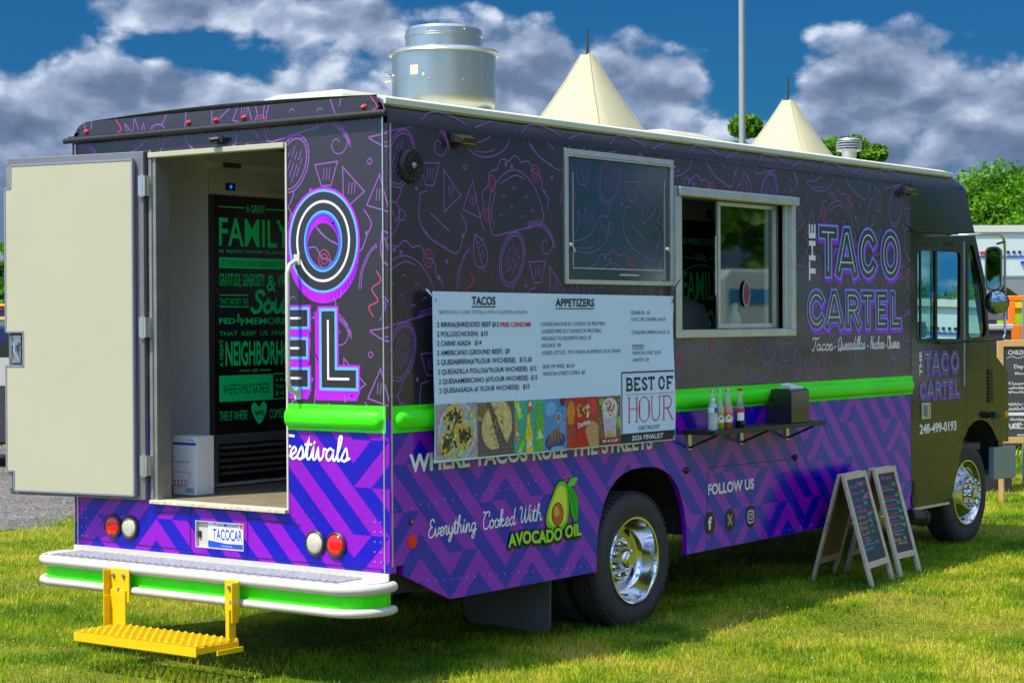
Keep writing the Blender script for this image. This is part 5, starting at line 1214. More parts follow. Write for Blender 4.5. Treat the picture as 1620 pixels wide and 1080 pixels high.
b = MB(); b.dome((7.722, 0, 1.045), (0, -1, 0), .03, .014, 14); b.build('side_marker', amber_lens, CB, smooth=50)
b = MB(); b.dome((7.715, 0, 1.225), (0, -1, 0), .012, .01, 8); b.build('marker_lamp', red_lens, CB, smooth=50)
# fender liner, bumper
b = MB(); v_ = []; f_ = []
for i in range(13):
    a = PI * i / 12; x_ = 7.15 + .46 * math.cos(a); z_ = .60 + .43 * max(0, math.sin(a)) ** .8; v_ += [(x_, .031, z_), (x_, .62, z_)]
for i in range(12): f_.append((2 * i, 2 * i + 1, 2 * i + 3, 2 * i + 2))
b.add(v_, f_); b.box(6.9, 7.7, .6, .62, .55, 1.1); b.build('wheel_well', under_black, CB)
bm_ = mat('bumper_grey', (.24, .29, .33), rough=.35, metal=.2, var=.08)
b = MB(); b.extr([(7.50, .53), (7.50, .79), (7.93, .782), (7.945, .77), (7.945, .535), (7.93, .52)], 'y', .01, .06); b.box(7.90, 7.945, .06, W - .06, .53, .78); b.extr([(7.50, .53), (7.50, .79), (7.93, .782), (7.93, .52)], 'y', W - .06, W - .01); b.build('front_bumper', bm_, T, bev=.006)
# interior of the cab
b = MB(); b.box(6.0, 7.35, .06, W - .06, .78, .84); b.box(7.15, 7.36, .1, W - .1, 1.35, 1.62); b.box(6.9, 7.5, .85, 1.5, .84, 1.25); b.build('dashboard', in_dark, CB, bev=.01)
b = MB(); b.box(6.15, 6.6, 1.55, 2.05, 1.1, 1.25); b.box(6.1, 6.22, 1.55, 2.05, 1.25, 1.95); b.box(6.2, 6.5, 1.7, 1.9, .84, 1.1); b.build('driver_seat', in_dark, CB, bev=.04)
b = MB(); b.tube([(6.95 + .03 * math.sin(t), 1.8 + .2 * math.cos(t), 1.62 + .17 * math.sin(t)) for t in np.linspace(0, 2 * PI, 25)], .012, 6, False); b.build('steering_wheel', black_plastic, CB)
b = MB(); b.box(6.30, 6.42, .10, .11, 1.68, 1.80); b.build('dash_card', white_vinyl, CB)

# ------------------------------------------------------------------ mirrors
mr_ = empty('side_mirror', (7.1, -.2, 2.0), parent=T, label='chrome tube mirror arm with a tall mirror and a round convex mirror')
Y = -.22
b = MB(); b.tube([(6.62, .03, 2.455), (6.66, -.10, 2.458), (6.67, Y, 2.462)] + [(x, Y, 2.468) for x in (6.9, 7.08)] + [(7.14, Y, 2.455), (7.17, Y, 2.42), (7.175, Y, 2.35), (7.175, Y, 1.75), (7.165, Y, 1.69), (7.13, Y, 1.66)], .011, 10); b.build('mirror_arm', chrome, mr_, smooth=60)
b = MB(); b.tube([(6.45, .0, 1.64), (6.55, Y * .6, 1.65), (6.80, Y, 1.655), (7.13, Y, 1.662)], .011, 10); b.tube([(7.12, Y, 2.03), (7.175, Y, 2.03)], .010, 8); b.tube([(7.03, Y, 2.40), (7.175, Y, 2.42)], .009, 8); b.dome((6.60, Y * .75, 1.652), (0, -1, 0), .02, .02, 8); b.build('mirror_bracket', black_plastic, mr_, smooth=60)
# tall mirror head: housing and glass face back towards the driver (-X, slightly inwards)
mn = Vector((-.94, -.33, .0)).normalized(); mu = Vector((-mn.y, mn.x, 0)) * -1
MF = Frame((6.955, Y, 2.205), mu, (0, 0, 1), mn)
def rrect(w, h, r, n=5):
    o = []
    for cx_, cy_, a0 in ((w - r, h - r, 0), (-w + r, h - r, 90), (-w + r, -h + r, 180), (w - r, -h + r, 270)):
        for i in range(n + 1): a = R_(a0 + 90 * i / n); o.append((cx_ + r * math.cos(a), cy_ + r * math.sin(a)))
    return o
b = MB(); b.plate(MF, rrect(.066, .175, .05), h0=.0, h1=-.05); b.build('mirror_housing', chrome, mr_, bev=.008, smooth=40)
b = MB(); b.plate(MF, rrect(.058, .167, .044), h0=.004, h1=.001); b.build('mirror_gasket', black_plastic, mr_)
b = MB(); b.plate(MF, rrect(.050, .157, .038), h0=.006, h1=.0045); b.build('mirror_glass', mat('mirror_glass', (.24, .30, .30), rough=.01, metal=1), mr_)
b = MB(); b.lathe((6.94, Y - .03, 1.945), (-mn.x * -1, mn.y, 0), [(.001, .022), (.04, .02), (.07, .012), (.088, .0)], 30, False, False); b.build('convex_glass', MATS['mirror_glass'], mr_, smooth=70)
b = MB(); b.lathe((6.94, Y - .03, 1.945), (mn.x, mn.y, 0), [(.088, .0), (.095, .004), (.097, -.005), (.08, -.04), (.03, -.055), (.001, -.056)], 30, False, False); b.tube([(6.98, Y - .02, 1.945), (7.1, Y, 1.96), (7.175, Y, 1.97)], .009, 8); b.build('convex_housing', black_plastic, mr_, smooth=50)

# ------------------------------------------------------------------ roof gear
fan = empty('exhaust_fan', (1.45, .80, 2.98), parent=T, label='tall drum shaped aluminium exhaust fan on the roof')
o_ = (1.45, .80, 0)
b = MB(); b.lathe(o_, (0, 0, 1), [(.20, 2.96), (.215, 3.0), (.25, 3.015), (.285, 3.04), (.298, 3.075), (.300, 3.12), (.302, 3.378)], 64, False, False); b.build('drum', fan_metal, fan, smooth=40)
b = MB(); b.lathe(o_, (0, 0, 1), [(.302, 3.378), (.322, 3.362), (.324, 3.366), (.314, 3.384), (.285, 3.392), (.228, 3.398), (.222, 3.395)], 64, False, False); b.build('drum_rim', fan_metal, fan, smooth=50)
b = MB(); b.lathe(o_, (0, 0, 1), [(.222, 3.39), (.222, 3.462), (.228, 3.466), (.228, 3.476), (.222, 3.479), (.222, 3.505), (.205, 3.522), (.12, 3.532), (.001, 3.535)], 64, False, False); b.build('fan_cap', fan_metal, fan, smooth=30)
b = MB(); b.tube([(1.262, 1.042, 3.235), (1.246, 1.062, 3.235)], .024, 14); b.tube([(1.250, 1.057, 3.235), (1.240, 1.070, 3.235)], .029, 14); b.build('cable_gland', chrome, fan, smooth=40)
b = MB()
for a in (-2.1, -2.75, -2.45, -1.4, 2.9): b.dome((1.45 + .302 * math.cos(a), .8 + .302 * math.sin(a), 3.20 + .01 * math.sin(a * 7)), (math.cos(a), math.sin(a), 0), .006, .005)
for a in (-2.9, -1.9): b.dome((1.45 + .222 * math.cos(a), .8 + .222 * math.sin(a), 3.49), (math.cos(a), math.sin(a), 0), .007, .006)
b.build('screws', alu_dull, fan, stuff=True)
def drumlabel(a0, a1, z0, z1, m, nm):
    b = MB(); k = 5; v_ = []
    for i in range(k + 1):
        a = a0 + (a1 - a0) * i / k
        for z in (z0, z1): v_.append((1.45 + .3035 * math.cos(a), .8 + .3035 * math.sin(a), z))
    b.add(v_, [(2 * i, 2 * i + 2, 2 * i + 3, 2 * i + 1) for i in range(k)]); return b.build(nm, m, fan)
va = math.atan2(CAM.y - .8, CAM.x - 1.45)
drumlabel(va - .68, va - .50, 3.225, 3.28, flat('label_pink', (.75, .55, .42)), 'rating_label'); drumlabel(va - .46, va - .39, 3.215, 3.25, flat('label_blue', (.05, .3, .6)), 'rating_label'); drumlabel(va - .42, va - .375, 3.215, 3.235, flat('label_yellow', (.8, .75, .05)), 'rating_label')
b = MB(); b.tube([(1.45, .8, 2.97), (1.45, .8, 2.99)], .24, 20)
b.box(1.15, 1.75, .5, 1.1, 2.96, 3.0); b.build('fan_curb', roof_paint, fan)
vent_plastic = bpy.data.materials.new('translucent_vent_plastic'); vent_plastic.use_nodes = True  # roof vents made translucent to brighten the interior
_t = vent_plastic.node_tree; _p = _t.nodes['Principled BSDF']; _p.inputs['Base Color'].default_value = (.62, .62, .52, 1); _p.inputs['Roughness'].default_value = .4
_tr = _t.nodes.new('ShaderNodeBsdfTranslucent'); _tr.inputs['Color'].default_value = (.95, .95, .9, 1); _mx = _t.nodes.new('ShaderNodeMixShader'); _mx.inputs[0].default_value = .45
_t.links.new(_p.outputs[0], _mx.inputs[1]); _t.links.new(_tr.outputs[0], _mx.inputs[2]); _t.links.new(_mx.outputs[0], _t.nodes['Material Output'].inputs[0])
def dome_box(x0, x1, y0, y1, z1, nm='roof_vent'):
    b = MB(); s = .06; v_ = [(x0, y0, 2.97), (x1, y0, 2.97), (x1, y1, 2.97), (x0, y1, 2.97), (x0, y0, z1 - .03), (x1, y0, z1 - .03), (x1, y1, z1 - .03), (x0, y1, z1 - .03), (x0 + s, y0 + s, z1), (x1 - s * 2.5, y0 + s, z1), (x1 - s * 2.5, y1 - s, z1), (x0 + s, y1 - s, z1)]
    b.add(v_, [(0, 1, 5, 4), (1, 2, 6, 5), (2, 3, 7, 6), (3, 0, 4, 7), (4, 5, 9, 8), (5, 6, 10, 9), (6, 7, 11, 10), (7, 4, 8, 11), (8, 9, 10, 11)]); return b.build(nm, vent_plastic, T, bev=.01)
dome_box(.62, 1.12, .85, 1.45, 3.11); dome_box(3.85, 4.5, .8, 1.4, 3.125)
b = MB(); o2 = (6.05, .55, 0)
b.lathe(o2, (0, 0, 1), [(.045, 2.9), (.045, 3.03), (.055, 3.035), (.06, 3.09), (.085, 3.095)], 20, False, False)
for k in range(4): b.lathe(o2, (0, 0, 1), [(.07, 3.095 + k * .02), (.098, 3.098 + k * .02), (.098, 3.106 + k * .02), (.07, 3.109 + k * .02)], 24, False, False)
b.lathe(o2, (0, 0, 1), [(.09, 3.175), (.085, 3.185), (.04, 3.195), (.001, 3.198)], 24, False, False); b.build('flue_cap', alu, T, smooth=40)
b = MB(); b.box(5.9, 6.3, .40, .70, 2.955, 2.975); b.build('flue_base', roof_paint, T)

# ------------------------------------------------------------------ menu banner
def wave(u, v):
    s = .006 * math.sin(u * 2.7 + .6) + .0035 * math.sin(u * 7.1) + .012 * max(0, (u - 2.35)) * 4 * math.sin((v - 1.1) * 6)
    return s * (1 - .5 * max(0, v - 1.8) / .16)
BF = Frame((0, -.060, 0), (1, 0, 0), (0, 0, 1), (0, -1, 0), wave)
BU0, BU1, BV0, BV1 = .268, 2.575, 1.106, 1.972
bn = empty('menu_banner', (1.42, -.06, 1.1), 'pale blue-white menu banner with black tacos list hanging on the side of the truck', 'banner')
def bedge_l(v): return BU0 + .006 * math.sin((v - 1.1) * 7)
def bedge_r(v): return BU1 - .012 * math.sin((v - 1.1) * 4)
b = MB(); nu, nv = 46, 14; v_ = []
for h in (0, -.0012):
    for i in range(nu + 1):
        for j in range(nv + 1):
            vv = BV0 + (BV1 - BV0) * j / nv; a, c = bedge_l(vv), bedge_r(vv); uu = a + (c - a) * i / nu
            vz = vv + (.006 * (1 - i / nu) - .004 * (i / nu)) * (j == nv); v_.append(BF.pt(uu, vz, h))
f_ = []; K = (nu + 1) * (nv + 1)
for i in range(nu):
    for j in range(nv):
        q = (i * (nv + 1) + j, (i + 1) * (nv + 1) + j, (i + 1) * (nv + 1) + j + 1, i * (nv + 1) + j + 1); f_.append(q); f_.append(tuple(K + w for w in q[::-1]))
b.add(v_, f_); b.build('vinyl_sheet', banner_white, bn, smooth=60)
STR = [rect(.25 + i * .05, .30 + i * .05, 1.0, 2.05) for i in range(48)]
def BT(L_):
    for s_, a, z_, c, h, k, w in L_:
        m_ = {'k': ink_black, 'g': ink_grey, 'r': ink_red, 'w': white_vinyl, 's': ink_black}[k]
        text(d, s_, a, z_, c, z_, h, m_, w + 1 if (w < 2 and h > .0245) else w, 3)
d = Decal(BF)
BT([('TACOS',0.593,1.909,0.799,.047,'k',1),('SERVED ON A CORN TORTILLA WITH CILANTRO & ONION',0.314,1.863,1.078,.020,'g',0),('2 BIRRIA(SHREDDED BEEF',0.295,1.796,0.758,.027,'k',0),('$12',0.769,1.795,0.829,.027,'k',1),('FREE CONSOME',0.841,1.794,1.117,.026,'r',1),('2 POLLO(CHICKEN)  $10',0.295,1.748,0.730,.027,'k',0),('2 CARNE ASADA   $14',0.295,1.700,0.675,.027,'k',0),('2 AMERICANO (GROUND BEEF)  $9',0.294,1.652,0.921,.027,'k',0),('2 QUESABIRRIA(6"FLOUR W/CHEESE)   $13.50',0.294,1.604,1.121,.028,'k',0),('2 QUESADILLA POLLO(6"FLOUR W/CHEESE)  $12',0.300,1.555,1.164,.027,'k',0),("2 QUESAAMERICANO (6'FLOUR W/CHEESE)  $12",0.306,1.506,1.173,.027,'k',0),("2 QUESAASADA (6' FLOUR W/CHEESE)   $15",0.310,1.459,1.099,.027,'k',0),('APPETIZERS',1.351,1.903,1.730,.047,'k',1),('LOADED NACHOS $17 CHOICE OF PROTEIN',1.210,1.797,1.832,.022,'k',0),('LOADED FRIES $17 CHOICE OF PROTEIN',1.215,1.757,1.793,.022,'k',0),('WALKING TACO(DORITO BAG)  $7',1.214,1.718,1.706,.022,'k',0),('NACHOS  $9',1.217,1.680,1.406,.022,'k',0),('(CHEESE, LETTUCE , TOM, ONION, JALAPENOS, SOUR CREAM)',1.220,1.640,1.990,.021,'k',0),('SIDE OF FRIES  $6.50',1.226,1.565,1.540,.021,'k',0),('MEXICAN STREET CORN  $6',1.231,1.524,1.641,.022,'k',0),('CHURROS-  $7',2.093,1.859,2.306,.022,'k',0),('CHOC OR CARAMEL SAUCE',2.099,1.820,2.484,.022,'k',0),('CONSOME DIPPING SAUCE  $1',2.105,1.744,2.524,.021,'k',0),('DRINKS',2.110,1.665,2.236,.021,'k',0),('MEXICAN COKE  $3.50',2.114,1.625,2.420,.021,'k',0),('JARRITO  $3',2.117,1.585,2.289,.020,'k',0),('DETROIT',2.178,1.183,2.407,.024,'s',0)])
d.add(ribbon([(.593, 1.900), (.799, 1.900)], .005), ink_black, 3, STR); d.add(ribbon([(1.351, 1.892), (1.73, 1.892)], .005), ink_black, 3, STR); d.add(ribbon([(2.11, 1.657), (2.236, 1.657)], .003), ink_black, 3, STR)
# award panel
d.add(ribbon([(2.0, 1.12), (2.0, 1.522), (2.555, 1.522)], .008), ink_black, 3, STR); d.add(ribbon([(2.565, 1.112), (2.568, 1.52)], .004), ink_black, 3, STR)
d.add([[(1.972, 1.113), (2.563, 1.112), (2.563, 1.168), (1.990, 1.168)]], ink_black, 3, STR)
text(d, '2026 FINALIST', 2.099, 1.126, 2.441, 1.126, .030, white_vinyl, 1, 5)
for i in range(44): d.add([rect(2.04 + i * .0118, 2.047 + i * .0118, 1.391, 1.394)], ink_black, 3)
def serif(P, w, m, cap=.02):
    for q in P: d.add(ribbon(q, w), m, 3, STR)
def slabs(L_, m):
    for u, v, w in L_: d.add([rect(u - w, u + w, v, v + .006)], m, 3)
SL = {'B': ([[(.15, 0), (.15, 1)], [(.15, .95)] + arc(.5, .73, .36, .22, 90, -90, 8) + [(.15, .51)], [(.15, .51)] + arc(.55, .28, .38, .23, 90, -90, 8) + [(.15, .05)]], [(.15, 0), (.15, .94)]),
 'E': ([[(.9, .8), (.9, .95), (.15, .95)], [(.15, 0), (.15, 1)], [(.15, .5), (.7, .5)], [(.15, .05), (.92, .05), (.92, .22)]], [(.15, 0), (.15, .94)]),
 'S': ([smooth_pts([(.85, .8), (.5, .96), (.15, .75), (.5, .5), (.88, .25), (.5, .04), (.12, .22)])], []),
 'T': ([[(.05, .8), (.05, .95), (.95, .95), (.95, .8)], [(.5, 0), (.5, .95)]], [(.5, 0)]),
 'O': ([arc(.5, .5, .40, .46, 0, 360, 24)], []), 'F': ([[(.9, .8), (.9, .95), (.15, .95)], [(.15, 0), (.15, 1)], [(.15, .5), (.7, .5)]], [(.15, 0), (.15, .94)])}
x_ = 2.046
for ch, a in (('B', 0), ('E', .083), ('S', .163), ('T', .238), ('O', .345), ('F', .43)):
    st, sf = SL[ch]; w_ = .066
    for q in st: d.add(ribbon([(x_ + a + px * w_, 1.416 + py * .073) for px, py in q], .0135), ink_black, 3)
    for px, py in sf: d.add([rect(x_ + a + px * w_ - .014, x_ + a + px * w_ + .014, 1.416 + py * .073 - .001, 1.416 + py * .073 + .008)], ink_black, 3)
def P_(q, u0, w): return [(u0 + a * w, 1.232 + b_ * .142) for a, b_ in q]
hr = ink_red
for u0, w in ((2.06, .115), ):
    for q in ([(.14, 0), (.14, 1)], [(.84, 0), (.84, 1)]): d.add(ribbon(P_(q, u0, w), .009), hr, 3)
    d.add(ribbon(P_([(.14, .54), (.84, .54)], u0, w), .005), hr, 3)
    for a in (.14, .84):
        for z_ in (0, 1): d.add(ribbon(P_([(a - .16, z_), (a + .16, z_)], u0, w), .004), hr, 3)
d.add(ribbon([(2.238 + .060 * math.cos(t), 1.303 + .073 * math.sin(t)) for t in np.linspace(0, 2 * PI, 40)[:-1]], .005, closed=True), hr, 3); d.add(ribbon([(2.186 + .004 * 0, 1.303 + .05 * t) for t in (-1, 0, 1)], .010), hr, 3); d.add(ribbon([(2.290, 1.303 + .05 * t) for t in (-1, 0, 1)], .010), hr, 3)
d.add(ribbon(P_([(.14, 1), (.14, .3), (.25, .06), (.5, -.01), (.75, .08), (.86, .3), (.86, 1)], 2.305, .115), .007), hr, 3)
for a in (.14, .86): d.add(ribbon(P_([(a - .15, 1), (a + .15, 1)], 2.305, .115), .004), hr, 3)
d.add(ribbon(P_([(.14, 0), (.14, 1)], 2.43, .115), .009), hr, 3); d.add(ribbon(P_([(0, 0), (.28, 0)], 2.43, .115), .004), hr, 3); d.add(ribbon(P_([(.0, 1), (.5, 1)] + arc(.5, .75, .3, .25, 90, -90, 8) + [(.14, .5)], 2.43, .115), .006), hr, 3); d.add(ribbon(P_([(.45, .5), (.9, 0), (1.0, 0)], 2.43, .115), .008), hr, 3)
d.build('menu_lettering', bn)
# food photographs printed along the foot of the banner
d = Decal(BF)
FC = {}
def fc(n, c): return flat('print_' + n, c, rough=.5, var=.45, vscale=55)
rn = random.Random(11)
def inside(P, m, l, box): d.add([P] if len(P) < 5 else [P], m, l, [clip_convex(s_, box) for s_ in STR if clip_convex(s_, box)])
def blobp(cx, cy, ru, rv, m, l, box, n=18, rot=0., jit=.0):
    P = ell(cx, cy, ru, rv, n, rot)
    if jit: P = [(cx + (x - cx) * (1 + rn.uniform(-jit, jit)), cy + (y - cy) * (1 + rn.uniform(-jit, jit))) for x, y in P]
    reg = [clip_convex(s_, box) for s_ in STR]; reg = [r for r in reg if r]
    d.add(tess(P) if jit else [P], m, l, reg)
Z0, Z1 = 1.118, 1.398
PB = [rect(.280, .636, Z0 + .002, Z1 + .004), rect(.636, .957, Z0 - .002, Z1), rect(.957, 1.240, Z0 - .004, Z1 - .002), rect(1.240, 1.456, Z0 - .004, Z1 - .003), rect(1.456, 1.765, Z0 - .005, Z1 - .004), rect(1.765, 1.985, Z0 - .005, Z1 - .006)]
bgs = [fc('plate_ground', (.42, .36, .40)), fc('wood', (.16, .12, .13)), fc('teal', (.06, .42, .30)), fc('blue_tray', (.10, .28, .62)), fc('tomato', (.42, .06, .03)), fc('brown_wood', (.22, .11, .05))]
for bx_, m_ in zip(PB, bgs): inside(bx_, m_, 3, bx_)
q = PB[0]; blobp(.46, 1.255, .165, .155, fc('plate', (.55, .58, .62)), 4, q, 30, .3); blobp(.46, 1.255, .15, .142, fc('plate_in', (.45, .48, .52)), 5, q, 30, .3)
for x_, y_, r in ((.43, 1.33, .085), (.52, 1.23, .085), (.385, 1.20, .08)):
    blobp(x_, y_, r, r * .85, fc('tortilla', (.66, .47, .10)), 6, q, 22, .2, .04)
    for k in range(60):
        c_ = [fc('beef', (.06, .02, .01)), fc('cilantro', (.03, .17, .02)), fc('beef2', (.14, .05, .02)), fc('onion', (.6, .6, .5))][rn.choice((0, 0, 1, 1, 2, 3))]
        blobp(x_ + rn.gauss(0, .024), y_ + rn.gauss(0, .020), rn.uniform(.006, .019), rn.uniform(.005, .013), c_, 7 + k % 3, q, 6, rn.uniform(0, 3))
for x_, y_, rt in ((.575, 1.34, .9), (.475, 1.145, .6)): blobp(x_, y_, .034, .018, fc('lime', (.28, .55, .05)), 10, q, 14, rt); blobp(x_ + .004, y_, .024, .011, fc('lime_in', (.55, .72, .25)), 11, q, 12, rt)
q = PB[1]
for k in range(14): blobp(.80, 1.12 + k * .021, .2, .003, fc('wood_grain', (.26, .22, .24) if k % 2 else (.09, .06, .07)), 4, q, 10, rn.uniform(-.03, .03))
blobp(.665, 1.36, .05, .06, fc('bowl', (.40, .30, .14)), 5, q, 20); blobp(.665, 1.365, .04, .045, fc('bowl_in', (.24, .15, .06)), 6, q, 20)
hm = lambda cx, cy, r, a0: [(cx + r * math.cos(a0 + PI * i / 14), cy + r * 1.05 * math.sin(a0 + PI * i / 14)) for i in range(15)]
for cx_, cy_, r, a0 in ((.775, 1.26, .115, 2.0), (.815, 1.285, .13, -1.0)):
    P = hm(cx_, cy_, r, a0); d.add([P], fc('toast_edge', (.30, .16, .04)), 6, [clip_convex(s_, q) for s_ in STR if clip_convex(s_, q)]); P = hm(cx_, cy_, r * .92, a0); d.add([P], fc('quesadilla', (.66, .52, .22)), 7, [clip_convex(s_, q) for s_ in STR if clip_convex(s_, q)])
    for k in range(8): blobp(cx_ + rn.uniform(-.05, .06), cy_ + rn.uniform(-.05, .05), .008, .006, fc('char', (.35, .18, .05)), 8, q, 6)
for k in range(16): blobp(.79 + rn.gauss(0, .012), 1.24 + rn.uniform(-.09, .13), .008, .010, fc('filling', (.05, .09, .02) if k % 2 else (.35, .2, .06)), 9, q, 6)
q = PB[2]
def bottle2(cx, cy, s, rot, m, l=5):
    P = [(-.018, -.07), (.018, -.07), (.02, .01), (.009, .045), (.008, .075), (-.008, .075), (-.009, .045), (-.02, .01)]; P = [(cx + s * (x * math.cos(rot) - y * math.sin(rot)), cy + s * (x * math.sin(rot) + y * math.cos(rot))) for x, y in P]
    reg = [clip_convex(s_, q) for s_ in STR]; d.add(tess(P), m, l, [r for r in reg if r])
    P = [(-.019, -.035), (.019, -.035), (.0, -.005)]; P = [(cx + s * (x * math.cos(rot) - y * math.sin(rot)), cy + s * (x * math.sin(rot) + y * math.cos(rot))) for x, y in P]; d.add([P], fc('bottle_label', (.75, .7, .55)), l + 1, [r for r in reg if r])
for cx_, cy_, s_, rt, c_ in ((.985, 1.37, 1.1, .4, (.45, .7, .05)), (1.02, 1.15, 1.1, -.5, (.15, .55, .05)), (1.09, 1.20, 1.6, .05, (.80, .62, .03)), (1.10, 1.40, 1.0, .02, (.55, .14, .04)), (1.19, 1.25, 1.9, .03, (.12, .50, .03)), (.975, 1.24, .9, .3, (.6, .25, .1))): bottle2(cx_, cy_, s_, rt, fc('soda%d' % int(cx_ * 1000), c_))
q = PB[3]
blobp(1.30, 1.34, .055, .04, fc('saucer', (.18, .45, .80)), 4, q, 18, .2); blobp(1.375, 1.29, .03, .03, fc('cup1', (.35, .5, .75)), 5, q, 16); blobp(1.375, 1.29, .02, .02, fc('cup1_in', (.3, .16, .12)), 6, q, 14); blobp(1.41, 1.235, .032, .032, fc('cup2', (.15, .35, .65)), 5, q, 16); blobp(1.42, 1.38, .03, .03, fc('maroon', (.15, .02, .04)), 5, q, 12)
blobp(1.345, 1.16, .10, .05, fc('navy_plate', (.02, .06, .25)), 4, q, 20, .1); 
for k in range(5): blobp(1.29 + k * .025, 1.175 + .006 * k, .009, .045, fc('churro', (.38, .17, .08)), 7, q, 10, -.5 + .25 * k)
blobp(1.36, 1.115, .07, .02, fc('saucer', (.18, .45, .80)), 8, q, 14)
q = PB[4]
blobp(1.62, 1.36, .18, .06, fc('tomatoes', (.50, .03, .03)), 4, q, 20); blobp(1.70, 1.34, .05, .045, fc('tomato_hi', (.65, .06, .04)), 5, q, 16); blobp(1.50, 1.31, .04, .07, fc('orange_pepper', (.75, .25, .02)), 5, q, 16); blobp(1.68, 1.17, .12, .09, fc('board', (.55, .33, .14)), 4, q, 20)
bag = [(1.49, 1.115), (1.68, 1.115), (1.64, 1.20), (1.685, 1.30), (1.53, 1.29), (1.555, 1.20)]
reg = [r for r in (clip_convex(s_, q) for s_ in STR) if r]; d.add(tess(bag), fc('red_bag', (.55, .02, .02)), 6, reg)
for k in range(22): blobp(1.61 + rn.uniform(-.06, .07), 1.315 + rn.uniform(-.03, .035), rn.uniform(.008, .018), rn.uniform(.006, .013), [fc('cheese', (.80, .55, .08)), fc('meat', (.18, .09, .03)), fc('chip', (.75, .35, .03)), fc('cream', (.7, .68, .5))][k % 4], 7 + k % 3, q, 7, rn.uniform(0, 3))
text(d, 'Doritos', 1.565, 1.222, 1.675, 1.245, .030, white_vinyl, 2, 11)
q = PB[5]
reg = [r for r in (clip_convex(s_, q) for s_ in STR) if r]
for k in range(30): blobp(rn.uniform(1.77, 1.98), rn.uniform(1.12, 1.39), .007, .005, fc('crumbs', (.5, .4, .28)), 4, q, 5, rn.uniform(0, 3))
blobp(1.80, 1.36, .03, .02, fc('lime', (.28, .55, .05)), 5, q, 12); blobp(1.965, 1.24, .02, .035, fc('lime', (.28, .55, .05)), 5, q, 12)
d.add([[(1.80, 1.32), (1.95, 1.32), (1.93, 1.16), (1.825, 1.16)]], fc('cup_lilac', (.58, .50, .62)), 6, reg); blobp(1.875, 1.325, .076, .058, fc('cup_rim', (.72, .68, .72)), 6, q, 24)
for k in range(40): blobp(1.875 + rn.gauss(0, .03), 1.33 + rn.gauss(0, .022), .009, .007, [fc('corn', (.80, .58, .06)), fc('cotija', (.72, .68, .58)), fc('chili_powder', (.40, .12, .05))][k % 3], 8 + k % 3, q, 6, rn.uniform(0, 3))
d.add([rect(1.785, 1.965, 1.122, 1.152)], fc('label_red', (.38, .02, .02)), 11, reg); text(d, 'IN A CUP', 1.80, 1.130, 1.95, 1.130, .016, white_vinyl, 2, 12)
script(d, 'Elote', 1.82, 1.158, 1.93, 1.158, .036, .006, fc('gold', (.75, .5, .12)), 12)
d.build('food_pictures', bn)
b = MB()
for p_ in ((.29, 1.935), (2.555, 1.925), (2.55, 1.125)):
    b.tube([BF.pt(p_[0], p_[1], .003), BF.pt(p_[0], p_[1], .006)], .008, 10)
b.build('eyelets', alu, bn, stuff=True)
b = MB(); b.add([(.262, -.02, 1.99), (.285, -.02, 1.99), (.300, -.064, 1.935), (.272, -.066, 1.94)], [(0, 1, 2, 3)]); b.build('tape', mat('clear_tape', (.55, .6, .65), rough=.2), bn)
b = MB(); b.tube([(2.60, -.055, 2.00), (2.575, -.065, 1.97), (2.56, -.062, 1.93)], .004, 6); b.tube([(2.56, -.07, 1.99), (2.60, -.06, 2.03), (2.64, -.065, 2.07)], .004, 6); b.build('tie', black_plastic, bn)

# ------------------------------------------------------------------ things on the shelf
nd = empty('napkin_dispenser', (3.86, -.14, 1.1555), 'black napkin dispenser with white napkins on the service shelf', 'dispenser')
b = MB(); pf = [(-.215, 1.1555), (-.06, 1.1555), (-.06, 1.372), (-.10, 1.378), (-.19, 1.378), (-.215, 1.362)]; b.extr(pf, 'x', 3.745, 3.985); b.build('housing', mat('dispenser_black', (.02, .018, .016), rough=.14, coat=.6), nd, bev=.012, smooth=50)
b = MB(); b.box(3.78, 3.95, -.19, -.09, 1.374, 1.384); b.add([(3.79, -.19, 1.384), (3.95, -.19, 1.384), (3.94, -.08, 1.41), (3.80, -.10, 1.405)], [(0, 1, 2, 3)]); b.build('napkins', white_vinyl, nd)
b = MB(); b.add([(4.0, -.05, 1.1556), (4.07, -.05, 1.1556), (4.08, -.045, 1.25), (4.04, -.04, 1.30), (4.0, -.04, 1.27)], [(0, 1, 2, 3, 4)]) if False else b.box(3.99, 4.03, -.12, -.03, 1.1557, 1.159)
tag(b.build('napkin_packet', white_vinyl), 'small white paper packet lying behind the napkin dispenser', 'packet')
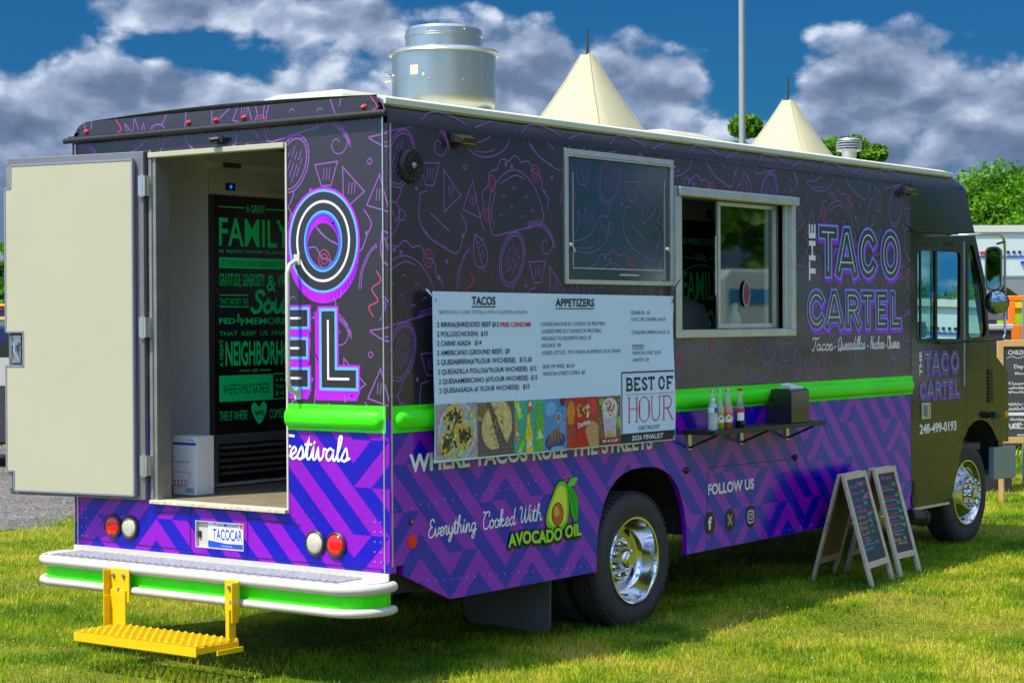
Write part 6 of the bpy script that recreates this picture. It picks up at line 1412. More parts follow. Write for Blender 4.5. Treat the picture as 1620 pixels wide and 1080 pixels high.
def soda(x, y, col, capm, lab, cola=False):
    e = empty('soda_bottle', (x, y, 1.1556), lab, 'bottle', 'soda bottles on the shelf')
    lq = mat('liquid_%d' % int(sum(col) * 1000), col, rough=.05, coat=.8)
    b = MB(); b.lathe((x, y, 1.1556), (0, 0, 1), [(.024, 0), (.028, .004), (.028, .10), (.026, .125), (.018, .155)], 18, True, True); b.build('liquid', lq, e, smooth=50)
    b = MB(); b.lathe((x, y, 1.1556), (0, 0, 1), [(.0295, .10), (.028, .128), (.019, .158), (.014, .19), (.013, .228)], 18, False, False); b.build('glass_neck', mat('bottle_glass', (.62, .72, .60), rough=.08, alpha=.35), e, smooth=50)
    b = MB(); b.lathe((x, y, 1.3836), (0, 0, 1), [(.015, 0), (.015, .010), (.012, .014), (.001, .015)], 14, False); b.build('cap', capm, e)
    b = MB(); v_ = []; k = 8
    a0 = math.atan2(CAM.y - y, CAM.x - x) + .25
    for i in range(k + 1):
        a = a0 - .9 + 1.8 * i / k
        for z in ((.04, .088) if not cola else (.045, .095)): v_.append((x + .0288 * math.cos(a), y + .0288 * math.sin(a), 1.1556 + z - (.018 * abs(i - k / 2) / (k / 2) if (z > .05 and not cola) else 0)))
    b.add(v_, [(2 * i, 2 * i + 2, 2 * i + 3, 2 * i + 1) for i in range(k)]); b.build('paper_label', white_vinyl, e)
    b = MB(); v_ = []
    for i in range(k + 1):
        a = a0 - .9 + 1.8 * i / k
        z0, z1 = ((.098, .118) if cola else (.062, .074))
        for z in (z0, z1): v_.append((x + .0292 * math.cos(a), y + .0292 * math.sin(a), 1.1556 + z))
    b.add(v_, [(2 * i, 2 * i + 2, 2 * i + 3, 2 * i + 1) for i in range(k)][(0 if cola else 3):(8 if cola else 6)]); b.build('label_band', ink_red if cola else avo_l, e)
soda(2.865, -.150, (.42, .42, .01), alu, 'yellow-green soda bottle next to the clear water bottle on the shelf')
soda(2.945, -.155, (.45, .40, .012), alu, 'second yellow soda bottle, between the other yellow one and the pink one')
soda(3.03, -.160, (.62, .12, .06), alu, 'pink-red soda bottle beside the yellow sodas on the shelf')
soda(3.085, -.135, (.60, .10, .055), alu, 'second pink soda bottle, partly hidden behind the dark cola')
soda(3.155, -.175, (.014, .006, .004), ink_red, 'dark cola bottle with red label at the right of the row', True)
wb = empty('water_bottle', (2.815, -.185, 1.1556), 'clear plastic water bottle with blue and white label on the shelf', 'bottle')
b = MB(); pr_ = [(.026, 0), (.031, .006)]
for k in range(7): pr_ += [(.031, .012 + k * .013), (.0285, .018 + k * .013)]
pr_ += [(.031, .11), (.031, .135), (.024, .155), (.014, .17), (.013, .18)]
b.lathe((2.815, -.185, 1.1556), (0, 0, 1), pr_, 20, True, False); b.build('bottle_wall', mat('water_plastic', (.72, .80, .88), rough=.06, alpha=.38, coat=.8), wb, smooth=50)
b = MB(); b.mat(white_vinyl).lathe((2.815, -.185, 1.3356), (0, 0, 1), [(.015, 0), (.015, .014), (.001, .015)], 14, False); b.build('cap', None, wb)
b = MB(); b.mat(white_vinyl).lathe((2.815, -.185, 1.1556), (0, 0, 1), [(.0318, .108), (.0318, .138)], 20, False, False); b.build('label_band', None, wb)
b = MB(); v_ = []
for i in range(5):
    a = -2.35 + .35 * i
    for z in (.108, .138): v_.append((2.815 + .0324 * math.cos(a), -.185 + .0324 * math.sin(a), 1.1556 + z))
b.add(v_, [(2 * i, 2 * i + 2, 2 * i + 3, 2 * i + 1) for i in range(4)]); b.build('label_patch', pb, wb)

# ------------------------------------------------------------------ chalk boards (A-frames)
wood = mat('pale_wood', (.56, .45, .33), rough=.6, var=.22, vscale=18, bump=.1, bscale=90)
hard = mat('hardboard', (.20, .12, .045), rough=.6, var=.15)
chalkb = mat('chalkboard', (.030, .033, .040), rough=.45, var=.4, vscale=5)
chalks = {'p': flat('chalk_purple', (.30, .14, .55)), 'g': flat('chalk_green', (.08, .60, .35)), 'm': flat('chalk_magenta', (.65, .12, .55)), 'o': flat('chalk_orange', (.62, .34, .20)), 'r': flat('chalk_red', (.60, .08, .12)), 'b': flat('chalk_blue', (.06, .32, .52)), 'w': flat('chalk_white', (.7, .7, .7))}
def scribble(dc, u0, u1, v, h, m, seed, w=.004):
    r = random.Random(seed); n = max(6, int((u1 - u0) / (h * .38))); P = [(u0 + (u1 - u0) * i / n, v + (h * r.uniform(.0, .25) if i % 2 else h * r.uniform(.45, 1.0))) for i in range(n + 1)]
    k = 0
    while k < len(P) - 1:
        e = min(len(P) - 1, k + r.randint(3, 8)); dc.add(ribbon(smooth_pts(P[k:e + 1], False, 3), w), m, 1); k = e + (1 if r.random() < .5 else 0)
def aboard(FL, FR_, BLt, zt, lab, items, topback=.16):
    FL = Vector((*FL, 0)); FR_ = Vector((*FR_, 0)); BLt = Vector((*BLt, 0)); g = gz(FL.x)
    FL.z = FR_.z = BLt.z = g; u = (FR_ - FL); wd = u.length; u.normalize()
    BR_ = BLt + u * wd; mid = (FL + BLt) / 2; 
    top = Vector((mid.x, mid.y, g + zt)); top_b = top + Vector((-u.y, u.x, 0)) * .018; top_f = top - Vector((-u.y, u.x, 0)) * .006
    e = empty('chalkboard_sign', (mid + u * wd / 2), lab, 'sign', 'a-frame menu boards')
    def panel(base, tp, out, front):
        v = (tp - base).normalized(); n = u.cross(v).normalized(); n = n if n.dot(out) > 0 else -n
        fr = Frame(base, u, v, n); H = (tp - base).length; s = .042
        b = MB(); b.obox(fr, 0, s, 0, H, -.012, .010); b.build('side_rail', wood, e, bev=.002)
        b = MB(); b.obox(fr, wd - s, wd, 0, H, -.012, .010); b.build('side_rail', wood, e, bev=.002)
        b = MB(); b.obox(fr, s, wd - s, H - s, H, -.012, .009); b.build('top_rail', wood, e, bev=.002)
        b = MB(); b.obox(fr, s, wd - s, .125, .125 + s, -.012, .009); b.build('bottom_rail', wood, e, bev=.002)
        b = MB(); b.mat(chalkb).obox(fr, s - .003, wd - s + .003, .125 + s - .003, H - s + .003, -.001, .003); b.mat(hard).obox(fr, s - .003, wd - s + .003, .125 + s - .003, H - s + .003, -.005, -.0012); b.build('slate', None, e)
        if front:
            dc = Decal(Frame(base + n * .003, u, v, n)); a0, a1, b0, b1 = s + .01, wd - s - .01, .18, H - s - .015
            for (fu0, fu1, fv, fh, ck, sd) in items: scribble(dc, a0 + (a1 - a0) * fu0, a0 + (a1 - a0) * fu1, b0 + (b1 - b0) * fv, fh, chalks[ck], sd, .0045)
            dc.build('chalk_writing', e)
        return fr
    outw = Vector((u.y, -u.x, 0))
    f1 = panel(FL, top_f, outw, True); panel(BLt, top_b, -outw, False)
    b = MB(); a = FL + (top_f - FL) * .55; c = BLt + (top_b - BLt) * .55; b.bar(a, c, .012, .003); b.build('stay_bar', dark_steel, e)
    for q in (.06, wd - .06): b = MB(); b.tube([top + u * q - Vector((0, 0, .004)) , top + u * (q + .03) - Vector((0, 0, .004))], .006, 8); b.build('hinge', alu_dull, e)
i1 = [(.45, .95, .945, .022, 'm', 1)]
for k, (v, c) in enumerate(((.90, 'p'), (.82, 'p'), (.73, 'p'), (.655, 'p'))): i1 += [(.02, .48, v, .03, c, 10 + k), (.60, .78, v + .015, .035, 'g', 30 + k)]
i1 += [(.74, .98, .79, .02, 'm', 51), (.72, .98, .75, .02, 'm', 52), (.12, .62, .585, .03, 'm', 53), (.66, .95, .56, .012, 'm', 54)]
for k, v in enumerate((.515, .44, .375, .305)): i1 += [(.08, .52, v, .028, 'o', 60 + k), (.62, .80, v + .01, .028, 'g', 80 + k)]
i1 += [(.12, .42, .245, .028, 'b', 90), (.14, .5, .225, .008, 'r', 91), (.04, .62, .17, .026, 'b', 92), (.04, .55, .115, .022, 'b', 93), (.70, .86, .18, .02, 'g', 94)]
i2 = [(.12, .80, .935, .036, 'm', 101)]
for k, v in enumerate((.82, .68, .57, .46, .36, .27)): i2 += [(.0, .66, v, .032, 'r', 110 + k), (.74, .96, v + .02, .034, 'g', 130 + k), (.0, .8, v - .022, .006, 'b', 150 + k)]
i2 += [(.12, .62, .19, .028, 'o', 170), (.0, .46, .115, .028, 'o', 171), (.62, .78, .125, .028, 'g', 172), (.2, .78, .075, .018, 'o', 173)]
aboard((4.345, -.478), (4.80, -.418), (4.432, .012), .735, 'chalkboard A-frame nearer the rear wheel, its side gap open to view, purple and green chalk', i1)
aboard((4.905, -.412), (5.262, -.402), (4.965, .035), .735, 'chalkboard A-frame nearer the cab, standing right behind the other, red and green chalk', i2)
# ================================================================== SURROUNDINGS
def at(u, v, D): return CAM + (F1 + R2 * ((u - 810) / FPX) - U2 * ((v - 540) / FPX)) * D   # a point D metres out, used only to read survey positions
# --- white peaked marquees
canvas = mat('marquee_canvas', (.46, .43, .28), rough=.7, var=.07, vscale=.9, bump=.35, bscale=1.3)
def marquee(cx, cy, half, zp, lab):
    e = empty('marquee', (cx, cy, 0), lab, 'tent', 'peaked white marquees')
    b = MB(); n = 12; m = 24; ze = 2.5; v_ = []; f_ = []; rows = []
    for i in range(n + 1):
        t = i / n; r = half * (.03 + .97 * t); z = ze + (zp - ze) * (1 - t) ** 1.55 
        for j in range(m):
            a = 2 * PI * j / m + PI / 4; k = 1 / max(abs(math.cos(2 * PI * j / m + PI / 4)), abs(math.sin(2 * PI * j / m + PI / 4))); k = 1 + (k - 1) * (t ** .8)
            sag = -.10 * math.sin(PI * t) * (.5 + .5 * math.cos(4 * (2 * PI * j / m + PI / 4) ))
            v_.append((cx + r * k * math.cos(a), cy + r * k * math.sin(a), z + sag))
    for i in range(n):
        for j in range(m): f_.append((i * m + j, i * m + (j + 1) % m, (i + 1) * m + (j + 1) % m, (i + 1) * m + j))
    b.add(v_, f_); b.build('canopy', canvas, e, smooth=50)
    b = MB()
    for j in (0, 6, 12, 18): b.tube([Vector(v_[i * m + j]) + Vector((0, 0, .01)) for i in range(n + 1)], .014, 5)
    b.build('seam_webbing', mat('webbing', (.50, .47, .33), rough=.7), e)
    b = MB(); b.box(cx - half, cx + half, cy - half, cy - half + .01, 2.2, 2.5); b.box(cx - half, cx + half, cy + half - .01, cy + half, 2.2, 2.5); b.box(cx - half, cx - half + .01, cy - half + .01, cy + half - .01, 2.2, 2.5); b.box(cx + half - .01, cx + half, cy - half + .01, cy + half - .01, 2.2, 2.5); b.build('valance', canvas, e)
    for sx in (-1, 1):
        for sy in (-1, 1): b = MB(); b.tube([(cx + sx * (half - .05), cy + sy * (half - .05), 0), (cx + sx * (half - .05), cy + sy * (half - .05), 2.5)], .04, 8); b.build('leg', alu, e)
    b = MB(); b.tube([(cx, cy, 1.6), (cx, cy, zp + .02)], .05, 8); b.tube([(cx, cy, zp), (cx, cy, zp + .42)], .022, 8, True, .014); b.build('finial', mat('finial_dark', (.03, .035, .02), rough=.6), e)
marquee(17.9, 11.1, 3.05, 5.92, 'white peaked marquee behind the truck, the nearer one left of the light pole')
marquee(23.42, 10.62, 3.05, 5.65, 'white peaked marquee behind the truck, the farther one right of the light pole')
# --- light pole
b = MB(); pp = (31.67, 16.33); b.tube([(pp[0], pp[1], 0), (pp[0], pp[1], 10.5)], .085, 16, True, .07); b.tube([(pp[0], pp[1], 0), (pp[0], pp[1], .3)], .16, 12)
b.tube([(pp[0], pp[1], 10.4), (pp[0] - 1.2, pp[1] - .9, 10.6)], .04, 8); b.box(pp[0] - 1.7, pp[0] - 1.1, pp[1] - 1.1, pp[1] - .8, 10.52, 10.64)
tag(b.build('light_pole', mat('pole_grey', (.42, .42, .40), rough=.4, metal=.5), smooth=40), 'tall grey metal light pole rising between the two marquees', 'light pole')
# --- trees
bark = mat('bark', (.07, .055, .04), rough=.9, var=.3)
def leafm(name, c, c2):
    m = bpy.data.materials.new(name); m.use_nodes = True; t = m.node_tree; p = t.nodes['Principled BSDF']; p.inputs['Roughness'].default_value = .5; p.inputs['Specular IOR Level'].default_value = .3
    o = t.nodes.new('ShaderNodeTexCoord'); n = t.nodes.new('ShaderNodeTexNoise'); n.inputs['Scale'].default_value = 1.6; n.inputs['Detail'].default_value = 6; t.links.new(o.outputs['Object'], n.inputs['Vector'])
    r = t.nodes.new('ShaderNodeValToRGB'); t.links.new(n.outputs['Fac'], r.inputs[0]); a, b_ = r.color_ramp.elements; a.position = .35; a.color = (*c, 1); b_.position = .65; b_.color = (*c2, 1)
    t.links.new(r.outputs[0], p.inputs['Base Color'])
    tr = t.nodes.new('ShaderNodeBsdfTranslucent'); mx = t.nodes.new('ShaderNodeMixShader'); mx.inputs[0].default_value = .38
    t.links.new(r.outputs[0], tr.inputs['Color']); t.links.new(p.outputs[0], mx.inputs[1]); t.links.new(tr.outputs[0], mx.inputs[2]); t.links.new(mx.outputs[0], t.nodes['Material Output'].inputs[0]); return m
leaf1 = leafm('leaf_green', (.055, .16, .006), (.13, .32, .012)); leaf2_ = leafm('leaf_bright', (.035, .13, .003), (.15, .38, .006))
def leaves(cl, n_per, size, seed, m, name, parent):
    r = np.random.default_rng(seed); C_ = []; 
    for (x, y, z, rad) in cl:
        q = r.normal(size=(n_per, 3)); q /= np.linalg.norm(q, axis=1)[:, None]; rr = rad * (r.random(n_per) ** .45)[:, None]; C_.append(np.array([x, y, z]) + q * rr * np.array([1, 1, .72]))
    C_ = np.concatenate(C_); N_ = len(C_); a = r.normal(size=(N_, 3)); a /= np.linalg.norm(a, axis=1)[:, None]; b_ = np.cross(a, r.normal(size=(N_, 3))); b_ /= np.linalg.norm(b_, axis=1)[:, None]
    s = size * (.6 + .8 * r.random(N_))[:, None]
    V = np.stack([C_ - a * s, C_ + b_ * s * .55, C_ + a * s, C_ - b_ * s * .55], 1).reshape(-1, 3)
    P = WPOS[parent.name]; V = V - np.array(P)
    me = bpy.data.meshes.new(name); me.vertices.add(N_ * 4); me.vertices.foreach_set('co', V.ravel().astype(np.float32)); me.loops.add(N_ * 4); me.loops.foreach_set('vertex_index', np.arange(N_ * 4, dtype=np.int32)); me.polygons.add(N_); me.polygons.foreach_set('loop_start', np.arange(0, N_ * 4, 4, dtype=np.int32)); me.polygons.foreach_set('loop_total', np.full(N_, 4, dtype=np.int32)); me.update(calc_edges=True); me.materials.append(m)
    o = bpy.data.objects.new(name, me); COL.objects.link(o); o.parent = parent; WPOS[o.name] = P; return o
def tree(x, y, h, cr, seed, lab, m=leaf1, n_cl=26, n_per=420, size=.17, low=.35, group='trees around the field'):
    r = random.Random(seed); e = empty('tree', (x, y, 0), lab, 'tree', group)
    b = MB(); b.tube([(x, y, -.1), (x + .05 * h * r.uniform(-.3, .3), y, h * .25), (x + .1 * r.uniform(-1, 1), y + .1, h * .5), (x, y, h * .8)], .028 * h + .05, 10, True, .03)
    cl = []
    for k in range(n_cl):
        a = r.uniform(0, 2 * PI); zz = low + (1 - low) * r.random() ** .8; t = (zz - low) / (1 - low); rad = cr * math.sqrt(max(.05, 1 - (2 * t - .85) ** 2 * .72)) * r.uniform(.35, .95)
        p = (x + rad * math.cos(a), y + rad * math.sin(a), h * zz * .93); cl.append((*p, cr * r.uniform(.14, .30)))
        if k % 2 == 0: b.tube([(x, y, h * (.25 + .4 * t * .8)), ((x + p[0]) / 2, (y + p[1]) / 2, h * (.3 + .45 * t)), p], .018 * h * (1 - .5 * t), 6, False, .02)
    b.build('trunk', bark, e, smooth=60); leaves(cl, n_per, size, seed, m, 'crown', e); return e
tree(45.0, 23.6, 8.2, 2.3, 1, 'leafy tree standing behind the light pole, beyond the marquees', leaf1, 26, 900, .10)
tree(46.3, 21.0, 7.45, 2.6, 22, 'low green tree between the right marquee and the flue on the roof', leaf1, 24, 900, .10)
tree(43.2, 26.3, 7.75, .9, 3, 'thin tree top just showing over the roof beside the left marquee', leaf1, 8, 500, .10)
tree(35.8, 11.2, 5.15, 3.5, 14, 'bright green spreading tree above the white trailer, left of its neighbour', leaf2_, 70, 1100, .055, .18)
tree(40.2, 9.3, 5.5, 3.8, 5, 'bright green spreading tree above the white trailer, right of its neighbour', leaf2_, 70, 1100, .058, .18)
tree(33.5, 14.6, 4.0, 2.4, 6, 'small bushy tree behind the front of the truck', leaf2_, 24, 1600, .055, .2)
tree(24.9, 33.9, 4.0, 2.2, 7, 'dark green tree seen past the left edge of the open door', leaf1, 22, 300, .18, .2)
for k, (x, y, h) in enumerate(((58, 30, 8), (64, 20, 8.5), (56, 38, 7), (48, 52, 7), (38, 60, 7), (66, 10, 8), (24, 62, 8), (10, 64, 7.5), (-4, 60, 8), (30, 60, 7))):
    tree(x, y, h, 4.2, 40 + k, ('tall tree in the far tree line, number %d from the left' if False else 'broad tree in the far row hidden behind the truck and tents'), leaf1, 18, 160, .34, .15, 'far row of trees')
# tree line, tents and parked vans on the customers' side: what the glossy wrap and windows mirror
for k, (x, y, h, cr) in enumerate(((36.5, -15.5, 4.9, 3.2), (33.5, -18, 4.6, 3.2), (60, -27, 4.2, 4.2), (66, -22, 4.0, 4), (60, -45, 4.5, 5), (50, -52, 4.3, 5), (70, -38, 4.6, 5), (20, -60, 8, 5), (-10, -60, 9, 5), (-35, -50, 9, 5), (-48, -22, 9, 5), (-50, -6, 8.5, 5), (-49, -14, 8.5, 5), (-46, 10, 9, 5), (-40, -36, 9, 5), (-45, 24, 8, 5))):
    tree(x, y, h, cr, 60 + k, 'tree of the row facing the serving side', leaf1, 20, 170, .32, .12, 'row of trees facing the serving side')
def canopy(x, y, s, z, col, nm, lab):
    e = empty('canopy_tent', (x, y, 0), lab, 'tent', 'vendor canopies facing the truck'); m = mat(nm, col, rough=.7)
    b = MB(); b.add([(x - s, y - s, z), (x + s, y - s, z), (x + s, y + s, z), (x - s, y + s, z), (x, y, z + 1.1), (x - s, y - s, z - .3), (x + s, y - s, z - .3), (x + s, y + s, z - .3), (x - s, y + s, z - .3)], [(0, 1, 4), (1, 2, 4), (2, 3, 4), (3, 0, 4), (0, 1, 6, 5), (1, 2, 7, 6), (2, 3, 8, 7), (3, 0, 5, 8)]); b.build('canopy', m, e)
    for sx in (-1, 1):
        for sy in (-1, 1): b = MB(); b.tube([(x + sx * s, y + sy * s, 0), (x + sx * s, y + sy * s, z)], .03, 6); b.build('leg', alu, e)
canopy(34.0, -25.5, 2.4, 2.1, (.26, .05, .14), 'canopy_pink', 'magenta canopy tent facing the truck, nearest one')
canopy(29.0, -27.5, 2.4, 2.1, (.28, .07, .17), 'canopy_rose', 'rose pink canopy tent facing the truck, farther one')
# --- simple parked vehicles
def van(x, y, rz, Lh, Wd, H, col, nm, lab, cat='van', group=None, low=None):
    e = empty('parked_van', (x, y, 0), lab, cat, group); c, s_ = math.cos(rz), math.sin(rz); fr = Frame((x, y, 0), (c, s_, 0), (0, 0, 1), (s_, -c, 0)); m = mat(nm, col, rough=.25, coat=.5)
    prof = [(-Lh, .35), (Lh, .35), (Lh + .02, .9), (Lh - .25, 1.05), (Lh - .75, H * .93), (Lh - 1.0, H), (-Lh + .15, H), (-Lh, H - .15)]
    b = MB(); b.plate(fr, prof, h0=Wd, h1=-Wd); b.build('body', m, e, bev=.05)
    dk = mat('vehicle_glass', (.02, .03, .035), rough=.05)
    for hh in (Wd + .004, -Wd - .004):
        b = MB(); f2 = Frame(fr.o + fr.n * hh, fr.u, fr.v, fr.n); b.plate(f2, [(Lh - 1.6, H * .58), (Lh - .55, H * .58), (Lh - .85, H * .88), (Lh - 1.6, H * .88)], h0=0, h1=.003 if hh < 0 else -.003); b.build('window', dk, e)
        for uu in (-Lh + .8, Lh - .85):
            p = fr.pt(uu, .33, hh * 1.0); b = MB(); b.mat(rubber).lathe(p - fr.n * (.2 if hh > 0 else 0), fr.n, [(.2, .0), (.33, 0), (.34, .1), (.33, .21), (.2, .21)], 24, False, False); b.mat(alu).lathe(p - fr.n * (.2 if hh > 0 else 0), fr.n, [(.2, .02), (.12, .06), (.12, .15), (.2, .2)], 20, True, True); b.build('wheel', None, e, smooth=40)
    return e
vn = van(7.95, 14.55, R_(-53.2), 2.6, .95, 1.80, (.010, .022, .085), 'van_navy', 'dark navy van parked beyond the gravel, mostly hidden by the open rear door')
b = MB(); vf = Frame((7.95, 14.55, 0), (math.cos(R_(-53.2)), math.sin(R_(-53.2)), 0), (0, 0, 1), (math.sin(R_(-53.2)), -math.cos(R_(-53.2)), 0)); b.obox(vf, -2.55, 2.55, 1.06, 1.40, .951, .965); b.build('side_stripe', white_paint, vn); b = MB(); b.obox(vf, -2.55, 2.55, .38, 1.05, .951, .962); b.build('sill_panel', mat('sill_dark', (.05, .05, .055), rough=.4), vn)
wv_ = van(25.5, -11.6, .25, 2.8, 1.0, 2.7, (.6, .7, .7), 'van_white', 'white van with blue stripes parked across the field facing the serving side'); wf = Frame((25.5, -11.6, 0), (math.cos(.25), math.sin(.25), 0), (0, 0, 1), (-math.sin(.25), math.cos(.25), 0)); b = MB(); b.obox(wf, -2.7, 1.2, 2.1, 2.35, 1.001, 1.02); b.build('side_stripe', mat('stripe_blue', (.02, .22, .50), rough=.4), wv_); b = MB(); b.obox(wf, -2.7, 1.2, 1.0, 1.3, 1.001, 1.02); b.build('side_panel', mat('stripe_dark', (.05, .06, .09), rough=.4), wv_); van(24.5, -18.5, -.3, 2.6, .95, 1.7, (.45, .45, .47), 'van_silver', 'silver van parked among the canopies facing the serving side')
# stall with red and yellow sign behind the navy van
SF = Frame((16.74, 24.53, 0), (.598, -.80, 0), (0, 0, 1), (-.80, -.598, 0))
e = empty('food_stall', (16.74, 24.53, 0), 'distant stall with red and yellow fascia beyond the navy van', 'stall')
for nm_, z0_, z1_, h_, c_ in (('counter', 0, 1.73, 0, (.20, .20, .22)), ('skirt', 1.731, 1.87, .02, (.40, .55, .70)), ('shelf', 1.871, 1.93, .10, (.80, .52, .10)), ('screen', 1.931, 2.05, 0, (.03, .06, .30)), ('fascia', 2.051, 2.13, .05, (.75, .03, .02)), ('roof', 2.131, 2.175, .10, (.80, .55, .15))):
    b = MB(); b.obox(SF, -3, 1.0, z0_, z1_, -2.0, h_); b.build(nm_, mat('stall_' + nm_, c_, rough=.5), e)
# --- white gooseneck trailer at right
tw = mat('trailer_white', (.56, .66, .68), rough=.35, coat=.2); tg = mat('trailer_grey', (.22, .24, .27), rough=.6)
TR = Frame((16.86, 4.29, 0), (.598, -.80, 0), (0, 0, 1), (-.80, -.598, 0))
e = empty('goose_neck_trailer', (16.86, 4.29, 0), 'long white and grey trailer parked behind the front of the truck', 'trailer')
b = MB(); b.obox(TR, -4.0, 5.0, 2.332, 3.01, -2.4, 0); b.build('upper_body', tw, e, bev=.04)
b = MB(); b.plate(TR, [(-4.0, .8), (.28, .8), (.30, 2.26), (.42, 2.24), (.72, 2.03), (5.0, 2.03), (5.0, 2.33), (-4.0, 2.33)], h0=-.01, h1=-2.39); b.build('lower_body', tg, e)
b = MB(); b.obox(TR, -4.0, 5.0, 2.94, 3.03, .0, .03); b.build('edge_rail', mat('rail_light', (.60, .60, .58), rough=.4), e)
b = MB(); b.obox(TR, -4.0, 5.0, 2.615, 2.63, .0, .012); b.build('side_trim', pb, e)
b = MB()
for k in range(9): b.obox(TR, .44 + k * .075, .475 + k * .075, 2.665, 2.695, .0, .02)
b.build('vent_slots', black_plastic, e, stuff=True)
b = MB(); b.obox(TR, .09, .19, 2.66, 2.69, 0, .02); b.build('clearance_lamp', red_lens, e)
b = MB(); b.obox(TR, .62, .75, 2.53, 2.56, .0, .03); b.build('handle', pb, e)
for u_ in (-2.2, -1.2): p = TR.pt(u_, .4, -.25); b = MB(); b.lathe(p, TR.n, [(.2, 0), (.4, 0), (.4, .22), (.2, .22)], 24, True, True); b.build('wheel', rubber, e, smooth=40)
# dark cabinet seen under the mirror
gx, gy = 11.42, 1.62
GF_ = Frame((gx, gy, 0), (.598, -.80, 0), (0, 0, 1), (-.80, -.598, 0))
e = empty('generator_cabinet', (gx, gy, 0), 'dark grey cabinet with a pale lid standing behind the truck nose', 'cabinet')
b = MB(); b.obox(GF_, -.3, .12, 0, 1.70, -.4, 0); b.build('case', mat('cabinet_dark', (.035, .03, .035), rough=.5), e, bev=.01)
b = MB(); b.obox(GF_, -.32, .14, 1.705, 1.76, -.42, .02); b.build('lid', mat('cabinet_light', (.42, .43, .48), rough=.5), e, bev=.01)
b = MB(); b.obox(GF_, -.28, .10, 1.80, 1.99, -.35, -.05); b.obox(GF_, -.2, .0, 1.76, 1.80, -.25, -.1); b.build('control_box', mat('cabinet_mid', (.12, .12, .15), rough=.4), e, bev=.01)
# orange equipment with green panel
org = mat('orange_paint', (.85, .20, .01), rough=.4); grn = mat('play_green', (.22, .65, .02), rough=.5)
U_ = Vector((.598, -.80, 0)); V_ = Vector((.80, .598, 0)); O_ = Vector((12.35, 1.97, 0))
e = empty('orange_stand', O_, 'orange framed stand with a bright green panel behind the chalkboard', 'stand')
OF = Frame(O_, U_, (0, 0, 1), -V_)
b = MB(); b.obox(OF, -.0, 1.6, 1.55, 1.75, -.6, 0); b.obox(OF, .02, .10, 0, 1.55, -.5, -.38); b.obox(OF, 1.45, 1.53, 0, 1.55, -.5, -.38); b.obox(OF, .10, .175, 1.75, 2.0, -.3, -.2); b.obox(OF, .7, .775, 1.75, 2.0, -.3, -.2); b.obox(OF, .0, 1.5, 2.0, 2.06, -.3, -.2); b.build('frame', org, e, bev=.01)
b = MB(); b.obox(OF, .0, 1.45, 1.755, 1.995, -.42, -.40); b.build('panel', grn, e)
b = MB(); b.obox(OF, .0, 1.45, 1.93, 1.975, -.399, -.38); b.build('yellow_stripe', mat('play_yellow', (.85, .6, .02), rough=.5), e)
b = MB(); b.obox(OF, .18, .24, .0, 2.02, .05, .09); b.build('grey_post', tg, e)
# children's chalkboard on an easel
oak = mat('oak_frame', (.58, .36, .15), rough=.5, var=.15, vscale=14)
E0 = Vector((10.35, 1.17, 0))
EF = Frame(E0, U_, (0, 0, 1), -V_)
e = empty('easel_chalkboard', E0 + U_ * .5, 'large oak framed chalkboard with white writing beside the truck nose', 'sign')
zb, zt_ = .66, 1.60
b = MB(); b.obox(EF, -.02, 1.22, zt_ - .05, zt_ + .015, -.03, .0); b.build('top_rail', oak, e, bev=.004)
b = MB(); b.obox(EF, -.02, 1.22, zb - .03, zb + .03, -.03, .0); b.build('bottom_rail', oak, e, bev=.004)
for u_ in (-.02, 1.16): b = MB(); b.obox(EF, u_, u_ + .06, zb + .03, zt_ - .05, -.03, 0); b.build('side_rail', oak, e, bev=.004)
b = MB(); b.obox(EF, .04, 1.16, zb + .03, zt_ - .05, -.025, -.012); b.build('slate', mat('slate_grey', (.055, .055, .065), rough=.5, var=.3), e)
for a_, c_ in ((.02, .05), (.42, .42), (1.14, 1.18)): b = MB(); b.bar(EF.pt(a_, zb, -.05), EF.pt(c_, gz(10), -.12), .05, .03); b.build('leg', oak, e)
d = Decal(Frame(EF.pt(0, 0, -.012), EF.u, EF.v, EF.n)); cw = chalks['w']
text(d, "CHILDREN'S ACTIVITIES", .085, 1.475, .62, 1.475, .045, cw, 1, 1); d.add(ribbon(smooth_pts([(.07 + i * .055, 1.445 + (.012 if i % 2 else -.006)) for i in range(9)]), .005), cw, 1)
text(d, 'Day - Lavender', .14, 1.345, .50, 1.335, .038, cw, 1, 1); text(d, 'Blowing Bubbles', .15, 1.285, .50, 1.275, .026, cw, 1, 1)
for k, (u0_, u1_, v_, h_) in enumerate(((.07, .5, 1.185, .035), (.09, .42, 1.145, .028), (.07, .5, 1.105, .028), (.07, .46, .985, .035), (.08, .5, .945, .03), (.13, .5, .80, .03), (.10, .42, .765, .028), (.1, .5, .845, .03))): scribble(d, u0_, u1_, v_, h_, cw, 200 + k, .006)
d.add([rect(.06, .55, .895, .925)], cw, 1)
text(d, 'FREE', .03, .735 + .04, .20, .735 + .04, .045, cw, 1, 2); text(d, 'and Under', .17, .70, .42, .70, .03, cw, 1, 1)
d.build('chalk_writing', e)

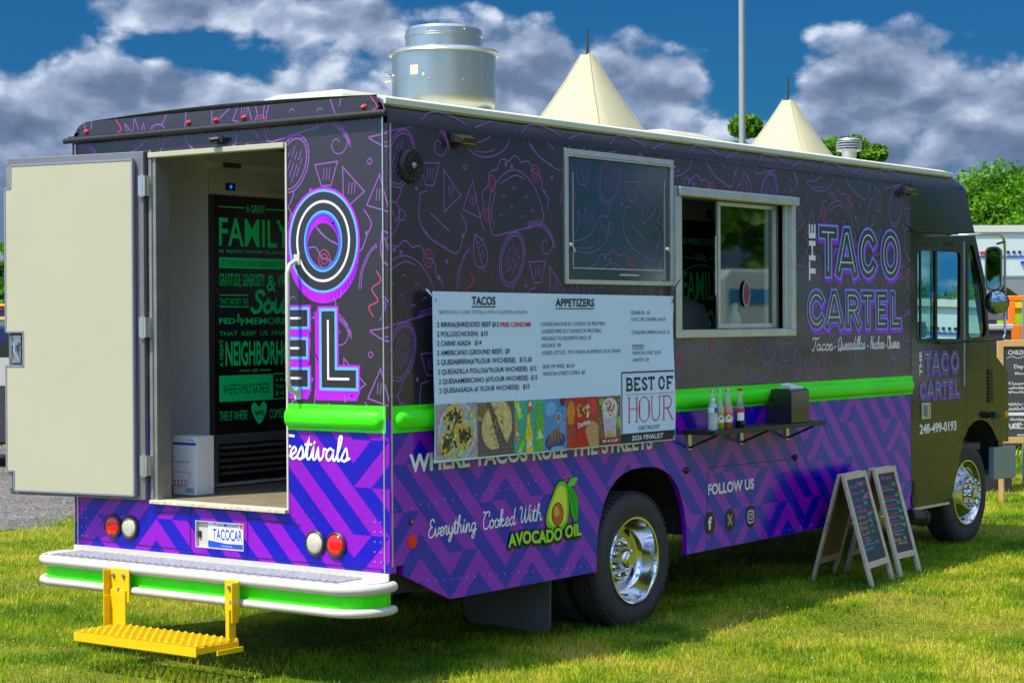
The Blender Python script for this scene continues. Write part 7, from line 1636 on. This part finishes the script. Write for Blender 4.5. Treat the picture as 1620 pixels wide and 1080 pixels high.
# ================================================================== GRASS
def blade_mat(name, stops):
    m = bpy.data.materials.new(name); m.use_nodes = True; t = m.node_tree; p = t.nodes['Principled BSDF']; p.inputs['Roughness'].default_value = .55; p.inputs['Specular IOR Level'].default_value = .25
    g = t.nodes.new('ShaderNodeTexCoord'); n = t.nodes.new('ShaderNodeTexNoise'); n.inputs['Scale'].default_value = 1.1; n.inputs['Detail'].default_value = 8; n.inputs['Roughness'].default_value = .68; t.links.new(g.outputs['Object'], n.inputs['Vector'])
    n2 = t.nodes.new('ShaderNodeTexNoise'); n2.inputs['Scale'].default_value = 45; n2.inputs['Detail'].default_value = 2; t.links.new(g.outputs['Object'], n2.inputs['Vector'])
    ad = t.nodes.new('ShaderNodeMath'); ad.operation = 'MULTIPLY_ADD'; t.links.new(n2.outputs['Fac'], ad.inputs[0]); ad.inputs[1].default_value = .62; mr_ = t.nodes.new('ShaderNodeMath'); mr_.operation = 'MULTIPLY_ADD'; t.links.new(n.outputs['Fac'], mr_.inputs[0]); mr_.inputs[1].default_value = 1.7; mr_.inputs[2].default_value = -.35; t.links.new(mr_.outputs[0], ad.inputs[2])
    sb = t.nodes.new('ShaderNodeMath'); sb.operation = 'SUBTRACT'; t.links.new(ad.outputs[0], sb.inputs[0]); sb.inputs[1].default_value = .33
    r = t.nodes.new('ShaderNodeValToRGB'); t.links.new(sb.outputs[0], r.inputs[0]); els = r.color_ramp.elements
    els[0].position = stops[0][0]; els[0].color = (*stops[0][1], 1); els[1].position = stops[-1][0]; els[1].color = (*stops[-1][1], 1)
    for pz, c in stops[1:-1]: q = els.new(pz); q.color = (*c, 1)
    t.links.new(r.outputs[0], p.inputs['Base Color'])
    tr = t.nodes.new('ShaderNodeBsdfTranslucent'); mx = t.nodes.new('ShaderNodeMixShader'); mx.inputs[0].default_value = .35; t.links.new(r.outputs[0], tr.inputs['Color']); t.links.new(p.outputs[0], mx.inputs[1]); t.links.new(tr.outputs[0], mx.inputs[2]); t.links.new(mx.outputs[0], t.nodes['Material Output'].inputs[0]); return m
gmA = blade_mat('grass_blades', [(.30, (.045, .16, .004)), (.45, (.18, .35, .006)), (.57, (.46, .53, .014)), (.71, (.66, .54, .10))])
def vnoise(x, y, s, seed):
    r = np.random.default_rng(seed); G = r.random((64, 64)); X = x * s; Y = y * s; xi = np.floor(X).astype(int); yi = np.floor(Y).astype(int); fx = X - xi; fy = Y - yi; fx = fx * fx * (3 - 2 * fx); fy = fy * fy * (3 - 2 * fy)
    g = lambda a, b_: G[a % 64, b_ % 64]
    return (g(xi, yi) * (1 - fx) + g(xi + 1, yi) * fx) * (1 - fy) + (g(xi, yi + 1) * (1 - fx) + g(xi + 1, yi + 1) * fx) * fy
def field(N_, d0, d1, hmin, hmax, w, seed, name):
    r = np.random.default_rng(seed); k = 1.0
    # spread over the wedge of lawn in front of the camera, denser close by; the lawn itself goes on beyond
    D = d0 * (d1 / d0) ** r.random(N_ ) ; A = R_(36.7) + R_(1) * np.where(r.random(N_) < .84, r.uniform(-16.5, 16.5, N_), r.normal(0, 24, N_)); x = CAM.x + D * np.cos(A); y = CAM.y + D * np.sin(A)
    keep = np.ones(N_, bool)
    le = 7.35 + .25 * np.sin(x * 1.7) + .14 * np.sin(x * 4.1 + 1)
    keep &= ~((y > le + r.normal(0, .22, N_)) & (y < 16.4) & (r.random(N_) < .985))
    bare = vnoise(x, y, .9, 5) * .6 + vnoise(x, y, 2.7, 6) * .4
    keep &= ~((bare > .60) & (r.random(N_) < .7))
    inside_truck = (x > .6) & (x < 7.4) & (y > .5) & (y < 1.9)
    keep &= ~(inside_truck & (r.random(N_) < .6))
    x = x[keep]; y = y[keep]; D = D[keep]; n = len(x)
    z = np.where(x < 1.5, 0, np.where(x < 4.5, .05 * (x - 1.5) / 3, .05 + np.minimum(.015, (x - 4.5) * .004)))
    lush = vnoise(x, y, 1.3, 8) * .5 + vnoise(x, y, 5, 9) * .5
    h = (hmin + (hmax - hmin) * r.random(n) ** 1.6) * (.55 + .9 * lush); a = r.uniform(0, 2 * PI, n); lean = h * r.uniform(.15, .95, n); la = r.uniform(0, 2 * PI, n)
    ww = w * r.uniform(.6, 1.3, n) * np.clip(D / 13, .9, 3.0)
    dx = np.cos(a) * ww / 2; dy = np.sin(a) * ww / 2; lx = np.cos(la) * lean; ly = np.sin(la) * lean
    V = np.empty((n, 5, 3)); 
    V[:, 0] = np.stack([x - dx, y - dy, z - .005], 1); V[:, 1] = np.stack([x + dx, y + dy, z - .005], 1)
    V[:, 2] = np.stack([x + dx * .8 + lx * .35, y + dy * .8 + ly * .35, z + h * .6], 1); V[:, 3] = np.stack([x - dx * .8 + lx * .35, y - dy * .8 + ly * .35, z + h * .6], 1); V[:, 4] = np.stack([x + lx, y + ly, z + h], 1)
    base = (np.arange(n) * 5)[:, None]; idx = np.concatenate([base + np.array([[0, 1, 2, 3]]), base + np.array([[3, 2, 4]])], 1).ravel()
    me = bpy.data.meshes.new(name); me.vertices.add(n * 5); me.vertices.foreach_set('co', V.ravel().astype(np.float32)); me.loops.add(n * 7); me.loops.foreach_set('vertex_index', idx.astype(np.int32))
    me.polygons.add(n * 2); ls = np.empty((n, 2), np.int32); ls[:, 0] = np.arange(n) * 7; ls[:, 1] = ls[:, 0] + 4; lt = np.tile(np.array([4, 3], np.int32), n); me.polygons.foreach_set('loop_start', ls.ravel()); me.polygons.foreach_set('loop_total', lt); me.update(calc_edges=True); me.materials.append(gmA)
    o = bpy.data.objects.new(name, me); COL.objects.link(o); tag(o, lab_, 'grass'); o['kind'] = 'stuff'; return o
lab_ = 'short sunlit lawn grass growing around and under the food truck'
field(470000, 8.4, 24.0, .014, .050, .0042, 1, 'lawn_grass')
lab_ = 'rougher far lawn grass beyond the truck and along the gravel'
field(70000, 22.0, 60.0, .04, .11, .010, 2, 'far_lawn_grass')
# clover heads and weeds
r = random.Random(5); b = MB(); wh = mat('clover_white', (.40, .38, .28), rough=.8)
for k in range(260):
    D = r.uniform(9.6, 14); A = R_(36.7 + r.uniform(-15, 15)); x = CAM.x + D * math.cos(A); y = CAM.y + D * math.sin(A)
    if 0 < y < 2.3 and 0 < x < 7: continue
    b.dome((x, y, gz(x) + r.uniform(.02, .05)), (0, 0, 1), r.uniform(.003, .0055), .005, 5)
o = b.build('clover_heads', wh, stuff=True); tag(o, 'tiny pale clover heads scattered in the lawn', 'flowers')
# loose stones of the lane
b = MB(); r = random.Random(8); st = mat('stone_grey', (.20, .19, .20), rough=.9, var=.5, vscale=9)
for k in range(5200):
    x = r.uniform(1.5, 9); y = lane_edge(x) + abs(r.gauss(0, 2.2)) - .15; s = r.uniform(.010, .032)
    b.add([(x - s, y, gz(x)), (x, y - s * .8, gz(x)), (x + s * .9, y + .1 * s, gz(x)), (x, y + s, gz(x)), (x + r.uniform(-.4, .4) * s, y + r.uniform(-.4, .4) * s, gz(x) + s * r.uniform(.5, 1.1))], [(0, 1, 4), (1, 2, 4), (2, 3, 4), (3, 0, 4)])
o = b.build('gravel_stones', st, stuff=True); tag(o, 'loose grey stones covering the gravel lane', 'gravel')
